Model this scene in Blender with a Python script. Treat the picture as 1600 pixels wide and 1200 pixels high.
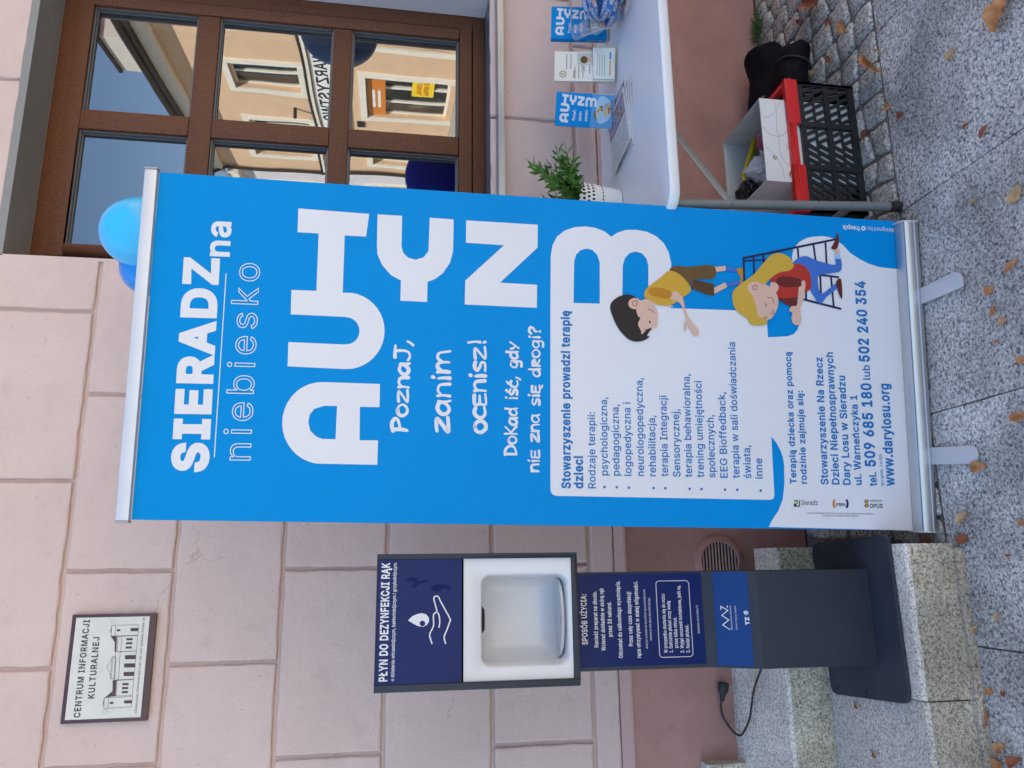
import bpy, bmesh, math, random
from mathutils import Vector, Matrix, noise
from mathutils.geometry import delaunay_2d_cdt

random.seed(11)
for _o in list(bpy.data.objects):
    bpy.data.objects.remove(_o)
SC = bpy.context.scene
COL = SC.collection

# ------------------------------------------------------------------ camera (held upright, frame lies on its side)
YAW, PITCH, ROLL, FPX = 0.23545463, 0.15737104, 0.02534335, 1202.734
CAM = Vector((0.0, -2.5828, 1.47))


def _basis():
    cy, sy = math.cos(YAW), math.sin(YAW)
    fwd, right, up = Vector((sy, cy, 0)), Vector((cy, -sy, 0)), Vector((0, 0, 1))
    f2 = fwd * math.cos(PITCH) - up * math.sin(PITCH)
    u2 = up * math.cos(PITCH) + fwd * math.sin(PITCH)
    r3 = right * math.cos(ROLL) + u2 * math.sin(ROLL)
    d3 = -(u2 * math.cos(ROLL) - right * math.sin(ROLL))
    return f2, r3, d3


FWD, RIGHT, DOWN = _basis()
cam_d = bpy.data.cameras.new('camera')
cam_d.sensor_fit = 'HORIZONTAL'
cam_d.sensor_width = 36.0
cam_d.lens = 36.0 * FPX / 1600.0
cam_d.clip_start = 0.05
cam_d.clip_end = 500.0
cam_o = bpy.data.objects.new('camera', cam_d)
COL.objects.link(cam_o)
_m = Matrix((DOWN, RIGHT, -FWD)).transposed().to_4x4()
_m.translation = CAM
cam_o.matrix_world = _m
SC.camera = cam_o

# ------------------------------------------------------------------ sky and sun
TO_SUN = Vector((-0.52, 0.385, 0.765)).normalized()
world = bpy.data.worlds.new('World')
SC.world = world
world.use_nodes = True
_nt = world.node_tree
_bg = _nt.nodes['Background']
_sky = _nt.nodes.new('ShaderNodeTexSky')
_sky.sky_type = 'NISHITA'
_sky.sun_disc = False
_sky.sun_elevation = math.asin(TO_SUN.z)
_sky.sun_rotation = math.atan2(TO_SUN.x, TO_SUN.y)
_sky.altitude = 150
_sky.air_density = 1.0
_sky.dust_density = 0.9
_sky.ozone_density = 1.0
_nt.links.new(_sky.outputs[0], _bg.inputs[0])
_bg.inputs[1].default_value = 0.092
sun_d = bpy.data.lights.new('sun', 'SUN')
sun_d.energy = 5.0
sun_d.angle = math.radians(0.53)
sun_d.color = (1.0, 0.94, 0.84)
sun_o = bpy.data.objects.new('sun', sun_d)
COL.objects.link(sun_o)
sun_o.rotation_euler = TO_SUN.to_track_quat('Z', 'Y').to_euler()
sun_o.location = TO_SUN * 40

SC.view_settings.view_transform = 'Standard'
SC.view_settings.look = 'None'
SC.view_settings.exposure = 2.07
SC.view_settings.gamma = 1.0
SC.view_settings.use_curve_mapping = False
SC.render.engine = 'CYCLES'
SC.cycles.use_denoising = True
SC.cycles.max_bounces = 8
SC.cycles.transparent_max_bounces = 12
SC.cycles.caustics_reflective = False
SC.cycles.caustics_refractive = False


# ------------------------------------------------------------------ measuring helpers (photograph pixel -> place in the scene)
def ray(q):
    return FWD + (1200 - q[1] - 600) / FPX * RIGHT + (q[0] - 800) / FPX * DOWN


def hit(q, P, n):
    r = ray(q)
    return CAM + r * ((Vector(P) - CAM).dot(n) / r.dot(n))


def atz(q, z=0.0):
    return hit(q, (0, 0, z), Vector((0, 0, 1)))


def aty(q, y=0.0):
    return hit(q, (0, y, 0), Vector((0, 1, 0)))


def atx(q, x=0.0):
    return hit(q, (x, 0, 0), Vector((1, 0, 0)))


class Plane:
    """A flat face in the scene: origin, unit axes u (reading direction) and v (up), normal n towards the viewer."""
    def __init__(s, O, U, V):
        s.O, s.U = Vector(O), Vector(U).normalized()
        s.N = s.U.cross(Vector(V)).normalized()
        s.V = s.N.cross(s.U).normalized()

    def pt(s, u, v, off=0.0):
        return s.O + s.U * u + s.V * v + s.N * off

    def uv(s, q):
        d = hit(q, s.O, s.N) - s.O
        return (d.dot(s.U), d.dot(s.V))


# ------------------------------------------------------------------ materials
MATS = {}


def new_mat(name):
    m = bpy.data.materials.new(name)
    m.use_nodes = True
    MATS[name] = m
    return m, m.node_tree, m.node_tree.nodes['Principled BSDF']


def setp(b, **k):
    names = {'rough': 'Roughness', 'metal': 'Metallic', 'spec': 'Specular IOR Level', 'coat': 'Coat Weight',
             'ior': 'IOR', 'sss': 'Subsurface Weight', 'trans': 'Transmission Weight', 'sheen': 'Sheen Weight'}
    for a, v in k.items():
        b.inputs[names[a]].default_value = v


def coords(nt, kind='pos', scale=(1, 1, 1)):
    if kind == 'pos':
        g = nt.nodes.new('ShaderNodeNewGeometry')
        out = g.outputs['Position']
    else:
        g = nt.nodes.new('ShaderNodeTexCoord')
        out = g.outputs['Object']
    mp = nt.nodes.new('ShaderNodeMapping')
    mp.inputs['Scale'].default_value = scale
    nt.links.new(out, mp.inputs[0])
    return mp.outputs[0]


def nz(nt, vec, scale, detail=4, rough=0.55):
    t = nt.nodes.new('ShaderNodeTexNoise')
    t.inputs['Scale'].default_value = scale
    t.inputs['Detail'].default_value = detail
    t.inputs['Roughness'].default_value = rough
    nt.links.new(vec, t.inputs['Vector'])
    return t.outputs['Fac']


def ramp(nt, fac, stops, interp='LINEAR'):
    r = nt.nodes.new('ShaderNodeValToRGB')
    r.color_ramp.interpolation = interp
    e = r.color_ramp.elements
    while len(e) < len(stops):
        e.new(0.5)
    for k, (p, c) in enumerate(stops):
        e[k].position = p
        e[k].color = (*c, 1) if len(c) == 3 else c
    nt.links.new(fac, r.inputs[0])
    return r.outputs[0]


def mixc(nt, a, b, fac, mode='MIX'):
    m = nt.nodes.new('ShaderNodeMix')
    m.data_type = 'RGBA'
    m.blend_type = mode
    for k, v in ((0, fac), (6, a), (7, b)):
        if isinstance(v, (int, float)):
            m.inputs[k].default_value = v
        elif isinstance(v, tuple):
            m.inputs[k].default_value = (*v, 1)
        else:
            nt.links.new(v, m.inputs[k])
    return m.outputs[2]


def bump(nt, b, fac, strength=0.3, dist=0.01):
    n = nt.nodes.new('ShaderNodeBump')
    n.inputs['Strength'].default_value = strength
    n.inputs['Distance'].default_value = dist
    nt.links.new(fac, n.inputs['Height'])
    prev = b.inputs['Normal'].links
    if prev:
        nt.links.new(prev[0].from_socket, n.inputs['Normal'])
    nt.links.new(n.outputs[0], b.inputs['Normal'])


def plain(name, col, rough=0.5, metal=0.0, var=0.06, scale=8.0, bmp=0.0, bscale=200, kind='pos', wave=0.0, **k):
    """Plain material with a little unevenness of tone and gloss."""
    m, nt, b = new_mat(name)
    v = coords(nt, kind)
    f = nz(nt, v, scale)
    lo, hi = tuple(c * (1 - var) for c in col), tuple(min(1, c * (1 + var)) for c in col)
    nt.links.new(ramp(nt, f, [(0.3, lo), (0.7, hi)]), b.inputs['Base Color'])
    setp(b, rough=rough, metal=metal, **k)
    if bmp:
        bump(nt, b, nz(nt, v, bscale, 3), bmp, 0.002)
    if wave:                                              # slow ripple of hanging sheet
        bump(nt, b, nz(nt, v, 4.5, 1), wave, 0.02)
    return m


def stucco(name, col, dirt=(0.8, 0.78, 0.76), grain=0.35, patch=0.06):
    m, nt, b = new_mat(name)
    v = coords(nt)
    big, mid, fine = nz(nt, v, 2.3, 5), nz(nt, v, 16, 5), nz(nt, v, 170, 4, 0.6)
    c = ramp(nt, big, [(0.3, tuple(x * (1 - patch) for x in col)), (0.7, tuple(min(1, x * (1 + patch)) for x in col))])
    c = mixc(nt, c, dirt, ramp(nt, mid, [(0.55, (0, 0, 0)), (0.85, (0.5, 0.5, 0.5))]), 'MULTIPLY')
    pits = ramp(nt, nz(nt, v, 95, 2, 0.4), [(0.24, (0.72, 0.7, 0.68)), (0.31, (1, 1, 1))])
    c = mixc(nt, c, pits, 0.8, 'MULTIPLY')
    # hairline cracks
    vo = nt.nodes.new('ShaderNodeTexVoronoi')
    vo.feature = 'DISTANCE_TO_EDGE'
    vo.inputs['Scale'].default_value = 1.9
    wv = nt.nodes.new('ShaderNodeVectorMath')
    wv.operation = 'ADD'
    tx = nt.nodes.new('ShaderNodeTexNoise')
    tx.inputs['Scale'].default_value = 5
    tx.inputs['Detail'].default_value = 6
    nt.links.new(v, tx.inputs['Vector'])
    sc = nt.nodes.new('ShaderNodeVectorMath')
    sc.operation = 'SCALE'
    sc.inputs['Scale'].default_value = 0.35
    nt.links.new(tx.outputs['Color'], sc.inputs[0])
    nt.links.new(v, wv.inputs[0])
    nt.links.new(sc.outputs[0], wv.inputs[1])
    nt.links.new(wv.outputs[0], vo.inputs['Vector'])
    crack = ramp(nt, vo.outputs['Distance'], [(0.0, (0.6, 0.55, 0.52)), (0.0035, (1, 1, 1))])
    gate = ramp(nt, nz(nt, v, 1.7, 2), [(0.56, (0, 0, 0)), (0.62, (0.7, 0.7, 0.7))])
    c = mixc(nt, c, crack, gate, 'MULTIPLY')
    nt.links.new(c, b.inputs['Base Color'])
    setp(b, rough=0.9, spec=0.2)
    bump(nt, b, nz(nt, v, 30, 5), 0.6, 0.006)
    bump(nt, b, fine, grain * 1.6, 0.004)
    return m


def granite(name, light, mid, dark, scale=230, tint=None, rough=0.8, dirt=0.35):
    m, nt, b = new_mat(name)
    v = coords(nt)
    vo = nt.nodes.new('ShaderNodeTexVoronoi')
    vo.inputs['Scale'].default_value = scale
    nt.links.new(v, vo.inputs['Vector'])
    sep = nt.nodes.new('ShaderNodeSeparateColor')
    nt.links.new(vo.outputs['Color'], sep.inputs[0])
    c = ramp(nt, sep.outputs[0], [(0.0, dark), (0.26, dark), (0.36, mid), (0.6, mid), (0.72, light), (1.0, light)])
    c2 = ramp(nt, nz(nt, v, scale * 0.55, 4, 0.7), [(0.38, dark), (0.5, mid), (0.62, light)])
    c = mixc(nt, c, c2, 0.5)
    c = mixc(nt, c, ramp(nt, nz(nt, v, 3.2, 5), [(0.38, (1 - dirt,) * 3), (0.6, (1.0, 1.0, 1.0))]), 1.0, 'MULTIPLY')
    if tint:
        c = mixc(nt, c, tint, ramp(nt, nz(nt, v, 9, 5), [(0.45, (0, 0, 0)), (0.75, (0.55, 0.55, 0.55))]), 'MULTIPLY')
    oi = nt.nodes.new('ShaderNodeObjectInfo')             # every stone has its own tone
    c = mixc(nt, c, ramp(nt, oi.outputs['Random'], [(0.0, (0.84, 0.83, 0.82)), (1.0, (1.08, 1.07, 1.04))]), 1.0, 'MULTIPLY')
    nt.links.new(c, b.inputs['Base Color'])
    setp(b, rough=rough, spec=0.3)
    bump(nt, b, nz(nt, v, scale * 0.5, 3), 0.35, 0.003)
    return m


M = {}
M['stucco'] = stucco('pink_stucco', (0.635, 0.50, 0.458))
M['groove'] = stucco('groove_mortar', (0.56, 0.43, 0.39))
M['plinth'] = stucco('reddish_plinth_render', (0.43, 0.24, 0.205), (0.62, 0.58, 0.56), grain=0.3, patch=0.22)
M['ledge'] = stucco('ledge_render', (0.55, 0.36, 0.31))
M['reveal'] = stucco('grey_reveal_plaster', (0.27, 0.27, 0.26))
M['jamb'] = stucco('white_jamb_plaster', (0.62, 0.60, 0.62))
M['slab'] = granite('granite_slab', (0.78, 0.755, 0.70), (0.52, 0.50, 0.465), (0.085, 0.086, 0.09), 200, dirt=0.42)
M['slab_warm'] = granite('granite_slab_warm', (0.75, 0.72, 0.66), (0.50, 0.475, 0.435), (0.085, 0.085, 0.088), 190, dirt=0.42)
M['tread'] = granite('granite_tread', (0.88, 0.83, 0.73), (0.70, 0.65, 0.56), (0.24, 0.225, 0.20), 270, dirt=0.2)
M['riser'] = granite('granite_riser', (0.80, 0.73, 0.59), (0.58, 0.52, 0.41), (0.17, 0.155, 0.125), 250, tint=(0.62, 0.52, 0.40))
M['cobble'] = granite('granite_cobble', (0.74, 0.71, 0.65), (0.46, 0.44, 0.40), (0.085, 0.083, 0.08), 195, dirt=0.45)
M['joint'] = plain('joint_dirt', (0.15, 0.13, 0.105), 0.95, var=0.4, scale=40, bmp=0.5)
M['asphalt'] = granite('street_paving', (0.52, 0.48, 0.42), (0.42, 0.385, 0.335), (0.28, 0.26, 0.23), 60)
M['alu'] = plain('brushed_aluminium', (0.62, 0.61, 0.60), 0.42, 1.0, var=0.04)
M['alu_light'] = plain('anodised_rail', (0.66, 0.65, 0.65), 0.5, 0.5, var=0.03)
M['grey_plastic'] = plain('grey_plastic', (0.34, 0.35, 0.37), 0.5)
M['banner_blue'] = plain('banner_blue_vinyl', (0.0, 0.245, 0.62), 0.5, var=0.03, scale=3, bmp=0.05, bscale=900, wave=0.25, spec=0.09)
M['print_white'] = plain('print_white', (0.71, 0.71, 0.73), 0.5, var=0.015, scale=3, wave=0.2, spec=0.25)
M['print_blue'] = plain('print_text_blue', (0.004, 0.155, 0.44), 0.55, var=0.02, spec=0.3)
M['sheet_back'] = plain('banner_backing', (0.55, 0.56, 0.58), 0.7)
M['sign_navy'] = plain('sign_navy', (0.006, 0.018, 0.105), 0.3, var=0.06, spec=0.18)
M['smudge'] = plain('hand_smudge', (0.005, 0.0155, 0.092), 0.55, spec=0.1)
M['sign_blue'] = plain('sign_blue', (0.01, 0.048, 0.19), 0.3, var=0.04, spec=0.25)
M['anthracite'] = plain('anthracite_powder_coat', (0.030, 0.036, 0.050), 0.5, var=0.06, bmp=0.06, bscale=700, spec=0.3)
M['white_plastic'] = plain('white_plastic', (0.66, 0.665, 0.68), 0.22, var=0.015, coat=0.2)
M['tray_grey'] = plain('tray_grey', (0.50, 0.52, 0.55), 0.3)
M['black'] = plain('black_plastic', (0.012, 0.012, 0.014), 0.45, var=0.1)
M['rubber'] = plain('black_rubber', (0.015, 0.015, 0.016), 0.6)
M['steel'] = plain('steel_pin', (0.6, 0.6, 0.58), 0.25, 1.0)
M['table_top'] = plain('table_top_plastic', (0.74, 0.75, 0.76), 0.33, var=0.015, bmp=0.06, bscale=500)
M['table_leg'] = plain('grey_table_steel', (0.19, 0.21, 0.21), 0.4, 0.2, var=0.05)
M['red'] = plain('crate_red', (0.62, 0.02, 0.022), 0.38, var=0.05)
M['crate_black'] = plain('crate_black', (0.012, 0.013, 0.016), 0.42, var=0.1)
M['card_white'] = plain('white_carton', (0.72, 0.71, 0.69), 0.65, var=0.03, scale=12)
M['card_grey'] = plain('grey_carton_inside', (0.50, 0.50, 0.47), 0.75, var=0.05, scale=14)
M['bag_black'] = plain('black_nylon', (0.006, 0.006, 0.009), 0.7, var=0.25, scale=12, bmp=0.5, bscale=26, spec=0.08)
M['film_black'] = plain('black_film', (0.01, 0.01, 0.012), 0.16, var=0.2, bmp=0.8, bscale=60)
M['film_white'] = plain('white_film', (0.70, 0.71, 0.74), 0.35, var=0.05, bmp=0.6, bscale=45)
M['film_yellow'] = plain('yellow_film', (0.75, 0.55, 0.015), 0.35, var=0.06, bmp=0.4, bscale=60)
M['film_pink'] = plain('maroon_film', (0.28, 0.05, 0.10), 0.4, var=0.5, scale=40, bmp=0.4, bscale=60)
M['pot'] = plain('white_enamel', (0.80, 0.80, 0.78), 0.3, var=0.01)
M['soil'] = plain('soil', (0.03, 0.02, 0.013), 0.95, var=0.4, scale=80, bmp=0.8)
M['gasket'] = plain('grey_gasket', (0.10, 0.11, 0.125), 0.4)
M['sill'] = plain('zinc_sill', (0.32, 0.36, 0.38), 0.35, 0.7, var=0.06)
M['balloon_light'] = plain('light_blue_latex', (0.04, 0.50, 0.86), 0.22, var=0.05, scale=6, sss=0.15)
M['balloon_dark'] = plain('blue_latex', (0.008, 0.26, 0.72), 0.22, var=0.05, scale=6, sss=0.15)
M['plaque_white'] = plain('plaque_enamel', (0.67, 0.66, 0.60), 0.4, var=0.05, scale=25)
M['plaque_brown'] = plain('plaque_maroon', (0.075, 0.035, 0.04), 0.4, var=0.15, scale=25)
M['brass'] = plain('aged_brass', (0.42, 0.38, 0.26), 0.4, 0.7)
M['ink'] = plain('dark_ink', (0.02, 0.018, 0.02), 0.6)
M['ink_grey'] = plain('grey_ink', (0.22, 0.22, 0.23), 0.6)
M['ink_red'] = plain('red_ink', (0.50, 0.05, 0.03), 0.6)
M['ink_orange'] = plain('orange_ink', (0.65, 0.22, 0.02), 0.6)
M['ink_gold'] = plain('gold_brown_ink', (0.30, 0.17, 0.04), 0.6)
M['paper'] = plain('paper', (0.70, 0.695, 0.68), 0.6, var=0.02)
M['paper_cream'] = plain('cream_card', (0.76, 0.72, 0.62), 0.55, var=0.03)
for nm, c in dict(skin=(0.66, 0.43, 0.33), hair_dark=(0.022, 0.015, 0.013), hair_gold=(0.58, 0.36, 0.045), mustard=(0.58, 0.34, 0.035),
                  ochre=(0.48, 0.21, 0.015), brown=(0.13, 0.07, 0.022), brown_deep=(0.085, 0.04, 0.014), red_shirt=(0.42, 0.03, 0.02),
                  maroon=(0.13, 0.016, 0.014), jeans=(0.045, 0.15, 0.50), sock=(0.30, 0.52, 0.80), navy=(0.012, 0.012, 0.07),
                  crimson=(0.11, 0.015, 0.015), green=(0.10, 0.32, 0.05)).items():
    M['p_' + nm] = plain('print_' + nm, c, 0.55, var=0.02, spec=0.3)


def wood(name, dark, light):
    m, nt, b = new_mat(name)
    v = coords(nt, 'pos', (1, 1, 1))
    w = nt.nodes.new('ShaderNodeTexWave')
    w.inputs['Scale'].default_value = 9
    w.inputs['Distortion'].default_value = 9
    w.inputs['Detail'].default_value = 4
    w.inputs['Detail Scale'].default_value = 2.2
    nt.links.new(coords(nt, 'pos', (3.5, 1, 3.5)), w.inputs['Vector'])
    g = nz(nt, v, 140, 3)
    c = ramp(nt, w.outputs['Fac'], [(0.0, dark), (1.0, light)])
    c = mixc(nt, c, ramp(nt, g, [(0.3, (0.75, 0.75, 0.75)), (0.7, (1.1, 1.1, 1.1))]), 1.0, 'MULTIPLY')
    nt.links.new(c, b.inputs['Base Color'])
    setp(b, rough=0.5, spec=0.22)
    bump(nt, b, g, 0.12, 0.002)
    return m


M['wood'] = wood('brown_wood_foil', (0.112, 0.044, 0.022), (0.146, 0.061, 0.033))


def glass_mat(name, f0, dark=(0.012, 0.014, 0.016), see=0.5, rough=0.0, wav=0.0, tint=(0.96, 0.98, 1.0)):
    m, nt, b = new_mat(name)
    nt.nodes.remove(b)
    out = nt.nodes['Material Output']
    gl = nt.nodes.new('ShaderNodeBsdfGlossy')
    gl.inputs['Roughness'].default_value = rough
    gl.inputs['Color'].default_value = (*tint, 1)
    tr = nt.nodes.new('ShaderNodeBsdfTransparent')
    tr.inputs['Color'].default_value = (see, see * 1.02, see, 1)
    lw = nt.nodes.new('ShaderNodeLayerWeight')            # Schlick reflectance, the same from both sides of a thin pane
    pw = nt.nodes.new('ShaderNodeMath')
    pw.operation = 'POWER'
    pw.inputs[1].default_value = 5.0
    nt.links.new(lw.outputs['Facing'], pw.inputs[0])
    ma = nt.nodes.new('ShaderNodeMath')
    ma.operation = 'MULTIPLY_ADD'
    ma.inputs[1].default_value = 1.0 - f0
    ma.inputs[2].default_value = f0
    nt.links.new(pw.outputs[0], ma.inputs[0])
    mx = nt.nodes.new('ShaderNodeMixShader')
    nt.links.new(ma.outputs[0], mx.inputs[0])
    nt.links.new(tr.outputs[0], mx.inputs[1])
    nt.links.new(gl.outputs[0], mx.inputs[2])
    nt.links.new(mx.outputs[0], out.inputs['Surface'])
    if wav:
        bp = nt.nodes.new('ShaderNodeBump')
        bp.inputs['Strength'].default_value = wav
        bp.inputs['Distance'].default_value = 0.01
        nt.links.new(nz(nt, coords(nt), 2.2, 1), bp.inputs['Height'])
        nt.links.new(bp.outputs[0], gl.inputs['Normal'])
    return m


M['window_glass'] = glass_mat('window_glass', 0.205, see=0.5, wav=0.08, tint=(0.92, 0.96, 1.0))
M['shop_glass'] = glass_mat('shop_glass', 0.10, see=0.5)
M['clear'] = glass_mat('clear_plastic', 0.035, see=0.97, rough=0.02)


def leaf_mat(name, stops, scale=40):
    m, nt, b = new_mat(name)
    v = coords(nt)
    nt.links.new(ramp(nt, nz(nt, v, scale, 4), stops), b.inputs['Base Color'])
    setp(b, rough=0.6, spec=0.35)
    bump(nt, b, nz(nt, v, 160, 3), 0.4, 0.002)
    return m


M['leaf_orange'] = leaf_mat('dry_leaf_orange', [(0.3, (0.36, 0.13, 0.04)), (0.7, (0.60, 0.29, 0.11))])
M['leaf_tan'] = leaf_mat('dry_leaf_tan', [(0.3, (0.42, 0.25, 0.11)), (0.7, (0.62, 0.42, 0.21))])
M['leaf_rust'] = leaf_mat('dry_leaf_rust', [(0.3, (0.20, 0.055, 0.025)), (0.7, (0.36, 0.12, 0.05))])
M['leaf_green'] = leaf_mat('plant_leaf', [(0.3, (0.045, 0.13, 0.016)), (0.5, (0.10, 0.25, 0.04)), (0.7, (0.22, 0.40, 0.11))], 60)
M['weed'] = leaf_mat('weed_leaf', [(0.3, (0.05, 0.10, 0.02)), (0.7, (0.15, 0.24, 0.05))], 60)

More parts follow.
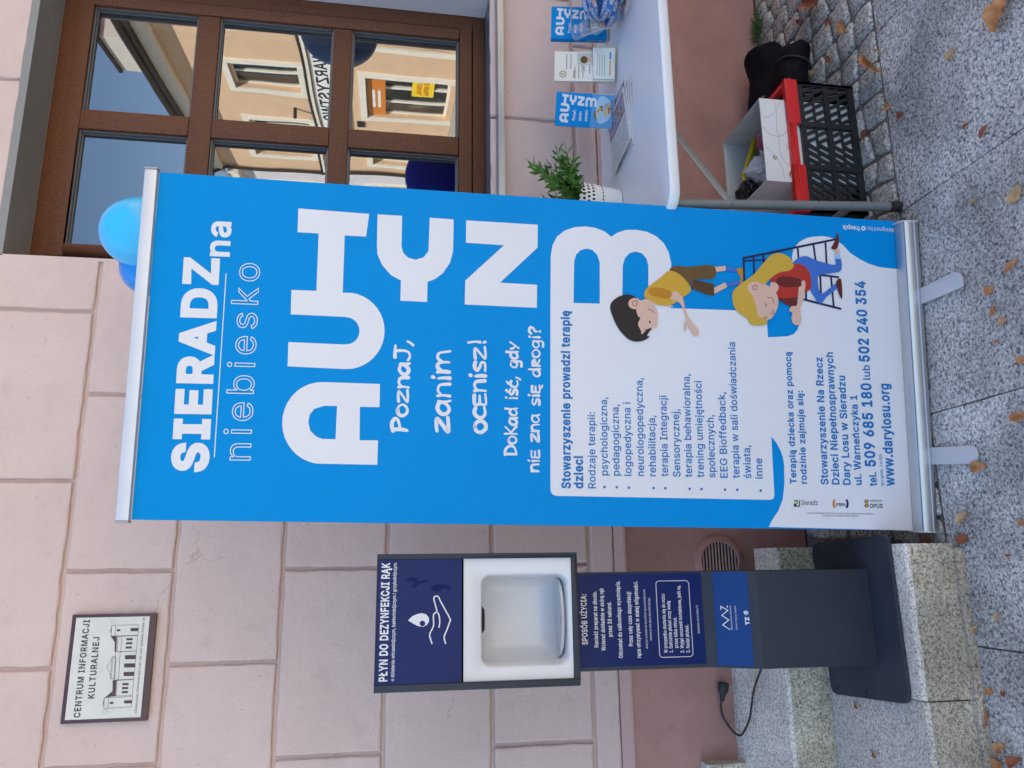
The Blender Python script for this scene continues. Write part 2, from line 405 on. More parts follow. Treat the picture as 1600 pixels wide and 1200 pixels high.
# ------------------------------------------------------------------ letter shapes (advance width | contours, thousandths of the type size)
GLYPH_DATA = """
A480|16,0 85,0 135,142 345,142 395,0 463,0 276,509 201,509|191,302 238,457 264,372 325,199 155,199
B456|125,57 125,231 248,231 279,228 306,218 327,203 342,184 352,161 355,137 349,105 330,80 296,63 245,57|60,509 60,0 247,0 301,4 344,18 377,39 400,67 413,100 418,136 414,173 402,203 385,227 363,245 339,257 315,262 315,267 356,286 373,301 387,320 395,344 398,374 394,410 381,442 359,469 329,491 289,504 241,509|125,285 125,452 240,452 283,446 313,429 330,403 336,372 333,348 323,326 308,309 288,296 265,288 238,285
C510|48,179 70,115 104,63 150,25 205,1 267,-7 305,-4 341,5 373,19 402,38 428,62 448,91 463,124 473,160 408,160 401,136 375,96 357,81 315,60 267,53 223,59 184,76 151,105 125,145 109,194 103,254 109,314 125,364 150,403 184,432 223,450 267,456 292,454 337,440 375,413 401,373 408,348 473,348 463,385 448,418 427,447 402,471 373,490 340,504 305,513 267,516 205,508 150,484 104,445 70,393 48,329 40,254
D502|60,509 60,0 219,0 291,8 351,31 398,68 433,119 455,181 462,255 455,329 433,391 399,441 353,478 294,501 225,509|318,81 272,63 215,57 125,57 125,452 221,452 275,446 320,428 354,399 379,361 394,312 399,255 394,198 379,149 354,110
E419|125,57 125,229 355,229 355,286 125,286 125,452 372,452 372,509 60,509 60,0 375,0 375,57
F410|125,0 125,221 346,221 346,278 125,278 125,452 369,452 369,509 60,509 60,0
G520|47,179 69,116 104,64 149,25 205,1 269,-7 326,0 377,19 419,50 451,91 471,141 478,200 478,256 283,256 283,199 415,199 410,160 396,123 374,93 345,71 309,57 269,53 224,59 184,76 151,105 125,145 109,194 103,254 109,314 125,364 150,404 183,432 222,450 265,456 315,448 356,427 387,393 408,349 474,349 465,384 449,416 429,445 403,469 374,489 340,504 304,513 265,516 203,508 149,484 103,445 69,393 47,329 40,254
H517|60,0 125,0 125,232 392,232 392,0 457,0 457,509 392,509 392,289 125,289 125,509 60,509
I300|31,57 31,0 269,0 269,57 183,57 183,452 269,452 269,509 31,509 31,452 118,452 118,57
J396|33,173 33,145 44,81 75,33 124,3 185,-7 246,3 294,33 326,81 336,145 336,509 272,509 272,145 266,104 248,74 220,56 185,50 149,56 122,74 104,104 98,145 98,173
K467|60,0 125,0 125,167 198,245 372,0 449,0 241,290 448,509 364,509 212,344 125,241 125,509 60,509
L393|60,509 60,0 361,0 361,57 125,57 125,509
M628|60,509 60,0 122,0 119,438 286,0 342,0 456,291 507,439 504,0 568,0 568,509 476,509 352,187 314,71 152,509
N523|125,0 125,291 120,433 387,0 463,0 463,509 399,509 399,195 404,76 136,509 60,509 60,0
O533|48,179 70,115 105,63 150,25 205,1 267,-7 329,1 384,25 429,63 464,115 486,179 493,254 486,329 464,393 429,445 384,484 329,508 267,516 205,508 150,484 105,445 70,393 48,329 40,254|125,144 109,194 103,254 109,314 125,364 151,404 184,433 223,450 267,456 310,450 349,433 383,404 408,365 425,314 430,254 425,194 408,144 383,105 349,76 310,59 267,53 223,59 184,76 151,105
P445|60,0 125,0 125,186 235,186 289,191 332,207 366,233 390,265 404,304 409,348 404,391 390,430 366,462 332,487 289,503 235,509 60,509|297,256 269,246 233,242 125,242 125,452 232,452 268,449 297,439 318,423 333,402 342,376 342,319 333,294 318,272
R449|60,509 60,0 125,0 125,198 246,199 353,0 428,0 313,211 333,217 367,240 390,271 405,309 409,352 405,395 390,433 367,465 333,489 290,504 236,509|125,255 125,452 233,452 269,449 298,440 319,425 334,405 342,380 345,352 342,324 334,300 319,281 298,267 269,258 234,255
S447|64,60 91,31 128,9 172,-4 224,-9 278,-4 323,11 360,34 386,64 403,99 408,139 405,171 395,198 379,220 359,238 312,264 212,293 148,319 131,334 119,352 115,376 118,398 129,418 145,435 167,448 194,456 225,459 267,453 302,437 326,412 337,378 401,378 394,415 377,449 351,476 316,498 275,511 227,516 180,511 138,498 102,476 75,448 58,413 52,372 60,326 86,289 128,260 184,239 296,205 332,179 342,161 346,139 341,114 329,92 311,74 286,60 257,52 224,49 166,59 142,71 123,88 110,110 104,137 38,137 46,96
T449|32,509 32,452 193,452 193,0 257,0 257,452 417,452 417,509
U517|60,509 60,173 66,124 85,80 114,43 154,15 203,-2 259,-8 315,-2 363,15 403,43 433,80 451,124 457,173 457,509 393,509 393,178 389,144 377,113 357,87 331,68 298,56 259,52 220,56 187,68 160,87 141,113 128,144 124,178 124,509
W686|155,0 230,0 318,323 342,439 351,391 455,0 530,0 670,509 603,509 523,196 492,59 380,509 306,509 224,196 193,57 82,509 16,509
Y472|16,509 203,208 203,0 268,0 268,208 455,509 381,509 280,344 238,258 222,292 91,509
Z438|42,46 42,0 399,0 399,57 112,54 397,462 397,509 40,509 40,452 326,454
Ż438|42,46 42,0 399,0 399,57 112,54 397,462 397,509 40,509 40,452 326,454|203,575 219,572 236,575 249,584 259,597 262,612 259,628 249,641 236,650 219,653 203,650 189,641 180,628 177,612 180,597 189,584
Ć510|48,179 70,115 104,63 150,25 205,1 267,-7 305,-4 341,5 373,19 402,38 428,62 448,91 463,124 473,160 408,160 401,136 375,96 357,81 315,60 267,53 223,59 184,76 151,105 125,145 109,194 103,254 109,314 125,364 150,403 184,432 223,450 267,456 292,454 337,440 375,413 401,373 408,348 473,348 463,385 448,418 427,447 402,471 373,490 340,504 305,513 267,516 205,508 150,484 104,445 70,393 48,329 40,254|287,659 239,558 290,558 355,659
Ę419|125,57 125,229 355,229 355,286 125,286 125,452 372,452 372,509 60,509 60,0 309,0 292,-13 273,-35 261,-58 257,-82 263,-111 280,-131 306,-144 355,-147 396,-133 378,-88 347,-97 326,-90 319,-70 323,-51 336,-33 375,0 375,57
Ą480|16,0 85,0 135,142 345,142 395,0 379,-13 361,-34 349,-57 345,-82 351,-111 368,-131 394,-144 443,-147 484,-133 466,-88 435,-97 414,-90 407,-70 411,-51 423,-34 463,0 276,509 201,509|191,302 238,457 264,372 325,199 155,199
Ł413|81,0 382,0 382,57 145,57 145,247 270,319 270,384 145,312 145,509 81,509 81,275 16,237 16,173 81,210
Ń523|125,0 125,291 120,433 387,0 463,0 463,509 399,509 399,195 404,76 136,509 60,509 60,0|283,659 235,558 285,558 351,659
Ó533|48,179 70,115 105,63 150,25 205,1 267,-7 329,1 384,25 429,63 464,115 486,179 493,254 486,329 464,393 429,445 384,484 329,508 267,516 205,508 150,484 105,445 70,393 48,329 40,254|125,144 109,194 103,254 109,314 125,364 151,404 184,433 223,450 267,456 310,450 349,433 383,404 408,365 425,314 430,254 425,194 408,144 383,105 349,76 310,59 267,53 223,59 184,76 151,105|290,558 356,659 288,659 240,558
a389|35,73 48,45 68,22 94,5 126,-5 160,-9 190,-6 215,1 252,25 272,52 277,52 277,0 337,0 337,251 333,290 322,320 306,343 286,360 263,372 215,383 163,382 104,364 79,346 57,322 41,291 100,274 107,288 132,313 171,329 220,329 240,322 256,311 267,297 276,257 273,243 265,235 252,230 125,211 78,193 58,179 43,161 34,138 30,108|94,87 92,105 95,124 103,139 134,159 276,190 276,138 272,115 263,93 248,74 228,59 202,49 170,45 130,52 102,72
b424|53,0 112,0 112,59 118,59 138,31 172,4 198,-5 229,-8 274,-2 313,16 346,45 370,84 385,133 390,189 385,245 370,293 345,332 313,361 274,378 229,384 197,381 171,373 137,346 118,319 114,319 114,509 53,509|125,115 116,150 113,189 116,229 125,263 140,291 161,312 188,325 220,330 253,325 280,311 301,290 316,261 325,227 328,189 325,151 316,117 301,88 279,66 253,51 220,47 188,51 162,65 140,86
c396|40,133 56,85 82,46 117,16 159,-2 207,-8 261,-1 306,21 325,37 354,78 363,102 304,117 292,89 271,66 243,52 207,46 173,51 145,66 124,89 108,117 99,151 96,187 99,224 108,258 124,287 145,310 173,325 207,330 226,329 257,319 281,301 303,262 362,277 353,301 324,341 284,368 234,383 207,384 159,378 117,360 82,330 56,291 40,243 34,187
d424|39,133 55,84 79,45 111,16 151,-2 195,-8 227,-5 252,4 287,31 307,59 313,59 313,0 372,0 372,509 311,509 311,319 306,319 287,346 253,373 228,381 196,384 151,378 112,361 79,332 55,293 39,245 34,189|109,117 99,151 96,189 99,227 108,261 124,290 145,311 172,325 205,330 237,325 263,312 284,291 300,263 309,229 312,189 309,150 299,115 284,86 263,65 236,51 205,47 172,51 145,66 124,88
e404|34,187 40,132 56,85 82,46 117,16 161,-2 212,-8 249,-5 283,4 311,19 335,39 353,63 365,91 306,105 297,88 271,61 254,53 212,46 179,50 151,61 128,80 110,106 100,139 97,169 371,169 368,242 357,282 341,315 319,341 294,361 266,374 236,382 205,384 157,378 115,359 81,329 55,290 39,242|99,241 109,270 125,294 146,313 173,326 205,330 237,326 263,314 283,294 298,269 307,237 308,221 98,221
f254|142,0 142,327 228,327 228,379 142,379 142,419 145,443 154,460 171,470 195,474 227,468 243,521 222,527 161,527 135,519 113,505 96,486 84,461 81,432 81,379 6,379 6,327 81,327 81,0
g425|64,-91 82,-110 105,-127 134,-140 168,-148 207,-151 251,-147 291,-136 324,-117 350,-90 367,-54 372,-9 372,379 313,379 313,319 308,319 288,346 253,373 228,382 196,384 152,378 112,361 80,332 55,293 39,246 34,191 39,136 55,90 80,53 113,27 152,10 195,5 227,8 252,16 287,41 306,68 311,68 311,-6 304,-47 282,-75 249,-92 207,-97 178,-95 154,-88 136,-78 101,-41 51,-69|109,123 99,155 96,193 99,229 109,262 124,290 145,312 172,325 205,330 237,325 264,312 285,291 300,264 309,231 312,193 309,154 300,121 285,95 264,75 237,63 205,59 172,63 145,76 124,96
h410|53,509 53,0 114,0 114,227 117,257 126,283 141,303 161,317 184,326 210,329 246,323 273,304 290,275 296,235 296,0 357,0 357,240 353,285 341,321 321,349 295,369 264,380 227,384 187,379 152,362 124,332 114,312 114,509
i167|67,446 84,443 100,446 114,455 123,468 126,483 123,499 114,512 100,521 84,524 67,521 54,512 44,499 41,483 44,468 54,455|53,379 53,0 114,0 114,379
j167|-10,-87 -10,-143 37,-139 65,-129 86,-113 102,-90 111,-63 114,-30 114,379 53,379 53,-29 50,-54 40,-72 25,-83|53,455 67,446 83,443 100,446 114,455 123,468 126,483 123,499 114,512 100,521 83,524 67,521 53,512 44,499 41,483 44,468
k381|114,212 114,509 53,509 53,0 114,0 114,141 154,178 294,0 372,0 201,216 360,379 284,379 121,212
l189|53,509 53,84 58,47 74,20 101,3 151,-2 181,3 170,54 130,54 120,62 115,77 114,509
m610|140,307 158,320 178,328 199,330 229,326 253,311 269,288 274,260 274,0 335,0 335,247 338,270 345,290 358,307 374,320 395,328 419,330 447,326 473,313 490,289 496,254 496,0 557,0 557,255 553,296 541,328 522,354 497,372 468,383 437,386 407,383 381,375 357,361 337,343 322,321 317,308 309,331 287,361 257,380 219,386 195,384 172,376 132,346 118,323 112,306 112,379 53,379 53,0 114,0 114,238 117,266 126,289
n410|114,0 114,227 117,257 126,283 141,303 161,317 184,326 210,329 246,323 273,304 290,275 296,235 296,0 357,0 357,240 353,285 341,321 321,349 295,369 264,380 227,384 187,379 152,362 124,332 112,307 112,379 53,379 53,0
o415|40,133 56,85 82,46 117,16 159,-2 207,-8 256,-2 299,16 333,46 359,85 376,133 381,187 376,243 359,291 333,330 299,360 256,378 207,384 159,378 117,360 82,330 56,291 40,243 34,187|108,117 99,151 96,187 99,224 108,258 124,287 145,310 173,325 207,330 242,325 270,310 292,287 307,258 316,224 319,187 316,151 307,117 292,89 270,66 242,51 207,46 173,51 145,66 124,89
p424|112,319 112,379 53,379 53,-143 114,-143 114,59 118,59 138,31 173,4 198,-5 229,-8 274,-2 313,16 346,45 370,84 385,133 390,189 385,245 370,293 345,332 313,361 274,378 229,384 197,381 171,373 137,346 118,319|125,115 116,150 113,189 116,229 125,263 140,291 161,312 188,325 220,330 253,325 280,311 301,290 316,261 325,227 328,189 325,151 316,117 301,88 279,66 253,51 220,47 188,51 162,65 140,86
r259|112,321 112,379 53,379 53,0 114,0 114,237 117,262 126,284 140,301 159,315 182,323 207,326 243,322 243,384 181,380 152,367 130,347 115,321
s365|62,38 84,18 112,3 145,-5 182,-8 223,-5 260,6 290,24 312,47 326,75 331,107 325,142 306,171 275,194 144,232 124,243 112,258 109,277 114,299 131,317 156,329 187,333 219,328 243,316 258,298 268,277 324,290 314,316 299,339 279,358 254,372 223,381 187,384 149,381 115,370 87,354 65,332 51,305 47,274 53,237 72,208 104,186 149,170 237,147 254,136 265,121 268,103 262,81 244,62 217,50 181,45 150,49 124,60 105,79 94,107 36,94 45,63
t227|213,2 202,54 150,53 136,61 128,76 127,327 204,327 204,379 126,379 126,471 65,471 65,379 6,379 6,327 65,327 65,93 72,52 92,21 125,2 168,-4
u410|53,379 53,139 57,95 69,59 89,31 115,11 146,-1 182,-5 222,0 257,17 286,47 298,73 298,0 357,0 357,379 296,379 296,153 293,122 283,97 268,77 249,62 226,53 200,50 164,56 137,75 119,105 114,144 114,379
w567|23,379 138,0 199,0 284,312 368,0 429,0 545,379 480,379 434,214 397,66 316,379 252,379 206,214 170,64 165,91 87,379
y389|104,-89 61,-86 47,-139 117,-143 139,-136 159,-124 177,-107 204,-58 371,379 305,379 224,155 195,59 187,87 84,379 17,379 163,-1 151,-36 130,-74 118,-84
z380|42,46 42,0 339,0 339,56 126,56 126,60 333,331 333,379 48,379 48,323 254,323
ą389|68,22 94,5 126,-5 160,-9 190,-6 215,1 252,25 272,52 277,52 276,5 252,-14 234,-34 222,-56 219,-79 224,-108 242,-128 267,-141 316,-144 357,-130 339,-86 308,-94 287,-87 280,-68 284,-48 297,-32 337,0 337,251 333,290 322,320 306,343 286,360 263,372 215,383 163,382 104,364 79,346 57,322 41,291 100,274 107,288 132,313 171,329 220,329 240,322 256,311 267,297 276,257 273,243 265,235 252,230 125,211 78,193 58,179 43,161 34,138 30,108 35,73 48,45|102,72 94,87 92,105 95,124 103,139 134,159 276,190 276,138 272,115 263,93 248,74 228,59 202,49 170,45 130,52
ć396|40,133 56,85 82,46 117,16 159,-2 207,-8 261,-1 306,21 325,37 354,78 363,102 304,117 292,89 271,66 243,52 207,46 173,51 145,66 124,89 108,117 99,151 96,187 99,224 108,258 124,287 145,310 173,325 207,330 226,329 257,319 281,301 303,262 362,277 353,301 324,341 284,368 234,383 207,384 159,378 117,360 82,330 56,291 40,243 34,187|231,429 297,529 228,529 181,429
ę404|34,187 40,132 56,85 82,46 117,16 161,-2 212,-8 253,-4 220,-70 225,-111 243,-131 268,-144 318,-147 358,-133 341,-88 310,-97 288,-90 283,-81 283,-55 290,-39 342,38 365,91 306,105 297,88 271,61 254,53 212,46 179,50 151,61 128,80 110,106 100,139 97,169 371,169 368,242 357,282 341,315 319,341 294,361 266,374 236,382 205,384 157,378 115,359 81,329 55,290 39,242|99,241 109,270 125,294 146,313 173,326 205,330 237,326 263,314 283,294 298,269 307,237 308,221 98,221
ł207|192,3 181,54 141,54 131,62 127,77 126,295 183,328 183,382 126,349 125,509 64,509 64,313 6,280 6,225 64,259 64,84 69,47 85,20 112,3 162,-2
ń410|114,0 114,227 117,257 126,283 141,303 161,317 184,326 210,329 246,323 273,304 290,275 296,235 296,0 357,0 357,240 353,285 341,321 321,349 295,369 264,380 227,384 187,379 152,362 124,332 112,307 112,379 53,379 53,0|228,429 294,529 226,529 178,429
ó415|40,133 56,85 82,46 117,16 159,-2 207,-8 256,-2 299,16 333,46 359,85 376,133 381,187 376,243 359,291 333,330 299,360 256,378 207,384 159,378 117,360 82,330 56,291 40,243 34,187|108,117 99,151 96,187 99,224 108,258 124,287 145,310 173,325 207,330 242,325 270,310 292,287 307,258 316,224 319,187 316,151 307,117 292,89 270,66 242,51 207,46 173,51 145,66 124,89|231,429 297,529 228,529 181,429
ś365|62,38 84,18 112,3 145,-5 182,-8 223,-5 260,6 290,24 312,47 326,75 331,107 325,142 306,171 275,194 144,232 124,243 112,258 109,277 114,299 131,317 156,329 187,333 219,328 243,316 258,298 268,277 324,290 314,316 299,339 279,358 254,372 223,381 187,384 149,381 115,370 87,354 65,332 51,305 47,274 53,237 72,208 104,186 149,170 237,147 254,136 265,121 268,103 262,81 244,62 217,50 181,45 150,49 124,60 105,79 94,107 36,94 45,63|210,429 276,529 207,529 159,429
ż380|42,46 42,0 339,0 339,56 126,56 126,60 333,331 333,379 48,379 48,323 254,323|144,483 148,468 157,455 171,446 187,443 203,446 217,455 226,468 229,483 226,499 217,512 203,521 187,524 171,521 157,512 148,499
ź380|42,46 42,0 339,0 339,56 126,56 126,60 333,331 333,379 48,379 48,323 254,323|210,429 276,529 208,529 160,429
0453|53,178 69,113 95,62 130,24 174,1 227,-7 279,1 323,24 359,62 384,113 400,178 405,254 400,330 384,395 358,447 323,484 279,508 227,516 174,508 130,484 95,447 69,395 53,330 48,254|123,144 113,194 109,254 113,314 123,365 140,405 163,435 192,453 227,460 261,453 290,435 313,405 330,365 340,314 344,254 340,194 330,144 313,103 290,74 261,56 227,50 192,56 163,74 140,103
1453|391,0 391,55 276,55 276,509 198,509 86,427 86,358 212,448 212,55 76,55 76,0
2453|130,390 139,413 153,433 172,447 196,457 224,460 250,457 273,449 293,436 308,419 317,397 320,371 318,348 311,327 282,282 64,47 64,0 389,0 389,57 153,57 306,223 357,290 371,318 381,372 376,411 361,445 337,474 306,497 268,511 225,516 182,511 143,496 111,473 86,442 71,405 66,362 127,362
3453|98,30 133,10 173,-3 218,-7 266,-2 309,12 344,36 370,66 387,103 393,145 387,186 371,222 344,253 308,276 264,288 221,289 372,461 372,509 70,509 70,452 288,452 288,448 157,299 157,248 242,244 275,234 299,217 316,196 326,172 329,145 325,116 315,93 297,74 275,61 248,53 219,50 191,52 165,59 144,71 126,87 115,107 109,132 44,132 52,91 70,57
4453|40,158 40,105 282,105 282,0 343,0 343,105 413,105 413,163 343,163 343,318 282,318 282,163 109,163 311,509 247,509
5453|83,60 108,32 140,11 178,-2 221,-7 268,-1 309,15 343,41 369,76 385,117 391,163 388,199 379,231 364,260 345,285 321,306 294,321 263,330 229,334 178,325 155,315 136,301 151,452 366,452 366,509 96,509 67,253 128,246 145,258 192,275 218,277 248,273 275,262 297,244 314,221 324,193 328,162 324,131 314,104 298,82 276,64 250,53 221,50 196,52 173,60 138,89 127,108 122,130 60,130 66,93
6453|84,74 109,40 142,15 182,-1 226,-7 271,-2 310,14 343,39 368,73 384,112 389,157 384,201 370,240 346,271 316,295 278,309 235,314 196,307 173,293 322,509 252,509 102,285 80,239 68,199 64,162 69,115|138,102 128,128 125,158 128,188 138,214 153,235 174,252 198,262 226,265 254,262 279,251 299,235 314,213 324,187 327,157 324,128 314,101 299,79 279,63 254,52 226,48 198,52 174,63 153,79
7453|165,0 391,449 391,509 62,509 62,452 323,452 97,0
8453|74,62 101,33 136,11 178,-2 226,-7 275,-2 317,11 352,33 378,62 395,96 401,135 397,166 387,195 372,220 351,241 327,256 300,265 333,282 359,308 376,342 382,380 377,417 361,450 337,477 306,498 269,511 226,516 184,511 146,498 114,477 90,450 75,417 70,380 76,342 93,308 119,282 153,267 125,256 101,241 81,220 65,195 55,166 52,135 57,96|129,91 119,113 115,139 119,165 130,189 147,208 169,223 196,232 226,235 256,232 283,223 305,208 322,189 333,165 337,139 333,113 323,91 307,74 285,60 258,52 226,49 195,52 167,60 145,74|177,449 200,457 226,460 252,457 275,449 294,437 308,420 316,399 319,376 316,351 307,330 293,313 274,300 252,292 201,292 178,300 159,313 145,330 136,351 133,376 136,399 145,420 159,437
9453|83,269 106,237 137,214 175,199 238,196 257,202 279,216 130,0 200,0 350,224 373,270 385,309 389,347 384,393 368,434 343,468 310,494 271,510 226,516 182,510 143,494 110,469 85,436 69,397 64,352 68,307|138,295 129,322 125,352 129,381 138,407 154,429 174,446 199,457 226,460 254,457 279,446 299,429 314,407 324,381 327,350 324,321 314,295 299,273 279,257 254,247 226,243 199,247 174,257 154,274
.188|50,41 53,24 63,9 78,-1 95,-4 113,-1 128,9 138,24 141,41 138,59 128,73 113,83 95,87 78,83 63,73 53,59
,188|68,71 38,-119 84,-119 137,71
:188|50,41 53,24 63,9 78,-1 95,-4 113,-1 128,9 138,24 141,41 138,59 128,73 113,83 95,87 78,83 63,73 53,59|50,316 53,299 63,284 78,274 95,271 113,274 128,284 138,299 141,316 138,334 128,349 113,359 95,362 78,359 63,349 53,334
(273|89,207 95,131 111,55 139,-21 177,-96 236,-96 188,16 160,115 151,207 161,313 191,428 236,539 177,539 153,494 114,384 92,264
)273|86,18 37,-96 97,-96 134,-22 161,53 178,130 184,207 181,264 173,323 142,441 121,494 97,539 37,539 62,485 82,428 112,313 122,207 120,162 113,116
-453|114,244 114,188 337,188 337,244
!196|52,41 56,24 66,9 81,-1 98,-4 116,-1 130,9 140,24 143,41 140,58 130,73 116,83 98,86 81,83 66,73 56,58|63,509 67,160 128,160 132,509
/249|235,533 178,533 14,-76 71,-76
 188|
"""


# ------------------------------------------------------------------ mesh building helpers
class MB:
    def __init__(s):
        s.v, s.f = [], []

    def poly(s, pts):
        k = len(s.v)
        s.v += [Vector(p) for p in pts]
        s.f.append(tuple(range(k, k + len(pts))))
        return s

    def box(s, x0, x1, y0, y1, z0, z1):
        return s.hexa([(x0, y0, z0), (x1, y0, z0), (x1, y1, z0), (x0, y1, z0)], [(x0, y0, z1), (x1, y0, z1), (x1, y1, z1), (x0, y1, z1)])

    def hexa(s, bot, top):
        """A closed solid between two rings of equal length; bot seen from above runs anticlockwise."""
        k, n = len(s.v), len(bot)
        s.v += [Vector(p) for p in bot] + [Vector(p) for p in top]
        s.f.append(tuple(k + i for i in reversed(range(n))))
        s.f.append(tuple(k + n + i for i in range(n)))
        for i in range(n):
            j = (i + 1) % n
            s.f.append((k + i, k + j, k + n + j, k + n + i))
        return s

    def extrude(s, ring, vec):
        vec = Vector(vec)
        ring = [Vector(p) for p in ring]
        nrm = Vector((0, 0, 0))
        for i in range(len(ring)):
            nrm += ring[i].cross(ring[(i + 1) % len(ring)])
        if nrm.dot(vec) < 0:
            ring = ring[::-1]
        return s.hexa(ring, [p + vec for p in ring])

    def rings(s, rings, cap0=True, cap1=True, closed=True):
        k, n = len(s.v), len(rings[0])
        for r in rings:
            s.v += [Vector(p) for p in r]
        for a in range(len(rings) - 1):
            for i in range(n if closed else n - 1):
                j = (i + 1) % n
                s.f.append((k + a * n + i, k + a * n + j, k + (a + 1) * n + j, k + (a + 1) * n + i))
        if cap0:
            s.f.append(tuple(k + i for i in reversed(range(n))))
        if cap1:
            s.f.append(tuple(k + (len(rings) - 1) * n + i for i in range(n)))
        return s

    def tube(s, pts, r, n=8, flat=None, caps=True):
        pts = [Vector(p) for p in pts]
        rr = r if isinstance(r, (list, tuple)) else [r] * len(pts)
        out, prev = [], None
        for i, p in enumerate(pts):
            t = (pts[min(i + 1, len(pts) - 1)] - pts[max(i - 1, 0)]).normalized()
            if prev is None:
                a = t.orthogonal().normalized()
            else:
                a = (prev - t * prev.dot(t)).normalized()
            prev = a
            b = t.cross(a)
            fy = 1 if flat is None else flat
            out.append([p + a * math.cos(2 * math.pi * k / n) * rr[i] + b * math.sin(2 * math.pi * k / n) * rr[i] * fy for k in range(n)])
        return s.rings(out, caps, caps)

    def lathe(s, prof, c, n=32, cap0=False, cap1=False, axis='z'):
        c = Vector(c)
        rs = []
        for r, z in prof:
            ring = []
            for k in range(n):
                a = 2 * math.pi * k / n
                q = Vector((r * math.cos(a), r * math.sin(a), z))
                if axis == 'y':
                    q = Vector((q.x, -q.z, q.y))
                elif axis == 'x':
                    q = Vector((q.z, q.x, q.y))
                ring.append(c + q)
            rs.append(ring)
        return s.rings(rs, cap0, cap1)

    def build(s, name, mat, parent=None, smooth=False, bevel=0.0, loc=None, sharp=0.6):
        org = ORG[parent.name] if parent is not None else Vector(loc if loc is not None else (0, 0, 0))
        me = bpy.data.meshes.new(name)
        me.from_pydata([tuple(p - org) for p in s.v], [], s.f)
        if bevel:
            bm = bmesh.new()
            bm.from_mesh(me)
            bmesh.ops.remove_doubles(bm, verts=bm.verts, dist=1e-6)
            ed = [e for e in bm.edges if len(e.link_faces) == 2 and e.calc_face_angle(0) > 0.5]
            bmesh.ops.bevel(bm, geom=ed, offset=bevel, segments=2, profile=0.6, affect='EDGES', clamp_overlap=True)
            bm.to_mesh(me)
            bm.free()
        me.materials.append(mat)
        if smooth or bevel:
            me.shade_smooth()
            if hasattr(me, 'set_sharp_from_angle'):
                me.set_sharp_from_angle(angle=sharp)
        o = bpy.data.objects.new(name, me)
        COL.objects.link(o)
        if parent is not None:
            o.parent = parent
        else:
            o.location = org
        ORG[o.name] = org
        return o


ORG = {}


def tag(o, label=None, cat=None, group=None, kind=None):
    for k, v in (('label', label), ('category', cat), ('group', group), ('kind', kind)):
        if v:
            o[k] = v
    return o


def thing(name, label, cat, loc=(0, 0, 0), group=None):
    o = bpy.data.objects.new(name, None)
    o.empty_display_size = 0.1
    COL.objects.link(o)
    o.location = loc
    ORG[o.name] = Vector(loc)
    return tag(o, label, cat, group)


def copy_tree(o, parent=None):
    c = o.copy()
    COL.objects.link(c)
    ORG[c.name] = ORG[o.name]
    if parent is not None:
        c.parent = parent
    for ch in list(o.children):
        copy_tree(ch, c)
    return c


def rrect(x0, x1, y0, y1, r, n=5):
    pts = []
    for cx, cy, a0 in ((x1 - r, y1 - r, 0), (x0 + r, y1 - r, 90), (x0 + r, y0 + r, 180), (x1 - r, y0 + r, 270)):
        for k in range(n + 1):
            a = math.radians(a0 + 90 * k / n)
            pts.append((cx + r * math.cos(a), cy + r * math.sin(a)))
    return pts


def arc(c, r, a0, a1, n=12, ry=None):
    ry = r if ry is None else ry
    return [(c[0] + r * math.cos(math.radians(a0 + (a1 - a0) * k / n)), c[1] + ry * math.sin(math.radians(a0 + (a1 - a0) * k / n))) for k in range(n + 1)]


def spline(pts, n=6, closed=False):
    """Smooth curve (Catmull-Rom) through points of any dimension."""
    P = [Vector(p) for p in pts]
    out = []
    N = len(P)
    for i in range(N if closed else N - 1):
        if closed:
            a, b, c, d = P[i - 1], P[i], P[(i + 1) % N], P[(i + 2) % N]
        else:
            a, b, c, d = P[max(i - 1, 0)], P[i], P[i + 1], P[min(i + 2, N - 1)]
        for k in range(n):
            t = k / n
            out.append(0.5 * ((2 * b) + (c - a) * t + (2 * a - 5 * b + 4 * c - d) * t * t + (3 * b - a - 3 * c + d) * t ** 3))
    if not closed:
        out.append(P[-1])
    return out


# ------------------------------------------------------------------ print helpers (flat print on a Plane)
def _area(c):
    return sum(c[i - 1][0] * c[i][1] - c[i][0] * c[i - 1][1] for i in range(len(c))) / 2


def _inside(p, c):
    r = False
    for i in range(len(c)):
        (x0, y0), (x1, y1) = c[i - 1], c[i]
        if (y0 > p[1]) != (y1 > p[1]) and p[0] < (x1 - x0) * (p[1] - y0) / (y1 - y0) + x0:
            r = not r
    return r


def fill(cs):
    """Triangles inside a set of contours (even-odd)."""
    k, pts, ed = 0, [], []
    for c in cs:
        pts += [Vector((x * 1000, y * 1000)) for x, y in c]
        ed += [(k + i, k + (i + 1) % len(c)) for i in range(len(c))]
        k += len(c)
    V, _, F, *_r = delaunay_2d_cdt(pts, ed, [], 0, 1e-4)
    V = [(v.x / 1000, v.y / 1000) for v in V]
    out = []
    for f in F:
        g_ = (sum(V[i][0] for i in f) / len(f), sum(V[i][1] for i in f) / len(f))
        if sum(_inside(g_, c) for c in cs) % 2:
            f = tuple(f)
            out.append(f if _area([V[i] for i in f]) > 0 else f[::-1])
    return V, out


def flat_poly(mb, pl, contours, off):
    """Fill contours given in plane (u, v); inner ones are holes."""
    V, F = fill([[(u, v) for u, v in c] for c in contours])
    k = len(mb.v)
    mb.v += [pl.pt(x, y, off) for x, y in V]
    mb.f += [tuple(k + i for i in t) for t in F]


def px_poly(mb, pl, contours, off, mp=None):
    mp = mp or pl.uv
    flat_poly(mb, pl, [[mp(q) for q in c] for c in contours], off)


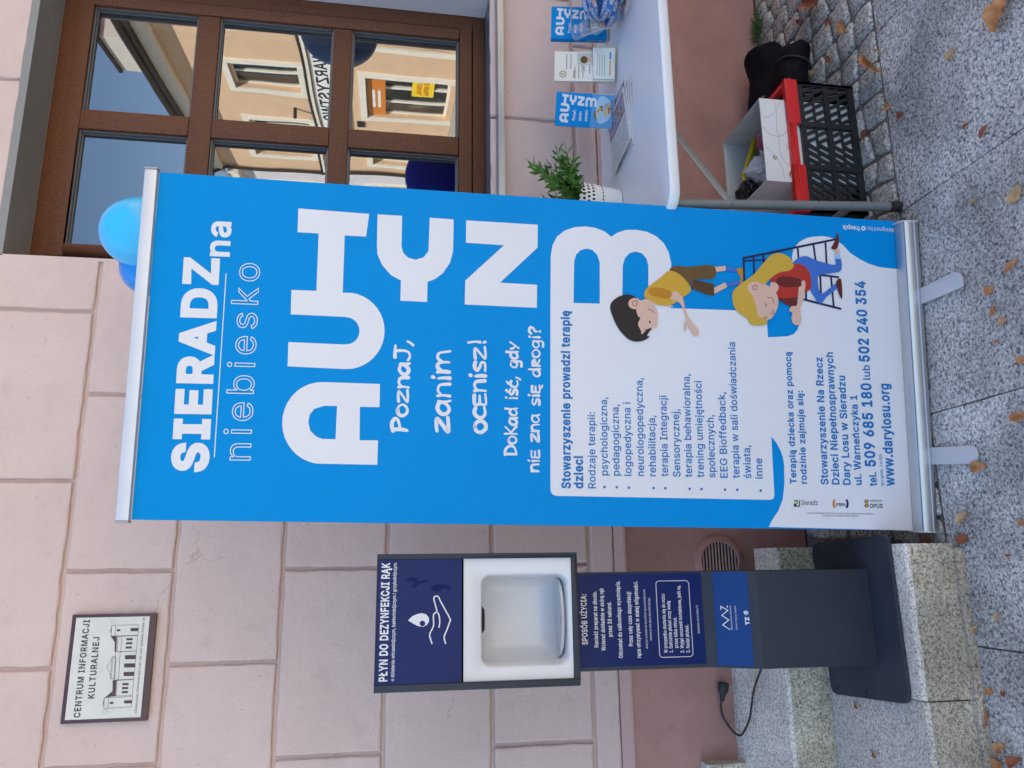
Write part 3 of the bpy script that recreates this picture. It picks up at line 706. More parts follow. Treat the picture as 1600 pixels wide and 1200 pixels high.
def stroke(mb, pl, pts, w, off, closed=False, taper=None):
    """Flat line of width w through plane points (u, v)."""
    P = [Vector((p[0], p[1])) for p in pts]
    n = len(P)
    L, R = [], []
    for i in range(n):
        if closed:
            d0, d1 = (P[i] - P[i - 1]).normalized(), (P[(i + 1) % n] - P[i]).normalized()
        else:
            d0 = (P[i] - P[i - 1]).normalized() if i else (P[1] - P[0]).normalized()
            d1 = (P[i + 1] - P[i]).normalized() if i < n - 1 else d0
        t = d0 + d1
        t = t.normalized() if t.length > 1e-4 else d1
        nn = Vector((-t.y, t.x))
        m = 1 / max(0.45, nn.dot(Vector((-d1.y, d1.x))))
        ww = w * (taper[i] if taper else 1)
        L.append(P[i] + nn * ww / 2 * m)
        R.append(P[i] - nn * ww / 2 * m)
    k = len(mb.v)
    mb.v += [pl.pt(p.x, p.y, off) for p in L] + [pl.pt(p.x, p.y, off) for p in R]
    for i in range(n if closed else n - 1):
        j = (i + 1) % n
        mb.f.append((k + i, k + n + i, k + n + j, k + j))


GLYPHS = {}
for _l in GLYPH_DATA.strip('\n').split('\n'):
    _h, *_c = _l[1:].split('|')
    GLYPHS[_l[0]] = (int(_h) / 1000.0, [[tuple(int(a) / 1000.0 for a in p.split(',')) for p in c.split()] for c in _c if c])
CAP = 0.509
_tess = {}


def glyph(ch):
    if ch not in _tess:
        adv, cs = GLYPHS[ch]
        out = []
        for i, c in enumerate(cs):
            depth = sum(_inside(c[0], d) for j, d in enumerate(cs) if j != i)
            if (_area(c) > 0) != (depth % 2 == 0):
                c = c[::-1]
            out.append(c)
        tris = fill(out) if out else ([], [])
        _tess[ch] = (adv, out, tris)
    return _tess[ch]


def _offset(c, w):
    res = []
    n = len(c)
    for i in range(n):
        a, b, d = Vector(c[i - 1]), Vector(c[i]), Vector(c[(i + 1) % n])
        d0, d1 = (b - a), (d - b)
        if d0.length < 1e-6 or d1.length < 1e-6:
            res.append(b)
            continue
        d0, d1 = d0.normalized(), d1.normalized()
        n0, n1 = Vector((d0.y, -d0.x)), Vector((d1.y, -d1.x))
        m = n0 + n1
        m = m.normalized() if m.length > 1e-4 else n1
        res.append(b + m * w / max(0.55, m.dot(n1)))
    return res


def text(mb, pl, s, p0, p1, cap, off, bold=0.0, outline=0.0, track=0.0):
    """Letter a line of text from p0 to p1 (both plane u, v on the baseline); cap = capital height."""
    p0, p1 = Vector(p0), Vector(p1)
    track += bold * 1.6
    adv = sum(glyph(c)[0] + track for c in s)
    first, last = glyph(s[0]), glyph(s[-1])
    lead = min((x for c in first[1] for x, y in c), default=0)
    tail = last[0] - max((x for c in last[1] for x, y in c), default=last[0])
    W = adv - track - lead - tail
    e1 = (p1 - p0).normalized()
    e2 = Vector((-e1.y, e1.x))
    sx, sy = (p1 - p0).length / W, cap / CAP
    x = -lead

    def P(q, o):
        u = p0 + e1 * (q[0] * sx) + e2 * (q[1] * sy)
        return pl.pt(u.x, u.y, o)
    for ch in s:
        a, cs, tris = glyph(ch)
        if not outline:
            k = len(mb.v)
            mb.v += [P((px + x, py), off) for px, py in tris[0]]
            mb.f += [tuple(k + i for i in t) for t in tris[1]]
        w = bold or outline
        if w and cs:
            for c in cs:
                n = len(c)
                o2 = _offset(c, w)
                i2 = c if not outline else _offset(c, -outline)
                k = len(mb.v)
                mb.v += [P((q[0] + x, q[1]), off) for q in i2] + [P((q[0] + x, q[1]), off) for q in o2]
                for i in range(n):
                    j = (i + 1) % n
                    mb.f.append((k + i, k + n + i, k + n + j, k + j))
        x += a + track


def px_text(mb, pl, s, q0, q1, cap_px, off, bold=0.0, outline=0.0, level=True, mp=None, track=0.0):
    """Text placed by measuring the photograph: baseline start and end, capital height in pixels."""
    mp = mp or pl.uv
    a, b = Vector(mp(q0)), Vector(mp(q1))
    if level:
        b = Vector((b.x, a.y))
    d = Vector((q1[0] - q0[0], q1[1] - q0[1])).normalized()
    up = Vector(mp((q0[0] + d.y * cap_px, q0[1] - d.x * cap_px)))
    text(mb, pl, s, a, b, (up - a).length, off, bold, outline, track)


# ------------------------------------------------------------------ ground: sheet, cobbled strip along the wall, granite slabs
EDGE_Y = -0.703
g = MB().poly([(-60, -60, -0.012), (60, -60, -0.012), (60, 30, -0.012), (-60, 30, -0.012)]).build('ground', M['joint'])
tag(g, kind='structure')
street = MB().poly([(-60, -60, -0.004), (60, -60, -0.004), (60, -3.137, -0.004), (-60, -3.137, -0.004)]).build('street', M['asphalt'])
tag(street, kind='structure')

pav = MB().poly([(-8, -3.137, -0.008), (9, -3.137, -0.008), (9, EDGE_Y - 0.002, -0.008), (-8, EDGE_Y - 0.002, -0.008)]).build('pavement', M['joint'])
tag(pav, kind='structure')
slab_me = []
for k in range(6):
    mb = MB()
    hw, ht = 0.3018, 0.0
    top = [(-hw, -hw), (hw, -hw), (hw, hw), (-hw, hw)]
    ring0, ring1 = [], []
    for i in range(4):
        a, b = Vector(top[i]), Vector(top[(i + 1) % 4])
        for t in range(6):
            p = a.lerp(b, t / 6)
            j = random.uniform(-0.0012, 0.0012)
            ring0.append((p.x + j, p.y + j, -0.010))
            ring1.append((p.x * 0.992 + j, p.y * 0.992 + j, 0.0))
    mid = [(x * 1.005, y * 1.005, -0.0025) for x, y, z in ring1]
    mb.rings([ring0, mid, ring1], False, True)
    me = bpy.data.meshes.new('granite_slab')
    me.from_pydata([tuple(p) for p in mb.v], [], mb.f)
    me.materials.append(M['slab_warm' if k % 3 == 2 else 'slab'])
    slab_me.append(me)
for r in range(4):
    for c in range(-6, 9):
        x = 0.395 + 0.605 * c - 0.3025 + (0.3 if r % 2 else 0.0)
        o = bpy.data.objects.new('granite_slab', random.choice(slab_me))
        COL.objects.link(o)
        o.parent = pav
        o.location = (x, EDGE_Y - 0.3045 - 0.607 * r, random.uniform(-0.0015, 0.0))

cob = MB().poly([(-8, EDGE_Y, -0.005), (9, EDGE_Y, -0.005), (9, 0.0, -0.005), (-8, 0.0, -0.005)]).build('cobble_strip', M['joint'])
tag(cob, kind='structure')


cells = []                                              # rows of setts running out from the wall, each row cut at its own places
xr = [0.06]
while xr[-1] < 2.9:
    xr.append(xr[-1] + random.uniform(0.082, 0.108))


def row_edge(j, y):
    return xr[j] + 0.16 * (y + 0.35) * math.sin(xr[j] * 1.7 + 0.4) + 0.010 * noise.noise((xr[j] * 9, y * 9, 2.0))


for j in range(len(xr) - 1):
    ys = [EDGE_Y + 0.001]
    while ys[-1] < -0.06:
        ys.append(ys[-1] + random.uniform(0.075, 0.125))
    ys = [y for y in ys if y < -0.05] + [-0.003]
    sk = [random.uniform(-0.014, 0.014) for _ in ys]
    sk[0] = sk[-1] = 0.0
    for k in range(len(ys) - 1):
        y0, y1, s0, s1 = ys[k], ys[k + 1], sk[k], sk[k + 1]
        gp = 0.0032 + random.uniform(0, 0.0022)
        cells.append([(row_edge(j, y0 + s0) + gp, y0 + s0 + gp), (row_edge(j + 1, y0 - s0) - gp, y0 - s0 + gp), (row_edge(j + 1, y1 - s1) - gp, y1 - s1 - gp), (row_edge(j, y1 + s1) + gp, y1 + s1 - gp)])
ncob = 0
for poly in cells:
    if _area(poly) < 0:
        poly = poly[::-1]
    cx, cy = sum(p[0] for p in poly) / len(poly), sum(p[1] for p in poly) / len(poly)
    ring = []
    for i in range(len(poly)):                       # round the corners and split the edges
        p, q = Vector(poly[i]), Vector(poly[(i + 1) % len(poly)])
        for t in (0.10, 0.36, 0.64, 0.90):
            w = p.lerp(q, t)
            ring.append((w.x + random.uniform(-.0022, .0022) - cx, w.y + random.uniform(-.0022, .0022) - cy))
    h = random.uniform(-0.001, 0.006)
    tx, ty = random.uniform(-.03, .03), random.uniform(-.03, .03)
    lev = [(1.0, -0.012), (0.985, -0.003 + h * 0.3), (0.93, h * .6 + 0.0005), (0.6, h * .6 + 0.002)]
    mb = MB().rings([[(px * s + random.uniform(-.001, .001), py * s, z + (px * tx + py * ty) * s + random.uniform(-.0006, .0006)) for px, py in ring] for s, z in lev], False, True)
    me = bpy.data.meshes.new('cobblestone')
    me.from_pydata([tuple(p) for p in mb.v], [], mb.f)
    me.shade_smooth()
    me.materials.append(M['cobble'])
    o = bpy.data.objects.new('cobblestone', me)
    COL.objects.link(o)
    o.parent = cob
    o.location = (cx, cy, 0)
    ncob += 1
print('cobbles', ncob)

# ------------------------------------------------------------------ the pink building
WY = 0.03                                               # face of the rusticated blocks
house = thing('town_house', 'pale pink rusticated stucco building with reddish plinth behind the banner', 'building', (0, 0, 0))
OX0, OX1, OZ0, OZ1 = 1.025, 2.262, 1.112, 2.748         # window opening
MB().box(-26, OX0, 0.0422, 9, 0.0, 7.3).box(OX1, 8.8, 0.0422, 9, 0.0, 7.3).box(OX0, OX1, 0.0422, 9, OZ1, 7.3).box(OX0, OX1, 0.0422, 9, 0, OZ0 - 0.02).build('wall_body', M['groove'], house)
MB().extrude([(-26, 0.046, 0.0), (-26, 0.0, 0.0), (-26, 0.0, 0.662), (-26, 0.004, 0.668), (-26, 0.028, 0.689), (-26, 0.046, 0.690)], (34.8, 0, 0)).build('plinth', M['plinth'], house)
MB().extrude([(-26, 0.0035, 0.6695), (-26, -0.0035, 0.664), (-26, -0.003, 0.672), (-26, 0.027, 0.697), (-26, 0.03, 0.690)], (34.8, 0, 0)).build('plinth_ledge', M['ledge'], house)

ZJ = [0.692, 0.785, 1.119, 1.464, 1.792, 2.120, 2.441, 2.764, 3.09, 3.42, 3.75]
XO = [0.35, 0.005, -0.28, 0.0, -0.28, 0.0, -0.28, 0.0, -0.28, 0.0]
PERIOD = 0.5585
GAP = 0.0048


def wall_block(x0, x1, z0, z1):
    x0, x1, z0, z1 = x0 + GAP, x1 - GAP, z0 + GAP, z1 - GAP
    if x1 - x0 < 0.03:
        return
    ring = []
    cs = [(x0, z0), (x1, z0), (x1, z1), (x0, z1)]
    for i in range(4):
        a, b = Vector(cs[i]), Vector(cs[(i + 1) % 4])
        n = max(2, int((b - a).length / 0.035))
        for t in range(n):
            p = a.lerp(b, t / n)
            ring.append((p.x, p.y))
    cx, cz = (x0 + x1) / 2, (z0 + z1) / 2

    def level(inset, y, jit):
        r = []
        for k, (x, z) in enumerate(ring):
            ix = max(x0 + inset, min(x1 - inset, x))
            iz = max(z0 + inset, min(z1 - inset, z))
            j = (noise.noise((x * 22, z * 22, 3.1)) + .7 * noise.noise((x * 60, z * 60, 1.1))) * jit + random.uniform(-jit, jit) * 0.35
            r.append((ix + j, y + abs(noise.noise((x * 15, z * 15, 9))) * jit, iz + j))
        return r
    mb = MB().rings([level(0, 0.0418, 0.0025), level(0.0015, 0.036, 0.0034), level(0.0035, 0.0312, 0.0026), level(0.0078, 0.030, 0.0006)], False, True)
    o = mb.build('wall_block', M['stucco'], house)


for r in range(len(ZJ) - 1):
    z0, z1 = ZJ[r], ZJ[r + 1]
    per = PERIOD * 3 if r == 0 else PERIOD
    x = XO[r] - per * math.ceil((XO[r] + 2.8) / per)
    while x < 4.6:
        a, b = x, x + per
        x = b
        if z1 <= OZ0 + 0.02 or z0 >= OZ1 - 0.02:
            wall_block(a, b, z0, z1)
            continue
        # rows beside the window
        zz1 = z1 if z1 < OZ1 + 0.1 else z1
        if a < OX0:
            wall_block(a, min(b, OX0 + GAP - 0.001) if b > OX0 - 0.09 else b, z0, zz1)
        if b > OX1:
            wall_block(max(a, OX1 - GAP + 0.001), b, z0, zz1)

# window: reveal, frame, mullions, panes
FY = 0.21
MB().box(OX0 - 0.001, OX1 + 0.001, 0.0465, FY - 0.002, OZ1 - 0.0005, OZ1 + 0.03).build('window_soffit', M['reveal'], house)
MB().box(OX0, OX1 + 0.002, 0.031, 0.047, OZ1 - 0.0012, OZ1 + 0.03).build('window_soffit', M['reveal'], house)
MB().box(OX1 - 0.004, OX1 + 0.012, 0.0305, FY - 0.002, OZ0, OZ1 - 0.002).build('window_jamb', M['jamb'], house)
MB().box(OX0 - 0.01, OX0 + 0.001, 0.0305, FY - 0.002, OZ0, OZ1 - 0.002).build('window_jamb', M['stucco'], house)
win = MB().box(OX0 + 0.0015, OX1 - 0.0045, FY, FY + 0.05, OZ0 + 0.001, OZ0 + 0.052).box(OX0 + 0.0015, OX1 - 0.0045, FY, FY + 0.05, OZ1 - 0.055, OZ1 - 0.0015) \
    .box(OX0 + 0.0015, OX0 + 0.066, FY, FY + 0.05, OZ0 + 0.052, OZ1 - 0.055).box(OX1 - 0.072, OX1 - 0.0045, FY, FY + 0.05, OZ0 + 0.052, OZ1 - 0.055).build('window', M['wood'], house, bevel=0.003)
SX0, SX1, SZ0, SZ1 = OX0 + 0.070, OX1 - 0.076, OZ0 + 0.056, OZ1 - 0.059
SY = FY - 0.012
ST = 0.053
MB().box(SX0, SX1, SY, SY + 0.06, SZ0, SZ0 + ST).box(SX0, SX1, SY, SY + 0.06, SZ1 - ST, SZ1) \
    .box(SX0, SX0 + ST - 0.004, SY, SY + 0.06, SZ0 + ST, SZ1 - ST).box(SX1 - ST + 0.004, SX1, SY, SY + 0.06, SZ0 + ST, SZ1 - ST).build('sash', M['wood'], win, bevel=0.004)
MXA, MXB = 1.604, 1.684
for z0, z1 in ((2.169, 2.251), (1.657, 1.729)):
    MB().box(SX0 + ST, SX1 - ST, SY + 0.002, SY + 0.05, z0, z1).build('transom', M['wood'], win, bevel=0.004)
zs = [SZ0 + ST, 1.657, 1.729, 2.169, 2.251, SZ1 - ST]
for a in (0, 2, 4):
    MB().box(MXA, MXB, SY + 0.001, SY + 0.052, zs[a] + 0.001, zs[a + 1] - 0.001).build('mullion', M['wood'], win, bevel=0.004)
tilt = {}
for a in (0, 2, 4):
    for xa, xb in ((SX0 + ST - 0.004, MXA), (MXB, SX1 - ST + 0.004)):
        y = SY + 0.036
        dz, dx = random.uniform(-.0012, .0012), random.uniform(-.0012, .0012)
        MB().poly([(xa, y + dx, zs[a]), (xb, y - dx, zs[a]), (xb, y - dx + dz, zs[a + 1]), (xa, y + dx + dz, zs[a + 1])]).build('pane', M['window_glass'], win)
        bead = MB()
        for p in (0.0, 0.011):
            bead.box(xa, xb, y - 0.020 + p, y - 0.012 + p, zs[a], zs[a] + 0.006 + p * .4).box(xa, xb, y - 0.020 + p, y - 0.012 + p, zs[a + 1] - 0.006 - p * .4, zs[a + 1])
            bead.box(xa, xa + 0.006 + p * .4, y - 0.020 + p, y - 0.012 + p, zs[a] + 0.01, zs[a + 1] - 0.01).box(xb - 0.006 - p * .4, xb, y - 0.020 + p, y - 0.012 + p, zs[a] + 0.01, zs[a + 1] - 0.01)
        bead.build('gasket', M['gasket'], win)
MB().extrude([(OX0, FY, OZ0 - 0.001), (OX0, -0.012, OZ0 - 0.022), (OX0, -0.012, OZ0 - 0.045), (OX0, -0.009, OZ0 - 0.045), (OX0, -0.009, OZ0 - 0.026), (OX0, FY, OZ0 - 0.005)], (OX1 - OX0 + 0.02, 0, 0)).build('window_sill', M['sill'], house)
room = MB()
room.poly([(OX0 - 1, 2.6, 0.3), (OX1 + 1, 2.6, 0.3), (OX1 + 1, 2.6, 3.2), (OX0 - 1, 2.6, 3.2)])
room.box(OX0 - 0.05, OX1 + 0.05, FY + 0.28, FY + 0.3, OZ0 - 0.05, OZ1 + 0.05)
room.build('room_dark_sheet', M['ink'], house)  # black sheets behind the glass, the unlit room's darkness put into their colour

# round ventilation grille in the plinth
vc = Vector((0.008, 0.0, 0.332))
vent = MB().lathe([(0.066, 0.004), (0.066, 0.012), (0.070, 0.014), (0.084, 0.010), (0.088, 0.003), (0.088, -0.002)], vc, 48, axis='y').build('vent_ring', M['plinth'], house, smooth=True)
MB().lathe([(0.0005, 0.0012), (0.067, 0.0012)], vc, 32, axis='y').build('vent_recess', M['black'], vent)
for k in range(11):
    z = -0.058 + k * 0.0116
    hw = math.sqrt(max(0.0, 0.066 ** 2 - z * z))
    if hw > 0.01:
        MB().box(vc.x - hw, vc.x + hw, -0.0075, -0.0030, vc.z + z - 0.0021, vc.z + z + 0.0021).build('vent_slat', M['ledge'], vent)

# ------------------------------------------------------------------ granite steps
steps = thing('granite_steps', 'speckled granite entrance steps with rough risers under the sanitiser stand', 'steps', (-1.2, -0.4, 0))
TZ1, TZ2 = 0.152, 0.288


def step_block(name, x0, x1, yf, yb, z0, zt, m_top, m_front, back_rise=0.0):
    """One block: riser and tread each with its own granite, rounded nosing."""
    n = 14
    top, front = MB(), MB()
    r = 0.012
    prof = [(yf + r - r * math.cos(a), zt - r + r * math.sin(a)) for a in [math.radians(k * 22.5) for k in range(5)]]
    rows = []
    for i in range(n + 1):
        x = x0 + (x1 - x0) * i / n
        j = noise.noise((x * 9, yf * 7, 1)) * 0.003 + random.uniform(-.0006, .0006)
        rows.append([(x, y + j, z) for y, z in prof] + [(x, yb, zt + back_rise)])
    top.rings(rows, False, False, closed=False)
    rows = []
    for i in range(n + 1):
        x = x0 + (x1 - x0) * i / n
        j = noise.noise((x * 9, yf * 7, 1)) * 0.003
        rows.append([(x, yf + j + 0.004 * noise.noise((x * 14, 4, z0)), z0), (x, yf + j + 0.002 * noise.noise((x * 20, 8, z0)), (z0 + zt) / 2), (x, yf + j, zt - r)])
    front.rings(rows, False, False, closed=False)
    for x, s in ((x0, 1), (x1, -1)):
        front.poly([(x, yf, z0), (x, yf, zt - r), (x, yf + r, zt), (x, yb, zt + back_rise), (x, yb, z0)][::s])
    a = top.build(name, m_top, steps, smooth=True)
    front.build('riser', m_front, a, smooth=True)
    return a


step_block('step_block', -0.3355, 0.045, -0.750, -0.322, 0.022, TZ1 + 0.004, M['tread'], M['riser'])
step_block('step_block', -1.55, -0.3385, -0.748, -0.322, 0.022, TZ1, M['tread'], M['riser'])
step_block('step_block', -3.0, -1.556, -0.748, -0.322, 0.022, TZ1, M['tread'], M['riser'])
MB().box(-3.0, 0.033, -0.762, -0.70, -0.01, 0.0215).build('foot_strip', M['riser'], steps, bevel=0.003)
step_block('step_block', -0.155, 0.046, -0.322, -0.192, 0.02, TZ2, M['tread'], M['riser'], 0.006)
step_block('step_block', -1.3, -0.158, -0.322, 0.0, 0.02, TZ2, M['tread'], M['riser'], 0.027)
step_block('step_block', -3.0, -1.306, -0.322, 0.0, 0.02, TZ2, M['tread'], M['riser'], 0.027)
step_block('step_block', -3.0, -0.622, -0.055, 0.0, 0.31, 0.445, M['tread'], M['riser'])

# ------------------------------------------------------------------ roll-up banner
BA, BB = Vector((0.0780, -0.6869, 0)), Vector((0.9352, -0.7760, 0))
BU = (BB - BA).normalized()
BN = BU.cross(Vector((0, 0, 1))).normalized()
lean = math.atan(0.05 / 2.0)
BV = (Vector((0, 0, 1)) * math.cos(lean) - BN * math.sin(lean))
ban = Plane(BA - BN * 0.036, BU, BV)
BW = (BB - BA).length
banner = thing('roll_up_banner', 'tall blue and white roll-up banner with large white letters standing on the pavement', 'banner', BA.lerp(BB, .5))


def uvp(q):
    return ban.uv(q)


S_TL, S_TR, S_BL, S_BR = uvp((205.5, 812)), uvp((250, 269)), uvp((1426, 829)), uvp((1408, 346.3))
TOPV = (S_TL[1] + S_TR[1]) / 2
mb = MB()
NX, NZ = 12, 24
rows = []
for j in range(NZ + 1):
    t = j / NZ
    row = []
    for i in range(NX + 1):
        s = i / NX
        u = (S_BL[0] * (1 - t) + S_TL[0] * t) * (1 - s) + (S_BR[0] * (1 - t) + S_TR[0] * t) * s
        v = 0.046 * (1 - t) + ((S_TL[1] * (1 - s) + S_TR[1] * s)) * t
        row.append(ban.pt(u, v, 0))
    rows.append(row)
sheet = mb.rings(rows, False, False, closed=False).build('print_sheet', M['banner_blue'], banner)
rows2 = [[p - ban.N * 0.0012 for p in r] for r in rows]
MB().rings(rows2, False, False, closed=False).build('sheet_back', M['sheet_back'], banner)
# cassette
prof = [(0.0, 0.006), (0.0012, 0.012), (0.0012, 0.017), (-0.001, 0.019), (-0.0005, 0.026), (-0.004, 0.040), (-0.006, 0.043), (-0.005, 0.0475), (-0.010, 0.050), (-0.020, 0.0535),
        (-0.034, 0.054), (-0.0345, 0.044), (-0.039, 0.044), (-0.0395, 0.055), (-0.060, 0.050), (-0.078, 0.036), (-0.084, 0.006)]


def bpt(u, n, z):
    return BA + BU * u + BN * n + Vector((0, 0, z))


cass = MB().rings([[bpt(u, n, z) for n, z in prof] for u in (0.0, BW)]).build('cassette', M['alu'], banner, smooth=True, sharp=0.35)
capp = [(n * 1.03 + 0.001, z * 1.03 if z > .01 else z - .002) for n, z in prof if n not in (-0.0345, -0.039)]
for a, b in ((-0.004, 0.0), (BW, BW + 0.004)):
    MB().rings([[bpt(u, n, z) for n, z in capp] for u in (a, b)]).build('end_cap', M['alu_light'], banner)
# feet: flat swivel bars lying on the slabs
for px in ([(1430, 451), (1441, 449), (1490, 424.3), (1497, 425.5), (1502, 433), (1503, 447), (1498, 450), (1444, 473), (1432, 477)],
           [(1448, 699), (1460, 699), (1517, 696), (1523, 700), (1526, 710), (1525, 720), (1519, 724.5), (1461.7, 725.7), (1450, 725.7)]):
    ring = [atz(q, 0.0105) for q in px]
    MB().extrude([p - Vector((0, 0, 0.0075)) for p in ring], (0, 0, 0.007)).build('foot', M['alu_light'], banner, bevel=0.0012)
# top rail with end caps
ul, ur = S_TL[0] - 0.002, S_TR[0] + 0.002
vl, vr = uvp((203.5, 812))[1], uvp((248, 269))[1]
RH = 0.030


def rail(u0, u1, n0, n1, dz):
    f = lambda u: vl + (vr - vl) * (u - ul) / (ur - ul)
    return MB().hexa([ban.pt(u0, f(u0) - dz, n1), ban.pt(u1, f(u1) - dz, n1), ban.pt(u1, f(u1) - dz, n0), ban.pt(u0, f(u0) - dz, n0)],
                     [ban.pt(u0, f(u0) + RH + dz, n1), ban.pt(u1, f(u1) + RH + dz, n1), ban.pt(u1, f(u1) + RH + dz, n0), ban.pt(u0, f(u0) + RH + dz, n0)])


tr = rail(ul, ur, -0.006, 0.013, 0).build('top_rail', M['alu_light'], banner, bevel=0.003)
for a, b in ((ul - 0.006, ul), (ur, ur + 0.006)):
    rail(a, b, -0.008, 0.0145, 0.001).build('end_cap', M['grey_plastic'], tr, bevel=0.002)
pole_b, pole_t = bpt(BW / 2, -0.07, 0.07), ban.pt(BW / 2, TOPV, -0.022)
MB().tube([pole_b, pole_t], 0.009, 10).build('pole', M['alu'], banner, smooth=True)

# ---- artwork: contours measured on the photograph
A_OUT = [(593.75, 600)] + [(505, 597)] + arc((503, 661), 62, -88, -272, 18, 64)[1:-1] + [(500, 724.5), (589.5, 726.3), (590.75, 688), (561.8, 688), (562.5, 635.75), (593, 636.2)]
A_IN = [(526.8, 634.5), (524.3, 686.3), (503.8, 685.8)] + [(494, 682), (485, 673), (481.8, 660), (484, 648), (491, 639), (506.3, 634.2)]
UT = [(449.5, 572.5), (538, 576.8)] + arc((541, 517), 60, 90, -90, 20)[1:-1] + [(535.5, 457.5), (538.75, 368), (572, 370), (577, 334.3), (466.3, 325.8), (465, 363), (498, 365), (494.5, 454.5),
      (455.5, 453), (454.3, 491.3), (539, 495.3)] + arc((540.5, 517), 21.3, -85, 85, 12)[1:-1] + [(538, 538.3), (450.8, 534.5)]
YY = [(590, 335), (628.4, 337.4), (627.4, 385), (630, 395), (638, 403), (650, 406), (662, 402), (669.6, 392), (671.5, 340.3), (708.9, 343), (707.9, 392.4), (703, 411), (692, 427), (680, 436), (668, 440.7),
      (667.3, 472), (625.5, 470), (626.5, 438.4), (611, 430), (597, 414), (590, 398), (589, 386)]
ZZ = [(660 + x / 5.217, 310 + y / 5.217) for x, y in [(357, 180), (940, 215), (938, 402), (633, 687), (935, 705), (932, 893), (345, 865), (350, 670), (665, 383), (355, 362)]]
WHITE = [(1201, 823.2), (1426, 829), (1408, 419.5), (1396, 420), (1387, 419), (1372, 417), (1357, 412), (1343, 405), (1328, 395), (1317, 383), (1303, 373), (1292, 370), (1283, 369), (1270, 370), (1260, 372),
         (1249, 378), (1240, 388), (1237, 402), (1241, 425), (1249, 470), (1249, 505), (1246, 515), (1240, 522), (1230, 525.6), (1199.8, 527), (1198, 505), (1198, 487), (1150, 485), (1048, 481.5),
         (1048.5, 411), (1045, 395), (1037, 380), (1025, 369), (1010, 362), (993, 359), (978, 359.5), (965, 363.5), (955, 370), (945, 362), (930, 356), (915, 354), (898, 355), (882, 360.5), (870, 370), (863, 384), (860.5, 400),
         (860, 488), (860, 763), (861, 769), (864, 773), (869, 774.8), (1202, 781), (1207.5, 780), (1209.8, 775), (1209.5, 768), (1205, 682), (1213, 692), (1219, 703), (1223, 714), (1225.2, 728), (1225.5, 755), (1223, 780), (1216, 798), (1206, 813)]
C1 = [(937, 474.5), (937, 410), (933, 398), (926, 391), (917, 388.5), (907, 391), (900, 398), (897, 409), (896, 473.5)]
C2 = [(1013, 476), (1013, 416), (1010, 404), (1003, 396), (993, 393), (983, 396), (976, 404), (973, 415), (972, 474.5)]


def K(pts):
    return [(900 + x / 3.636, 340 + y / 3.636) for x, y in pts]


def cs(pts, n=4):
    return [(p.x, p.y) for p in spline(pts, n, True)]


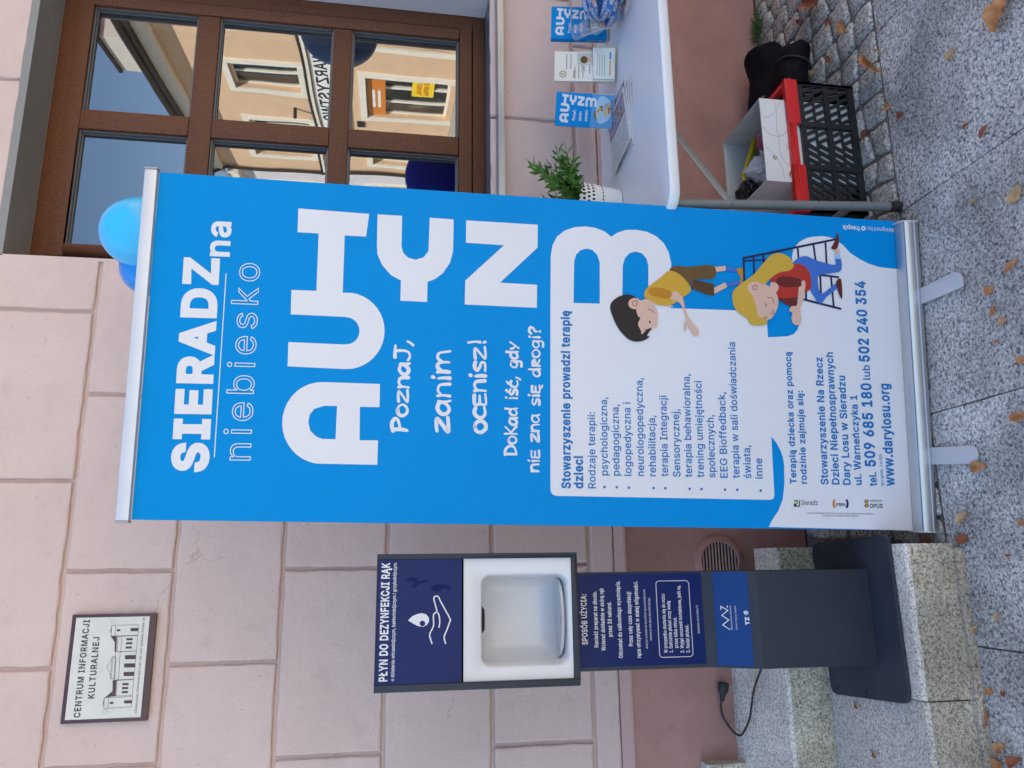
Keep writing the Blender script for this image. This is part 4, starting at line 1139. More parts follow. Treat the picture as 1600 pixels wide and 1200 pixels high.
KIDS = [  # (material, contour, layer)
    ('p_navy', 'L', [(945, 232), (1470, 125)], 12), ('p_navy', 'L', [(950, 228), (956, 365)], 11), ('p_navy', 'L', [(950, 248), (1075, 240)], 9), ('p_navy', 'L', [(1008, 225), (1010, 330)], 11),
    ('p_navy', 'L', [(1062, 212), (1066, 260)], 11), ('p_navy', 'L', [(1258, 175), (1262, 232)], 11), ('p_navy', 'L', [(1347, 155), (1360, 248)], 11), ('p_navy', 'L', [(1415, 143), (1422, 262)], 11),
    ('p_navy', 'L', [(1250, 455), (1505, 520)], 12), ('p_navy', 'L', [(1375, 325), (1492, 340)], 11), ('p_navy', 'L', [(1447, 340), (1462, 508)], 11), ('p_navy', 'L', [(1385, 330), (1390, 430)], 11), ('p_navy', 'L', [(1305, 405), (1305, 468)], 11),
    # boy
    ('p_skin', 'P', [(372, 500), (385, 462), (440, 470), (545, 500), (552, 510), (470, 500), (430, 492)], 1),
    ('p_skin', 'P', [(775, 282), (848, 276), (848, 303), (780, 312)], 1), ('p_jeans', 'P', [(848, 277), (910, 290), (906, 310), (848, 303)], 1), ('p_ochre', 'P', [(908, 292), (928, 290), (945, 284), (946, 330), (940, 382), (927, 378), (934, 345), (922, 325)], 2),
    ('p_skin', 'P', [(780, 402), (845, 368), (858, 396), (785, 434)], 1), ('p_jeans', 'P', [(848, 374), (925, 357), (930, 382), (858, 395)], 1),
    ('p_brown', 'S', [(530, 300), (570, 275), (630, 282), (776, 274), (782, 346), (668, 352), (640, 400), (600, 340)], 2), ('p_brown_deep', 'P', [(662, 352), (782, 378), (783, 446), (738, 438), (650, 403)], 3),
    ('p_mustard', 'S', [(408, 395), (470, 350), (530, 304), (600, 335), (651, 410), (605, 455), (545, 494), (480, 498), (432, 478), (388, 452), (390, 420)], 4),
    ('p_skin', 'S', [(520, 440), (560, 420), (603, 455), (618, 515), (642, 575), (690, 635), (693, 668), (680, 674), (660, 665), (628, 610), (622, 645), (611, 640), (612, 600), (622, 580), (590, 490), (530, 462)], 5),
    ('p_ochre', 'S', [(410, 412), (450, 397), (536, 418), (530, 460), (470, 455), (420, 440)], 6),
    ('p_skin', 'S', [(340, 500), (375, 470), (425, 488), (455, 520), (464, 560), (462, 602), (456, 625), (436, 622), (425, 645), (395, 660), (368, 668), (340, 610)], 7),
    ('p_hair_dark', 'S', [(192, 508), (225, 460), (285, 438), (335, 452), (352, 480), (340, 520), (350, 560), (363, 572), (350, 608), (366, 640), (372, 664), (398, 640), (428, 628), (402, 670), (416, 677), (388, 697), (345, 706), (298, 693), (255, 652), (222, 600)], 8),
    ('p_skin', 'C', (332, 490, 37, 32), 9), ('p_maroon', 'A', [(352, 486), (340, 474), (322, 478), (320, 494), (334, 504), (346, 494), (336, 486)], 3.5), ('p_hair_dark', 'C', (417, 595, 5, 8), 9), ('p_maroon', 'A', [(385, 632), (392, 640), (402, 636)], 3), ('p_maroon', 'A', [(405, 520), (430, 530), (445, 545)], 3),
    # girl
    ('p_jeans', 'S', [(1225, 275), (1262, 230), (1310, 222), (1365, 246), (1466, 270), (1470, 234), (1500, 235), (1503, 300), (1455, 316), (1393, 326), (1370, 345), (1386, 432), (1432, 408), (1472, 377), (1480, 402), (1422, 450), (1385, 491), (1352, 455), (1322, 400), (1300, 320)], 2),
    ('p_sock', 'P', [(1466, 208), (1495, 208), (1498, 236), (1468, 236)], 3), ('p_skin', 'P', [(1470, 180), (1490, 178), (1494, 210), (1467, 210)], 2), ('p_crimson', 'S', [(1483, 88), (1490, 140), (1476, 180), (1446, 176), (1464, 142)], 3),
    ('p_crimson', 'S', [(1474, 366), (1502, 352), (1509, 450), (1500, 456), (1482, 412)], 3),
    ('p_maroon', 'S', [(1140, 455), (1240, 455), (1247, 506), (1214, 506), (1168, 482)], 3),
    ('p_red_shirt', 'S', [(1102, 355), (1150, 315), (1215, 292), (1240, 265), (1290, 274), (1325, 320), (1333, 392), (1318, 416), (1260, 440), (1245, 457), (1150, 457), (1120, 415)], 4),
    ('p_skin', 'S', [(1258, 440), (1268, 372), (1299, 368), (1287, 470), (1270, 520), (1276, 592), (1256, 612), (1232, 605), (1220, 575), (1226, 545), (1208, 530), (1222, 505), (1250, 500)], 5),
    ('p_maroon', 'S', [(1133, 360), (1150, 340), (1200, 337), (1268, 350), (1276, 372), (1268, 394), (1180, 396), (1142, 382)], 6),
    ('p_skin', 'S', [(1100, 375), (1130, 372), (1148, 395), (1135, 425), (1105, 430)], 6),
    ('p_hair_gold', 'S', [(885, 462), (890, 420), (930, 380), (1000, 330), (1060, 262), (1105, 215), (1155, 204), (1205, 225), (1232, 268), (1215, 300), (1150, 315), (1100, 350), (1070, 395), (1080, 480), (1085, 590), (1050, 613), (990, 608), (970, 575), (920, 540), (893, 505)], 7),
    ('p_skin', 'S', [(1000, 388), (1060, 380), (1112, 405), (1140, 445), (1145, 492), (1130, 540), (1098, 580), (1065, 574), (1032, 562), (1018, 500), (1000, 450), (985, 425)], 8),
    ('p_skin', 'C', (1012, 400, 42, 36), 9), ('p_maroon', 'A', [(1030, 392), (1015, 385), (1000, 395), (1005, 412), (1022, 408), (1016, 398)], 3.5), ('p_maroon', 'A', [(1068, 490), (1078, 497), (1068, 506)], 3), ('p_maroon', 'A', [(1085, 455), (1112, 462), (1118, 490)], 3),
    ('p_maroon', 'A', [(1095, 545), (1120, 548), (1112, 520)], 3), ('p_maroon', 'A', [(1060, 570), (1075, 572), (1078, 560)], 3),
]


def draw_kids(pl, parent, base, mp, step=0.00006, detail=True):
    byk = {}
    for i, (mname, kind, data, lay) in enumerate(KIDS):
        mb = byk.setdefault(mname, MB())
        off = base + step * (i + 1)
        if kind == 'L':
            stroke(mb, pl, [mp(q) for q in K(data)], abs(mp((900, 340))[0] - mp((900, 340 + lay / 3.636))[0]), off)
        elif kind == 'A':
            if detail:
                stroke(mb, pl, [mp(q) for q in K([(p.x, p.y) for p in spline(data, 4)])], abs(mp((900, 340))[0] - mp((900, 340 + lay / 3.636))[0]), off)
        elif kind == 'C':
            px_poly(mb, pl, [K([(data[0] + data[2] * math.cos(a * math.pi / 8), data[1] + data[3] * math.sin(a * math.pi / 8)) for a in range(16)])], off, mp)
        else:
            px_poly(mb, pl, [K(cs(data, 4) if kind == 'S' else data)], off, mp)
    for mname, mb in byk.items():
        mb.build('illustration', M[mname], parent)


HAND = {  # brush handwriting: strokes in a box where a capital is 1 high
    'P': (0.62, [[(.06, 0), (.10, .5), (.08, .98)], [(.0, .92), (.3, 1.02), (.52, .86), (.46, .62), (.12, .46)]]),
    'o': (0.58, [[(.3, .66), (.1, .58), (.04, .3), (.18, .04), (.38, .06), (.5, .32), (.42, .58), (.24, .68)]]),
    'z': (0.58, [[(.04, .62), (.25, .66), (.46, .62), (.26, .34), (.04, .06), (.25, .03), (.52, .07)]]),
    'n': (0.56, [[(.06, .0), (.08, .35), (.06, .66)], [(.08, .44), (.24, .64), (.42, .56), (.46, .28), (.47, .0)]]),
    'a': (0.60, [[(.44, .56), (.24, .66), (.06, .46), (.06, .18), (.22, .04), (.40, .24), (.46, .60)], [(.46, .62), (.45, .3), (.50, .0)]]),
    'J': (0.66, [[(.12, .98), (.36, 1.0), (.62, .98)], [(.40, 1.0), (.43, .5), (.38, .12), (.20, .0), (.04, .12)]]),
    ',': (0.34, [[(.16, .16), (.12, .0), (.02, -.20)]]),
    'i': (0.26, [[(.10, .62), (.12, .3), (.11, .0)], [(.12, .86), (.15, .96)]]),
    'm': (0.86, [[(.06, .0), (.08, .4), (.05, .66)], [(.08, .42), (.22, .64), (.36, .58), (.40, .3), (.40, .04)], [(.40, .4), (.54, .64), (.70, .58), (.75, .3), (.78, .0)]]),
    'c': (0.52, [[(.46, .58), (.26, .66), (.08, .48), (.06, .2), (.22, .03), (.46, .08)]]),
    'E': (0.56, [[(.46, .68), (.08, .66), (.08, .34), (.07, .02), (.48, .04)], [(.10, .36), (.42, .37)]]),
    's': (0.52, [[(.44, .60), (.24, .66), (.08, .52), (.20, .36), (.40, .24), (.36, .05), (.06, .04)]]),
    '!': (0.32, [[(.12, 1.0), (.16, .6), (.14, .30)], [(.13, .10), (.16, .0)]]),
    'D': (0.72, [[(.08, .02), (.10, .5), (.08, .98)], [(.02, .96), (.36, .94), (.60, .62), (.52, .22), (.08, .02)]]),
    'K': (0.62, [[(.08, 1.0), (.09, .5), (.08, .0)], [(.52, .94), (.28, .62), (.12, .46)], [(.12, .46), (.36, .26), (.58, .0)]]),
    'd': (0.62, [[(.46, .50), (.24, .62), (.06, .40), (.08, .12), (.26, .03), (.44, .22)], [(.47, 1.0), (.46, .5), (.50, .0)]]),
    'u0107': (0.52, [[(.46, .56), (.26, .64), (.08, .48), (.06, .2), (.22, .03), (.46, .08)], [(.26, .78), (.40, .96)]]),
    'u015b': (0.52, [[(.44, .58), (.24, .64), (.08, .52), (.20, .36), (.40, .24), (.36, .05), (.06, .04)], [(.24, .78), (.38, .96)]]),
    'g': (0.58, [[(.44, .54), (.24, .64), (.06, .44), (.10, .16), (.30, .12), (.44, .36), (.46, .60)], [(.46, .6), (.46, .1), (.40, -.24), (.10, -.26)]]),
    'y': (0.56, [[(.06, .62), (.12, .36), (.28, .28)], [(.50, .66), (.30, .28), (.12, -.06)]]),
    'r': (0.56, [[(.08, .0), (.10, .4), (.08, .66)], [(.06, .64), (.34, .64), (.42, .48), (.14, .32), (.46, .02)]]),
    'u0119': (0.56, [[(.46, .68), (.08, .66), (.08, .34), (.07, .02), (.48, .04)], [(.10, .36), (.42, .37)], [(.40, .02), (.32, -.14), (.48, -.22)]]),
    '?': (0.52, [[(.06, .80), (.22, 1.0), (.46, .90), (.40, .64), (.22, .48), (.22, .30)], [(.20, .08), (.24, .0)]]),
    ' ': (0.42, []),
}


def handwrite(mb, pl, s, q0, q1, cap, w, base, mp):
    keys = [{'\u0107': 'u0107', '\u015b': 'u015b', '\u0119': 'u0119'}.get(c, c) for c in s]
    W = sum(HAND[k][0] for k in keys) - 0.1
    a, b = Vector(mp(q0)), Vector(mp(q1))
    d = Vector((q1[0] - q0[0], q1[1] - q0[1])).normalized()
    up = Vector(mp((q0[0] + d.y * cap, q0[1] - d.x * cap))) - a
    e1 = (b - a) / W
    wid = up.length * w
    x, n = 0.0, 0
    for k in keys:
        jy = random.uniform(-.03, .03)
        for st in HAND[k][1]:
            pts = spline(st, 5) if len(st) > 2 else [Vector(p) for p in st]
            P = [a + e1 * (p[0] + x) + up * (p[1] + jy) for p in pts]
            m = len(P)
            # round ends by tapering the first and last piece
            P = [P[0] - (P[1] - P[0]).normalized() * wid * .35] + P + [P[-1] + (P[-1] - P[-2]).normalized() * wid * .35]
            tp = [0.45] + [0.9 + 0.25 * math.sin(3 * i / m + n) for i in range(m)] + [0.45]
            stroke(mb, pl, P, wid, base + 0.00008 * (n % 3), taper=tp)
            n += 1
        x += HAND[k][0]


def draw_logo(pl, parent, base, mp, name='lettering'):
    mb = MB()
    px_poly(mb, pl, [A_OUT, A_IN], base, mp)
    px_poly(mb, pl, [UT], base, mp)
    px_poly(mb, pl, [YY], base, mp)
    px_poly(mb, pl, [ZZ], base, mp)
    return mb.build(name, M['print_white'], parent)


O1, O2, O3 = 0.0008, 0.0016, 0.0022
draw_logo(ban, sheet, O1, uvp)
mb = MB()
px_poly(mb, ban, [WHITE, C1, C2], O1, uvp)
mb.build('white_panel', M['print_white'], sheet)
draw_kids(ban, sheet, O2, uvp)
mb = MB()
px_text(mb, ban, 'SIERADZ', (321.5, 733), (340, 408), 50, O1, bold=0.044)
px_text(mb, ban, 'na', (357.6, 400), (361, 348.5), 37.5, O1, bold=0.022)
px_text(mb, ban, 'niebiesko', (391, 719), (407, 412.5), 42, O1, outline=0.0085, track=0.09)
stroke(mb, ban, [uvp((335, 714.5)), uvp((353.5, 427))], 0.0022, O1)
mb.build('lettering', M['print_white'], sheet)
for s, a, b, c, w in (('PoznaJ,', (636, 675), (641, 531), 24, .225), ('zanim', (702, 676), (704, 550), 30, .19), ('ocEnisz!', (759, 677), (759, 532), 27, .20),
                      ('DoKad i\u015b\u0107, gdy', (807, 712), (810, 536), 19, .20), ('niE zna si\u0119 drogi?', (842, 738), (844, 513), 18, .205)):
    mb = MB()
    handwrite(mb, ban, s, a, b, c, w, O1, uvp)
    mb.build('lettering', M['print_white'], sheet)


def z8(x, y):
    return (860 + x / 3.3333, 480 + y / 3.3333)


def z9(x, y):
    return (1180 + x / 3.75, 520 + y / 3.75)


def z3(x, y):
    return (1200 + x / 3.0, 400 + y / 3.0)


mb = MB()
for s, a, b, c, w in (
        ('Stowarzyszenie prowadzi terapi\u0119', z8(103, 942), z8(103, 22), 13.2, .032), ('dzieci', z8(168, 942), z8(169, 778), 13.2, .032)):
    px_text(mb, ban, s, a, b, c, O2, bold=w)
mb.build('lettering', M['print_blue'], sheet)
mb = MB()
for s, x, y0, y1 in (('Rodzaje terapii:', 234, 943, 548), ('psychologiczna,', 298, 876, 470), ('pedagogiczna,', 359, 877, 508), ('logopedyczna i', 421, 878, 497), ('neurologopedyczna,', 487, 879, 370),
                     ('rehabilitacja,', 549, 880, 565), ('terapia Integracji', 612, 881, 462), ('Sensorycznej,', 676, 883, 532), ('terapia behawioralna,', 737, 885, 350), ('trening umiej\u0119tno\u015bci', 799, 886, 386),
                     ('spo\u0142ecznych,', 858, 887, 562), ('EEG Bioffedback,', 922, 888, 443), ('terapia w sali do\u015bwiadczania', 984, 890, 185), ('\u015bwiata,', 1044, 891, 720), ('inne', 1104, 893, 788)):
    px_text(mb, ban, s, z8(x, y0), z8(x, y1), 11.2, O2, bold=0.010)
for x, y in ((281, 937), (345, 938), (408, 940), (537, 942), (598, 943), (724, 946), (786, 947), (909, 950), (972, 951), (1094, 955)):
    c = z8(x, y)
    px_poly(mb, ban, [[(c[0] + 2.1 * math.cos(k * .7854), c[1] + 2.1 * math.sin(k * .7854)) for k in range(8)]], O2, uvp)
mb.build('lettering', M['print_blue'], sheet)
mb = MB()
for s, a, b, c, w in (('Terapi\u0105 dziecka oraz pomoc\u0105', z9(240, 883), z9(240, 115), 9.6, .022), ('rodzinie zajmuje si\u0119:', z9(301, 883), z9(301, 342), 9.6, .022),
                      ('Stowarzyszenie Na Rzecz', z9(426, 887), z9(426, 147), 11, .022), ('Dzieci Niepe\u0142nosprawnych', z9(491, 887), z9(491, 118), 11, .022),
                      ('Dary Losu w Sieradzu', z9(556, 889), z9(556, 255), 11, .022), ('ul. Warne\u0144czyka 1', z9(622, 890), z9(622, 368), 10.5, .022),
                      ('tel.', z3(508, 1077), z3(508, 1015), 11, .022), ('509 685 180', z3(502, 985), z3(490, 600), 15.5, .03), ('lub', z3(478, 580), z3(478, 513), 11, .012),
                      ('502 240 354', z3(474, 494), z3(460, 122), 15.5, .03), ('www.darylosu.org', z3(591, 1076), z3(580, 602), 14.5, .026), ('(po godz. 14:00)', z3(541, 1077), z3(541, 930), 4.6, .004)):
    px_text(mb, ban, s, a, b, c, O2, bold=w)
mb.build('lettering', M['print_blue'], sheet)
# small partner marks, set sideways
mk = MB()
px_text(mk, ban, 'Sieradz', (1251.5, 789), (1277.5, 789), 7.5, O2, level=False)
px_text(mk, ban, 'centrum', (1359, 784), (1377, 784), 4.0, O2, level=False)
px_text(mk, ban, 'OPUS', (1359, 793.5), (1378.5, 793.5), 6.2, O2, level=False, bold=.02)
px_text(mk, ban, 'STREFA', (1305.5, 790.5), (1320.5, 790.5), 4.0, O2, level=False, bold=.03)
px_text(mk, ban, 'LOKALNY PROGRAM GRANTOWY DLA AKTYWNYCH MIESZKANCOW SIERADZA', (1261, 802.6), (1364, 804), 2.1, O2, level=False)
px_text(mk, ban, 'FINANSOWANY ZE SRODKOW MIASTA SIERADZ', (1285, 806.6), (1341, 807.4), 2.1, O2, level=False)
px_poly(mk, ban, [[(1240, 786.5), (1244, 786.5), (1244, 790), (1248, 790), (1248, 781.5), (1249.5, 781.5), (1249.5, 791.7), (1240, 791.7)]], O2)
for (x, y) in ((1353.5, 783.5), (1353.5, 790)):
    px_poly(mk, ban, [[(x + 3.4 * math.cos(k * .5236), y + 3.0 * math.sin(k * .5236)) for k in range(12)]], O2)
mk.build('partner_mark', M['ink'], sheet)
mk = MB()
px_poly(mk, ban, [[(1240, 781.2), (1246.5, 781.2), (1246.5, 788), (1244.8, 788), (1244.8, 784), (1240, 784)]], O2)
mk.build('partner_mark', M['p_green'], sheet)
mk = MB()
for (x, y) in ((1353.5, 783.5), (1353.5, 790)):
    px_poly(mk, ban, [[(x + 2.3 * math.cos(k * .5236), y + 2.0 * math.sin(k * .5236)) for k in range(12)]], O2 + .0002)
mk.build('partner_mark', M['p_mustard'], sheet)
mk = MB()
stroke(mk, ban, [uvp(p) for p in arc((1313, 787), 11, 145, 215, 8, 11)], 0.006, O2)
mk.build('partner_mark', M['ink_orange'], sheet)
mk = MB()
stroke(mk, ban, [uvp(p) for p in arc((1313, 787), 11, -35, 35, 8, 11)], 0.006, O2)
mk.build('partner_mark', M['p_navy'], sheet)
mk = MB()
px_text(mk, ban, 'designed by', (1396.5, 357.5), (1355, 354.5), 6.0, O1, level=False)
px_text(mk, ban, 'freepik', (1343, 354), (1316.5, 352), 6.8, O1, level=False, bold=.02)
px_poly(mk, ban, [[(1349 + 3.6 * math.cos(k * .5236), 357 + 3.6 * math.sin(k * .5236)) for k in range(12)], [(1349 + 1.6 * math.cos(k * 1.047), 357 + 1.6 * math.sin(k * 1.047)) for k in range(6)]], O1)
mk.build('lettering', M['print_white'], sheet)

# ------------------------------------------------------------------ hand sanitiser stand on the lower step
st = thing('sanitiser_stand', 'anthracite hand sanitiser stand with navy sign and white dispenser on granite step', 'sanitiser stand', (-0.145, -0.5, TZ1))
pz = TZ1 + 0.016
ring = [atz(q, pz) for q in [(1268, 849), (1385, 835), (1421, 1101), (1299, 1084)]]
c = sum(ring, Vector()) / 4
base_ring = []
for i in range(4):
    a, b, d = ring[i - 1], ring[i], ring[(i + 1) % 4]
    for t in range(5):
        k = t / 4
        p = (b + (a - b).normalized() * 0.03) * (1 - k) ** 2 + b * 2 * k * (1 - k) + (b + (d - b).normalized() * 0.03) * k * k
        base_ring.append(p)
plate = MB().extrude([p - Vector((0, 0, 0.010)) for p in base_ring], (0, 0, 0.010)).build('base_plate', M['anthracite'], st, bevel=0.0015)
for q in ((1280, 860), (1320.5, 854), (1308.5, 1075), (1353, 1082.5)):
    MB().lathe([(0.0003, pz + 0.0006), (0.007, pz + 0.0006)], (atz(q, pz).x, atz(q, pz).y, 0), 14).build('bolt_hole', M['black'], plate)
CX0, CX1, YB, YU = -0.2675, -0.0190, -0.600, -0.530
body = [(YB, pz), (YB, 0.496), (YU, 0.617), (YU, 0.985), (-0.415, 0.985), (-0.415, pz)]
col = MB().extrude([(CX0, y, z) for y, z in body], (CX1 - CX0, 0, 0)).build('column', M['anthracite'], st, bevel=0.0025)
ps = Plane((0, YU - 0.0016, 0), (1, 0, 0), (0, 0, 1))
MB().box(CX0 + 0.010, CX1 - 0.004, YU - 0.0016, YU - 0.0001, 0.621, 0.984).build('instruction_panel', M['sign_navy'], st)
ip = bpy.data.objects['instruction_panel']


def i6(x, y):
    return (890 + x / 6.317, 870 + y / 6.317)


mb = MB()
for s, a, b, cp, w in (('SPOS\u00d3B U\u017bYCIA:', i6(178, 865), i6(160, 370), 8.4, .02), ('Nanie\u015b\u0107 preparat na d\u0142onie.', i6(283, 892), i6(260, 342), 6.0, .02), ('Wciera\u0107 dok\u0142adnie w sk\u00f3r\u0119 r\u0105k', i6(354, 924), i6(330, 310), 6.0, .02),
                       ('przez 30 sekund.', i6(420, 786), i6(402, 445), 6.0, .02), ('Odczeka\u0107 do ca\u0142kowitego wyschni\u0119cia.', i6(524, 997), i6(490, 240), 6.0, .02), ('Przez ca\u0142y czas dezynfekcji', i6(624, 880), i6(603, 347), 6.0, .02),
                       ('r\u0119ce utrzymywa\u0107 w sta\u0142ej wilgotno\u015bci.', i6(703, 993), i6(655, 243), 6.0, .02), ('W przypadku dostania si\u0119 do oczu:', i6(966, 947), i6(920, 365), 5.2, .016), ('1. Ostro\u017cnie p\u0142uka\u0107 oczy wod\u0105', i6(1018, 943), i6(990, 437), 5.2, .016),
                       ('przez kilka minut.', i6(1070, 897), i6(1045, 597), 5.2, .016), ('2. Wyj\u0105\u0107 soczewki kontaktowe, je\u015bli s\u0105.', i6(1128, 944), i6(1080, 282), 5.2, .016), ('3. Nadal p\u0142uka\u0107.', i6(1186, 944), i6(1168, 670), 5.2, .016)):
    px_text(mb, ps, s, a, b, cp, 0.0007, bold=w)
for s, a, b in (('Je\u017celi po wcieraniu do dezynfekcji r\u0119ce pozostaj\u0105 suche', i6(772, 908), i6(735, 322)), ('oznacza to brak p\u0142ynu dezynfekcyjnego.', i6(812, 825), i6(788, 402)), ('Substancja czynna: Etanol 70', i6(1284, 755), i6(1262, 480))):
    px_text(mb, ps, s, a, b, 3.4, 0.0007)
rr = [ps.uv(i6(x, y)) for x, y in ((845, 237), (1165, 237), (1228, 988), (893, 988))]
u0, u1, v0, v1 = rr[2][0], rr[0][0], min(r[1] for r in rr), max(r[1] for r in rr)
u0, u1 = (rr[2][0] + rr[3][0]) / 2, (rr[0][0] + rr[1][0]) / 2
v1, v0 = (rr[0][1] + rr[3][1]) / 2, (rr[1][1] + rr[2][1]) / 2
stroke(mb, ps, rrect(u0, u1, v0, v1, 0.009), 0.0016, 0.0007, closed=True)
mb.build('lettering', M['print_white'], ip)
# slanted name plate
sl = Vector((0, YU - YB, 0.617 - 0.496)).normalized()
pn = Plane((0, YB, 0.496), (1, 0, 0), sl)
lp = [pn.uv(q) for q in ((1113, 893), (1172, 891), (1189, 1041), (1129, 1041))]
mb = MB()
q = [(CX0 + 0.006, 0.022), (CX1 - 0.002, 0.022), (CX1 - 0.002, 0.113), (CX0 + 0.006, 0.113)]
mb.extrude([pn.pt(u, v, 0.0002) for u, v in q], pn.N * 0.0016)
npl = mb.build('name_plate', M['sign_blue'], st)
mb = MB()


def n6(x, y):
    return (1080 + x / 6.316, 870 + y / 6.316)


stroke(mb, pn, [pn.uv(n6(x, y)) for x, y in ((385, 718), (312, 672), (372, 622), (303, 578), (362, 528), (294, 488), (292, 525))], 0.0022, 0.0026)
stroke(mb, pn, [pn.uv(n6(x, y)) for x, y in ((355, 480), (358, 502))], 0.002, 0.0026)
px_text(mb, pn, 'Mazowieckie Zdrowie', n6(410, 720), n6(392, 482), 2.6, 0.0026)
px_text(mb, pn, 'Zdrowy i Czysty cz\u0142owiek', n6(458, 718), n6(420, 482), 2.6, 0.0026)
px_text(mb, pn, 'TZ', n6(574, 668), n6(570, 598), 5.6, 0.0026, bold=.05)
cc = pn.uv(n6(543, 552))
stroke(mb, pn, [(cc[0] + 0.0052 * math.cos(k * .3927), cc[1] + 0.0052 * math.sin(k * .3927)) for k in range(16)], 0.0012, 0.0026, closed=True)
px_text(mb, pn, 'f', n6(562, 560), n6(558, 540), 6.0, 0.0026, bold=.05)
mb.build('lettering', M['print_white'], npl)

# head housing: dark frame, sign above, white dispenser below
HY = -0.645
HX0, HX1, HZ0, HZ1 = -0.2845, 0.0325, 0.9935, 1.4895
hp = Plane((0, HY, 0), (1, 0, 0), (0, 0, 1))


def h4(x, y):
    return hp.uv((570 + x / 4.444, 840 + y / 4.444))


FW = 0.0125
MB().box(HX0, HX0 + 0.0165, HY, -0.46, HZ0, HZ1).box(HX1 - FW, HX1, HY, -0.46, HZ0, HZ1).box(HX0 + 0.0165, HX1 - FW, HY, -0.46, HZ0, HZ0 + 0.0135).box(HX0 + 0.0165, HX1 - FW, HY + 0.004, -0.46, HZ1 - 0.003, HZ1) \
    .box(HX0 + 0.0165, HX1 - FW, -0.466, -0.461, HZ0 + 0.0135, HZ1 - 0.003).build('head_frame', M['anthracite'], st, bevel=0.0012)
SGX0, SGX1 = HX0 + 0.0170, HX1 - FW - 0.0005
zmid = (h4(676, 560)[1] + h4(690, 560)[1]) / 2
sg = MB().box(SGX0, SGX1, HY + 0.004, HY + 0.008, zmid + 0.003, HZ1 - 0.0035).build('sign_panel', M['sign_navy'], st)
sp = Plane((0, HY + 0.004, 0), (1, 0, 0), (0, 0, 1))


def g4(x, y):
    return (570 + x / 4.444, 840 + y / 4.444)


mb = MB()
px_text(mb, sp, 'P\u0141YN DO DEZYNFEKCJI R\u0104K', g4(153, 996), g4(176, 178), 12.2, 0.0008, bold=.03)
px_text(mb, sp, 'o dzia\u0142aniu wirusob\u00f3jczym, bakteriob\u00f3jczym i grzybob\u00f3jczym.', g4(203, 995), g4(232, 172), 5.4, 0.0008, bold=.012)
uvs = sp.uv
px_poly(mb, sp, [[g4(x, y) for x, y in [(300, 575), (330, 545), (360, 532), (395, 524), (425, 532), (444, 555), (446, 582), (432, 606), (405, 619), (372, 615), (340, 600)]], [g4(400 + 20 * math.cos(k * .5236), 596 + 20 * math.sin(k * .5236)) for k in range(12)]], 0.0008)
for pts in ([(467, 738), (452, 690), (452, 665), (470, 630), (478, 600), (476, 545), (484, 525), (497, 519), (510, 527), (517, 548), (520, 590), (514, 626)], [(504, 522), (496, 490), (480, 430), (483, 412), (497, 406), (512, 413), (530, 450), (590, 560), (590, 582), (570, 640), (551, 690), (562, 738)]):
    stroke(mb, sp, [uvs(g4(p.x, p.y)) for p in spline(pts, 4)], 0.0031, 0.0009)
mb.build('lettering', M['print_white'], sg)
mb = MB()
for pts in ([(285, 300), (310, 275), (345, 278), (372, 270), (360, 292), (385, 300), (435, 290), (428, 308), (385, 322), (350, 345), (322, 340), (345, 315), (318, 305)], [(455, 360), (480, 330), (540, 325), (600, 342), (585, 360), (540, 352), (520, 376), (470, 370)]):
    px_poly(mb, sp, [[g4(p.x, p.y) for p in spline(pts, 3, True)]], 0.0003)
mb.build('smudge', M['smudge'], sg)
# white front with a rounded opening and hollow
wz0, wz1 = HZ0 + 0.0140, zmid - 0.002
wy = HY + 0.010
o0 = h4(808, 258)
o1 = h4(1418, 893)
ox0, ox1, oz1, oz0 = h4(1000, 898)[0], h4(1000, 255)[0], h4(812, 560)[1], h4(1424, 560)[1]
N = 8
outer = []
hole = rrect(ox0, ox1, oz0, oz1, 0.024, N)
mb = MB()
big = []
for (x, z) in hole:                                       # match each hole point to the outer edge
    cx, cz = (ox0 + ox1) / 2, (oz0 + oz1) / 2
    dx, dz = x - cx, z - cz
    t = min((SGX1 - cx if dx > 0 else SGX0 - cx) / dx if abs(dx) > 1e-6 else 1e9, (wz1 - cz if dz > 0 else wz0 - cz) / dz if abs(dz) > 1e-6 else 1e9)
    big.append((cx + dx * t, cz + dz * t))
corners = [(SGX1, wz1), (SGX0, wz1), (SGX0, wz0), (SGX1, wz0)]
for k, cpt in enumerate(corners):
    i = min(range(len(big)), key=lambda i: (big[i][0] - cpt[0]) ** 2 + (big[i][1] - cpt[1]) ** 2)
    big[i] = cpt
cx, cz = (ox0 + ox1) / 2, (oz0 + oz1) / 2


def hring(y, s, lift=0.0):
    return [(cx + (x - cx) * s, y, cz + (z - cz) * s + lift) for x, z in hole]


rings = [[(x, wy + 0.006, z) for x, z in big], [(x, wy, z) for x, z in big], hring(wy, 1.03), hring(wy + 0.002, 1.0), hring(wy + 0.012, 0.975), hring(wy + 0.06, 0.95), hring(wy + 0.115, 0.90), hring(wy + 0.138, 0.80), hring(wy + 0.148, 0.6)]
disp = mb.rings(rings, False, True).build('dispenser', M['white_plastic'], st, smooth=True, sharp=0.9)
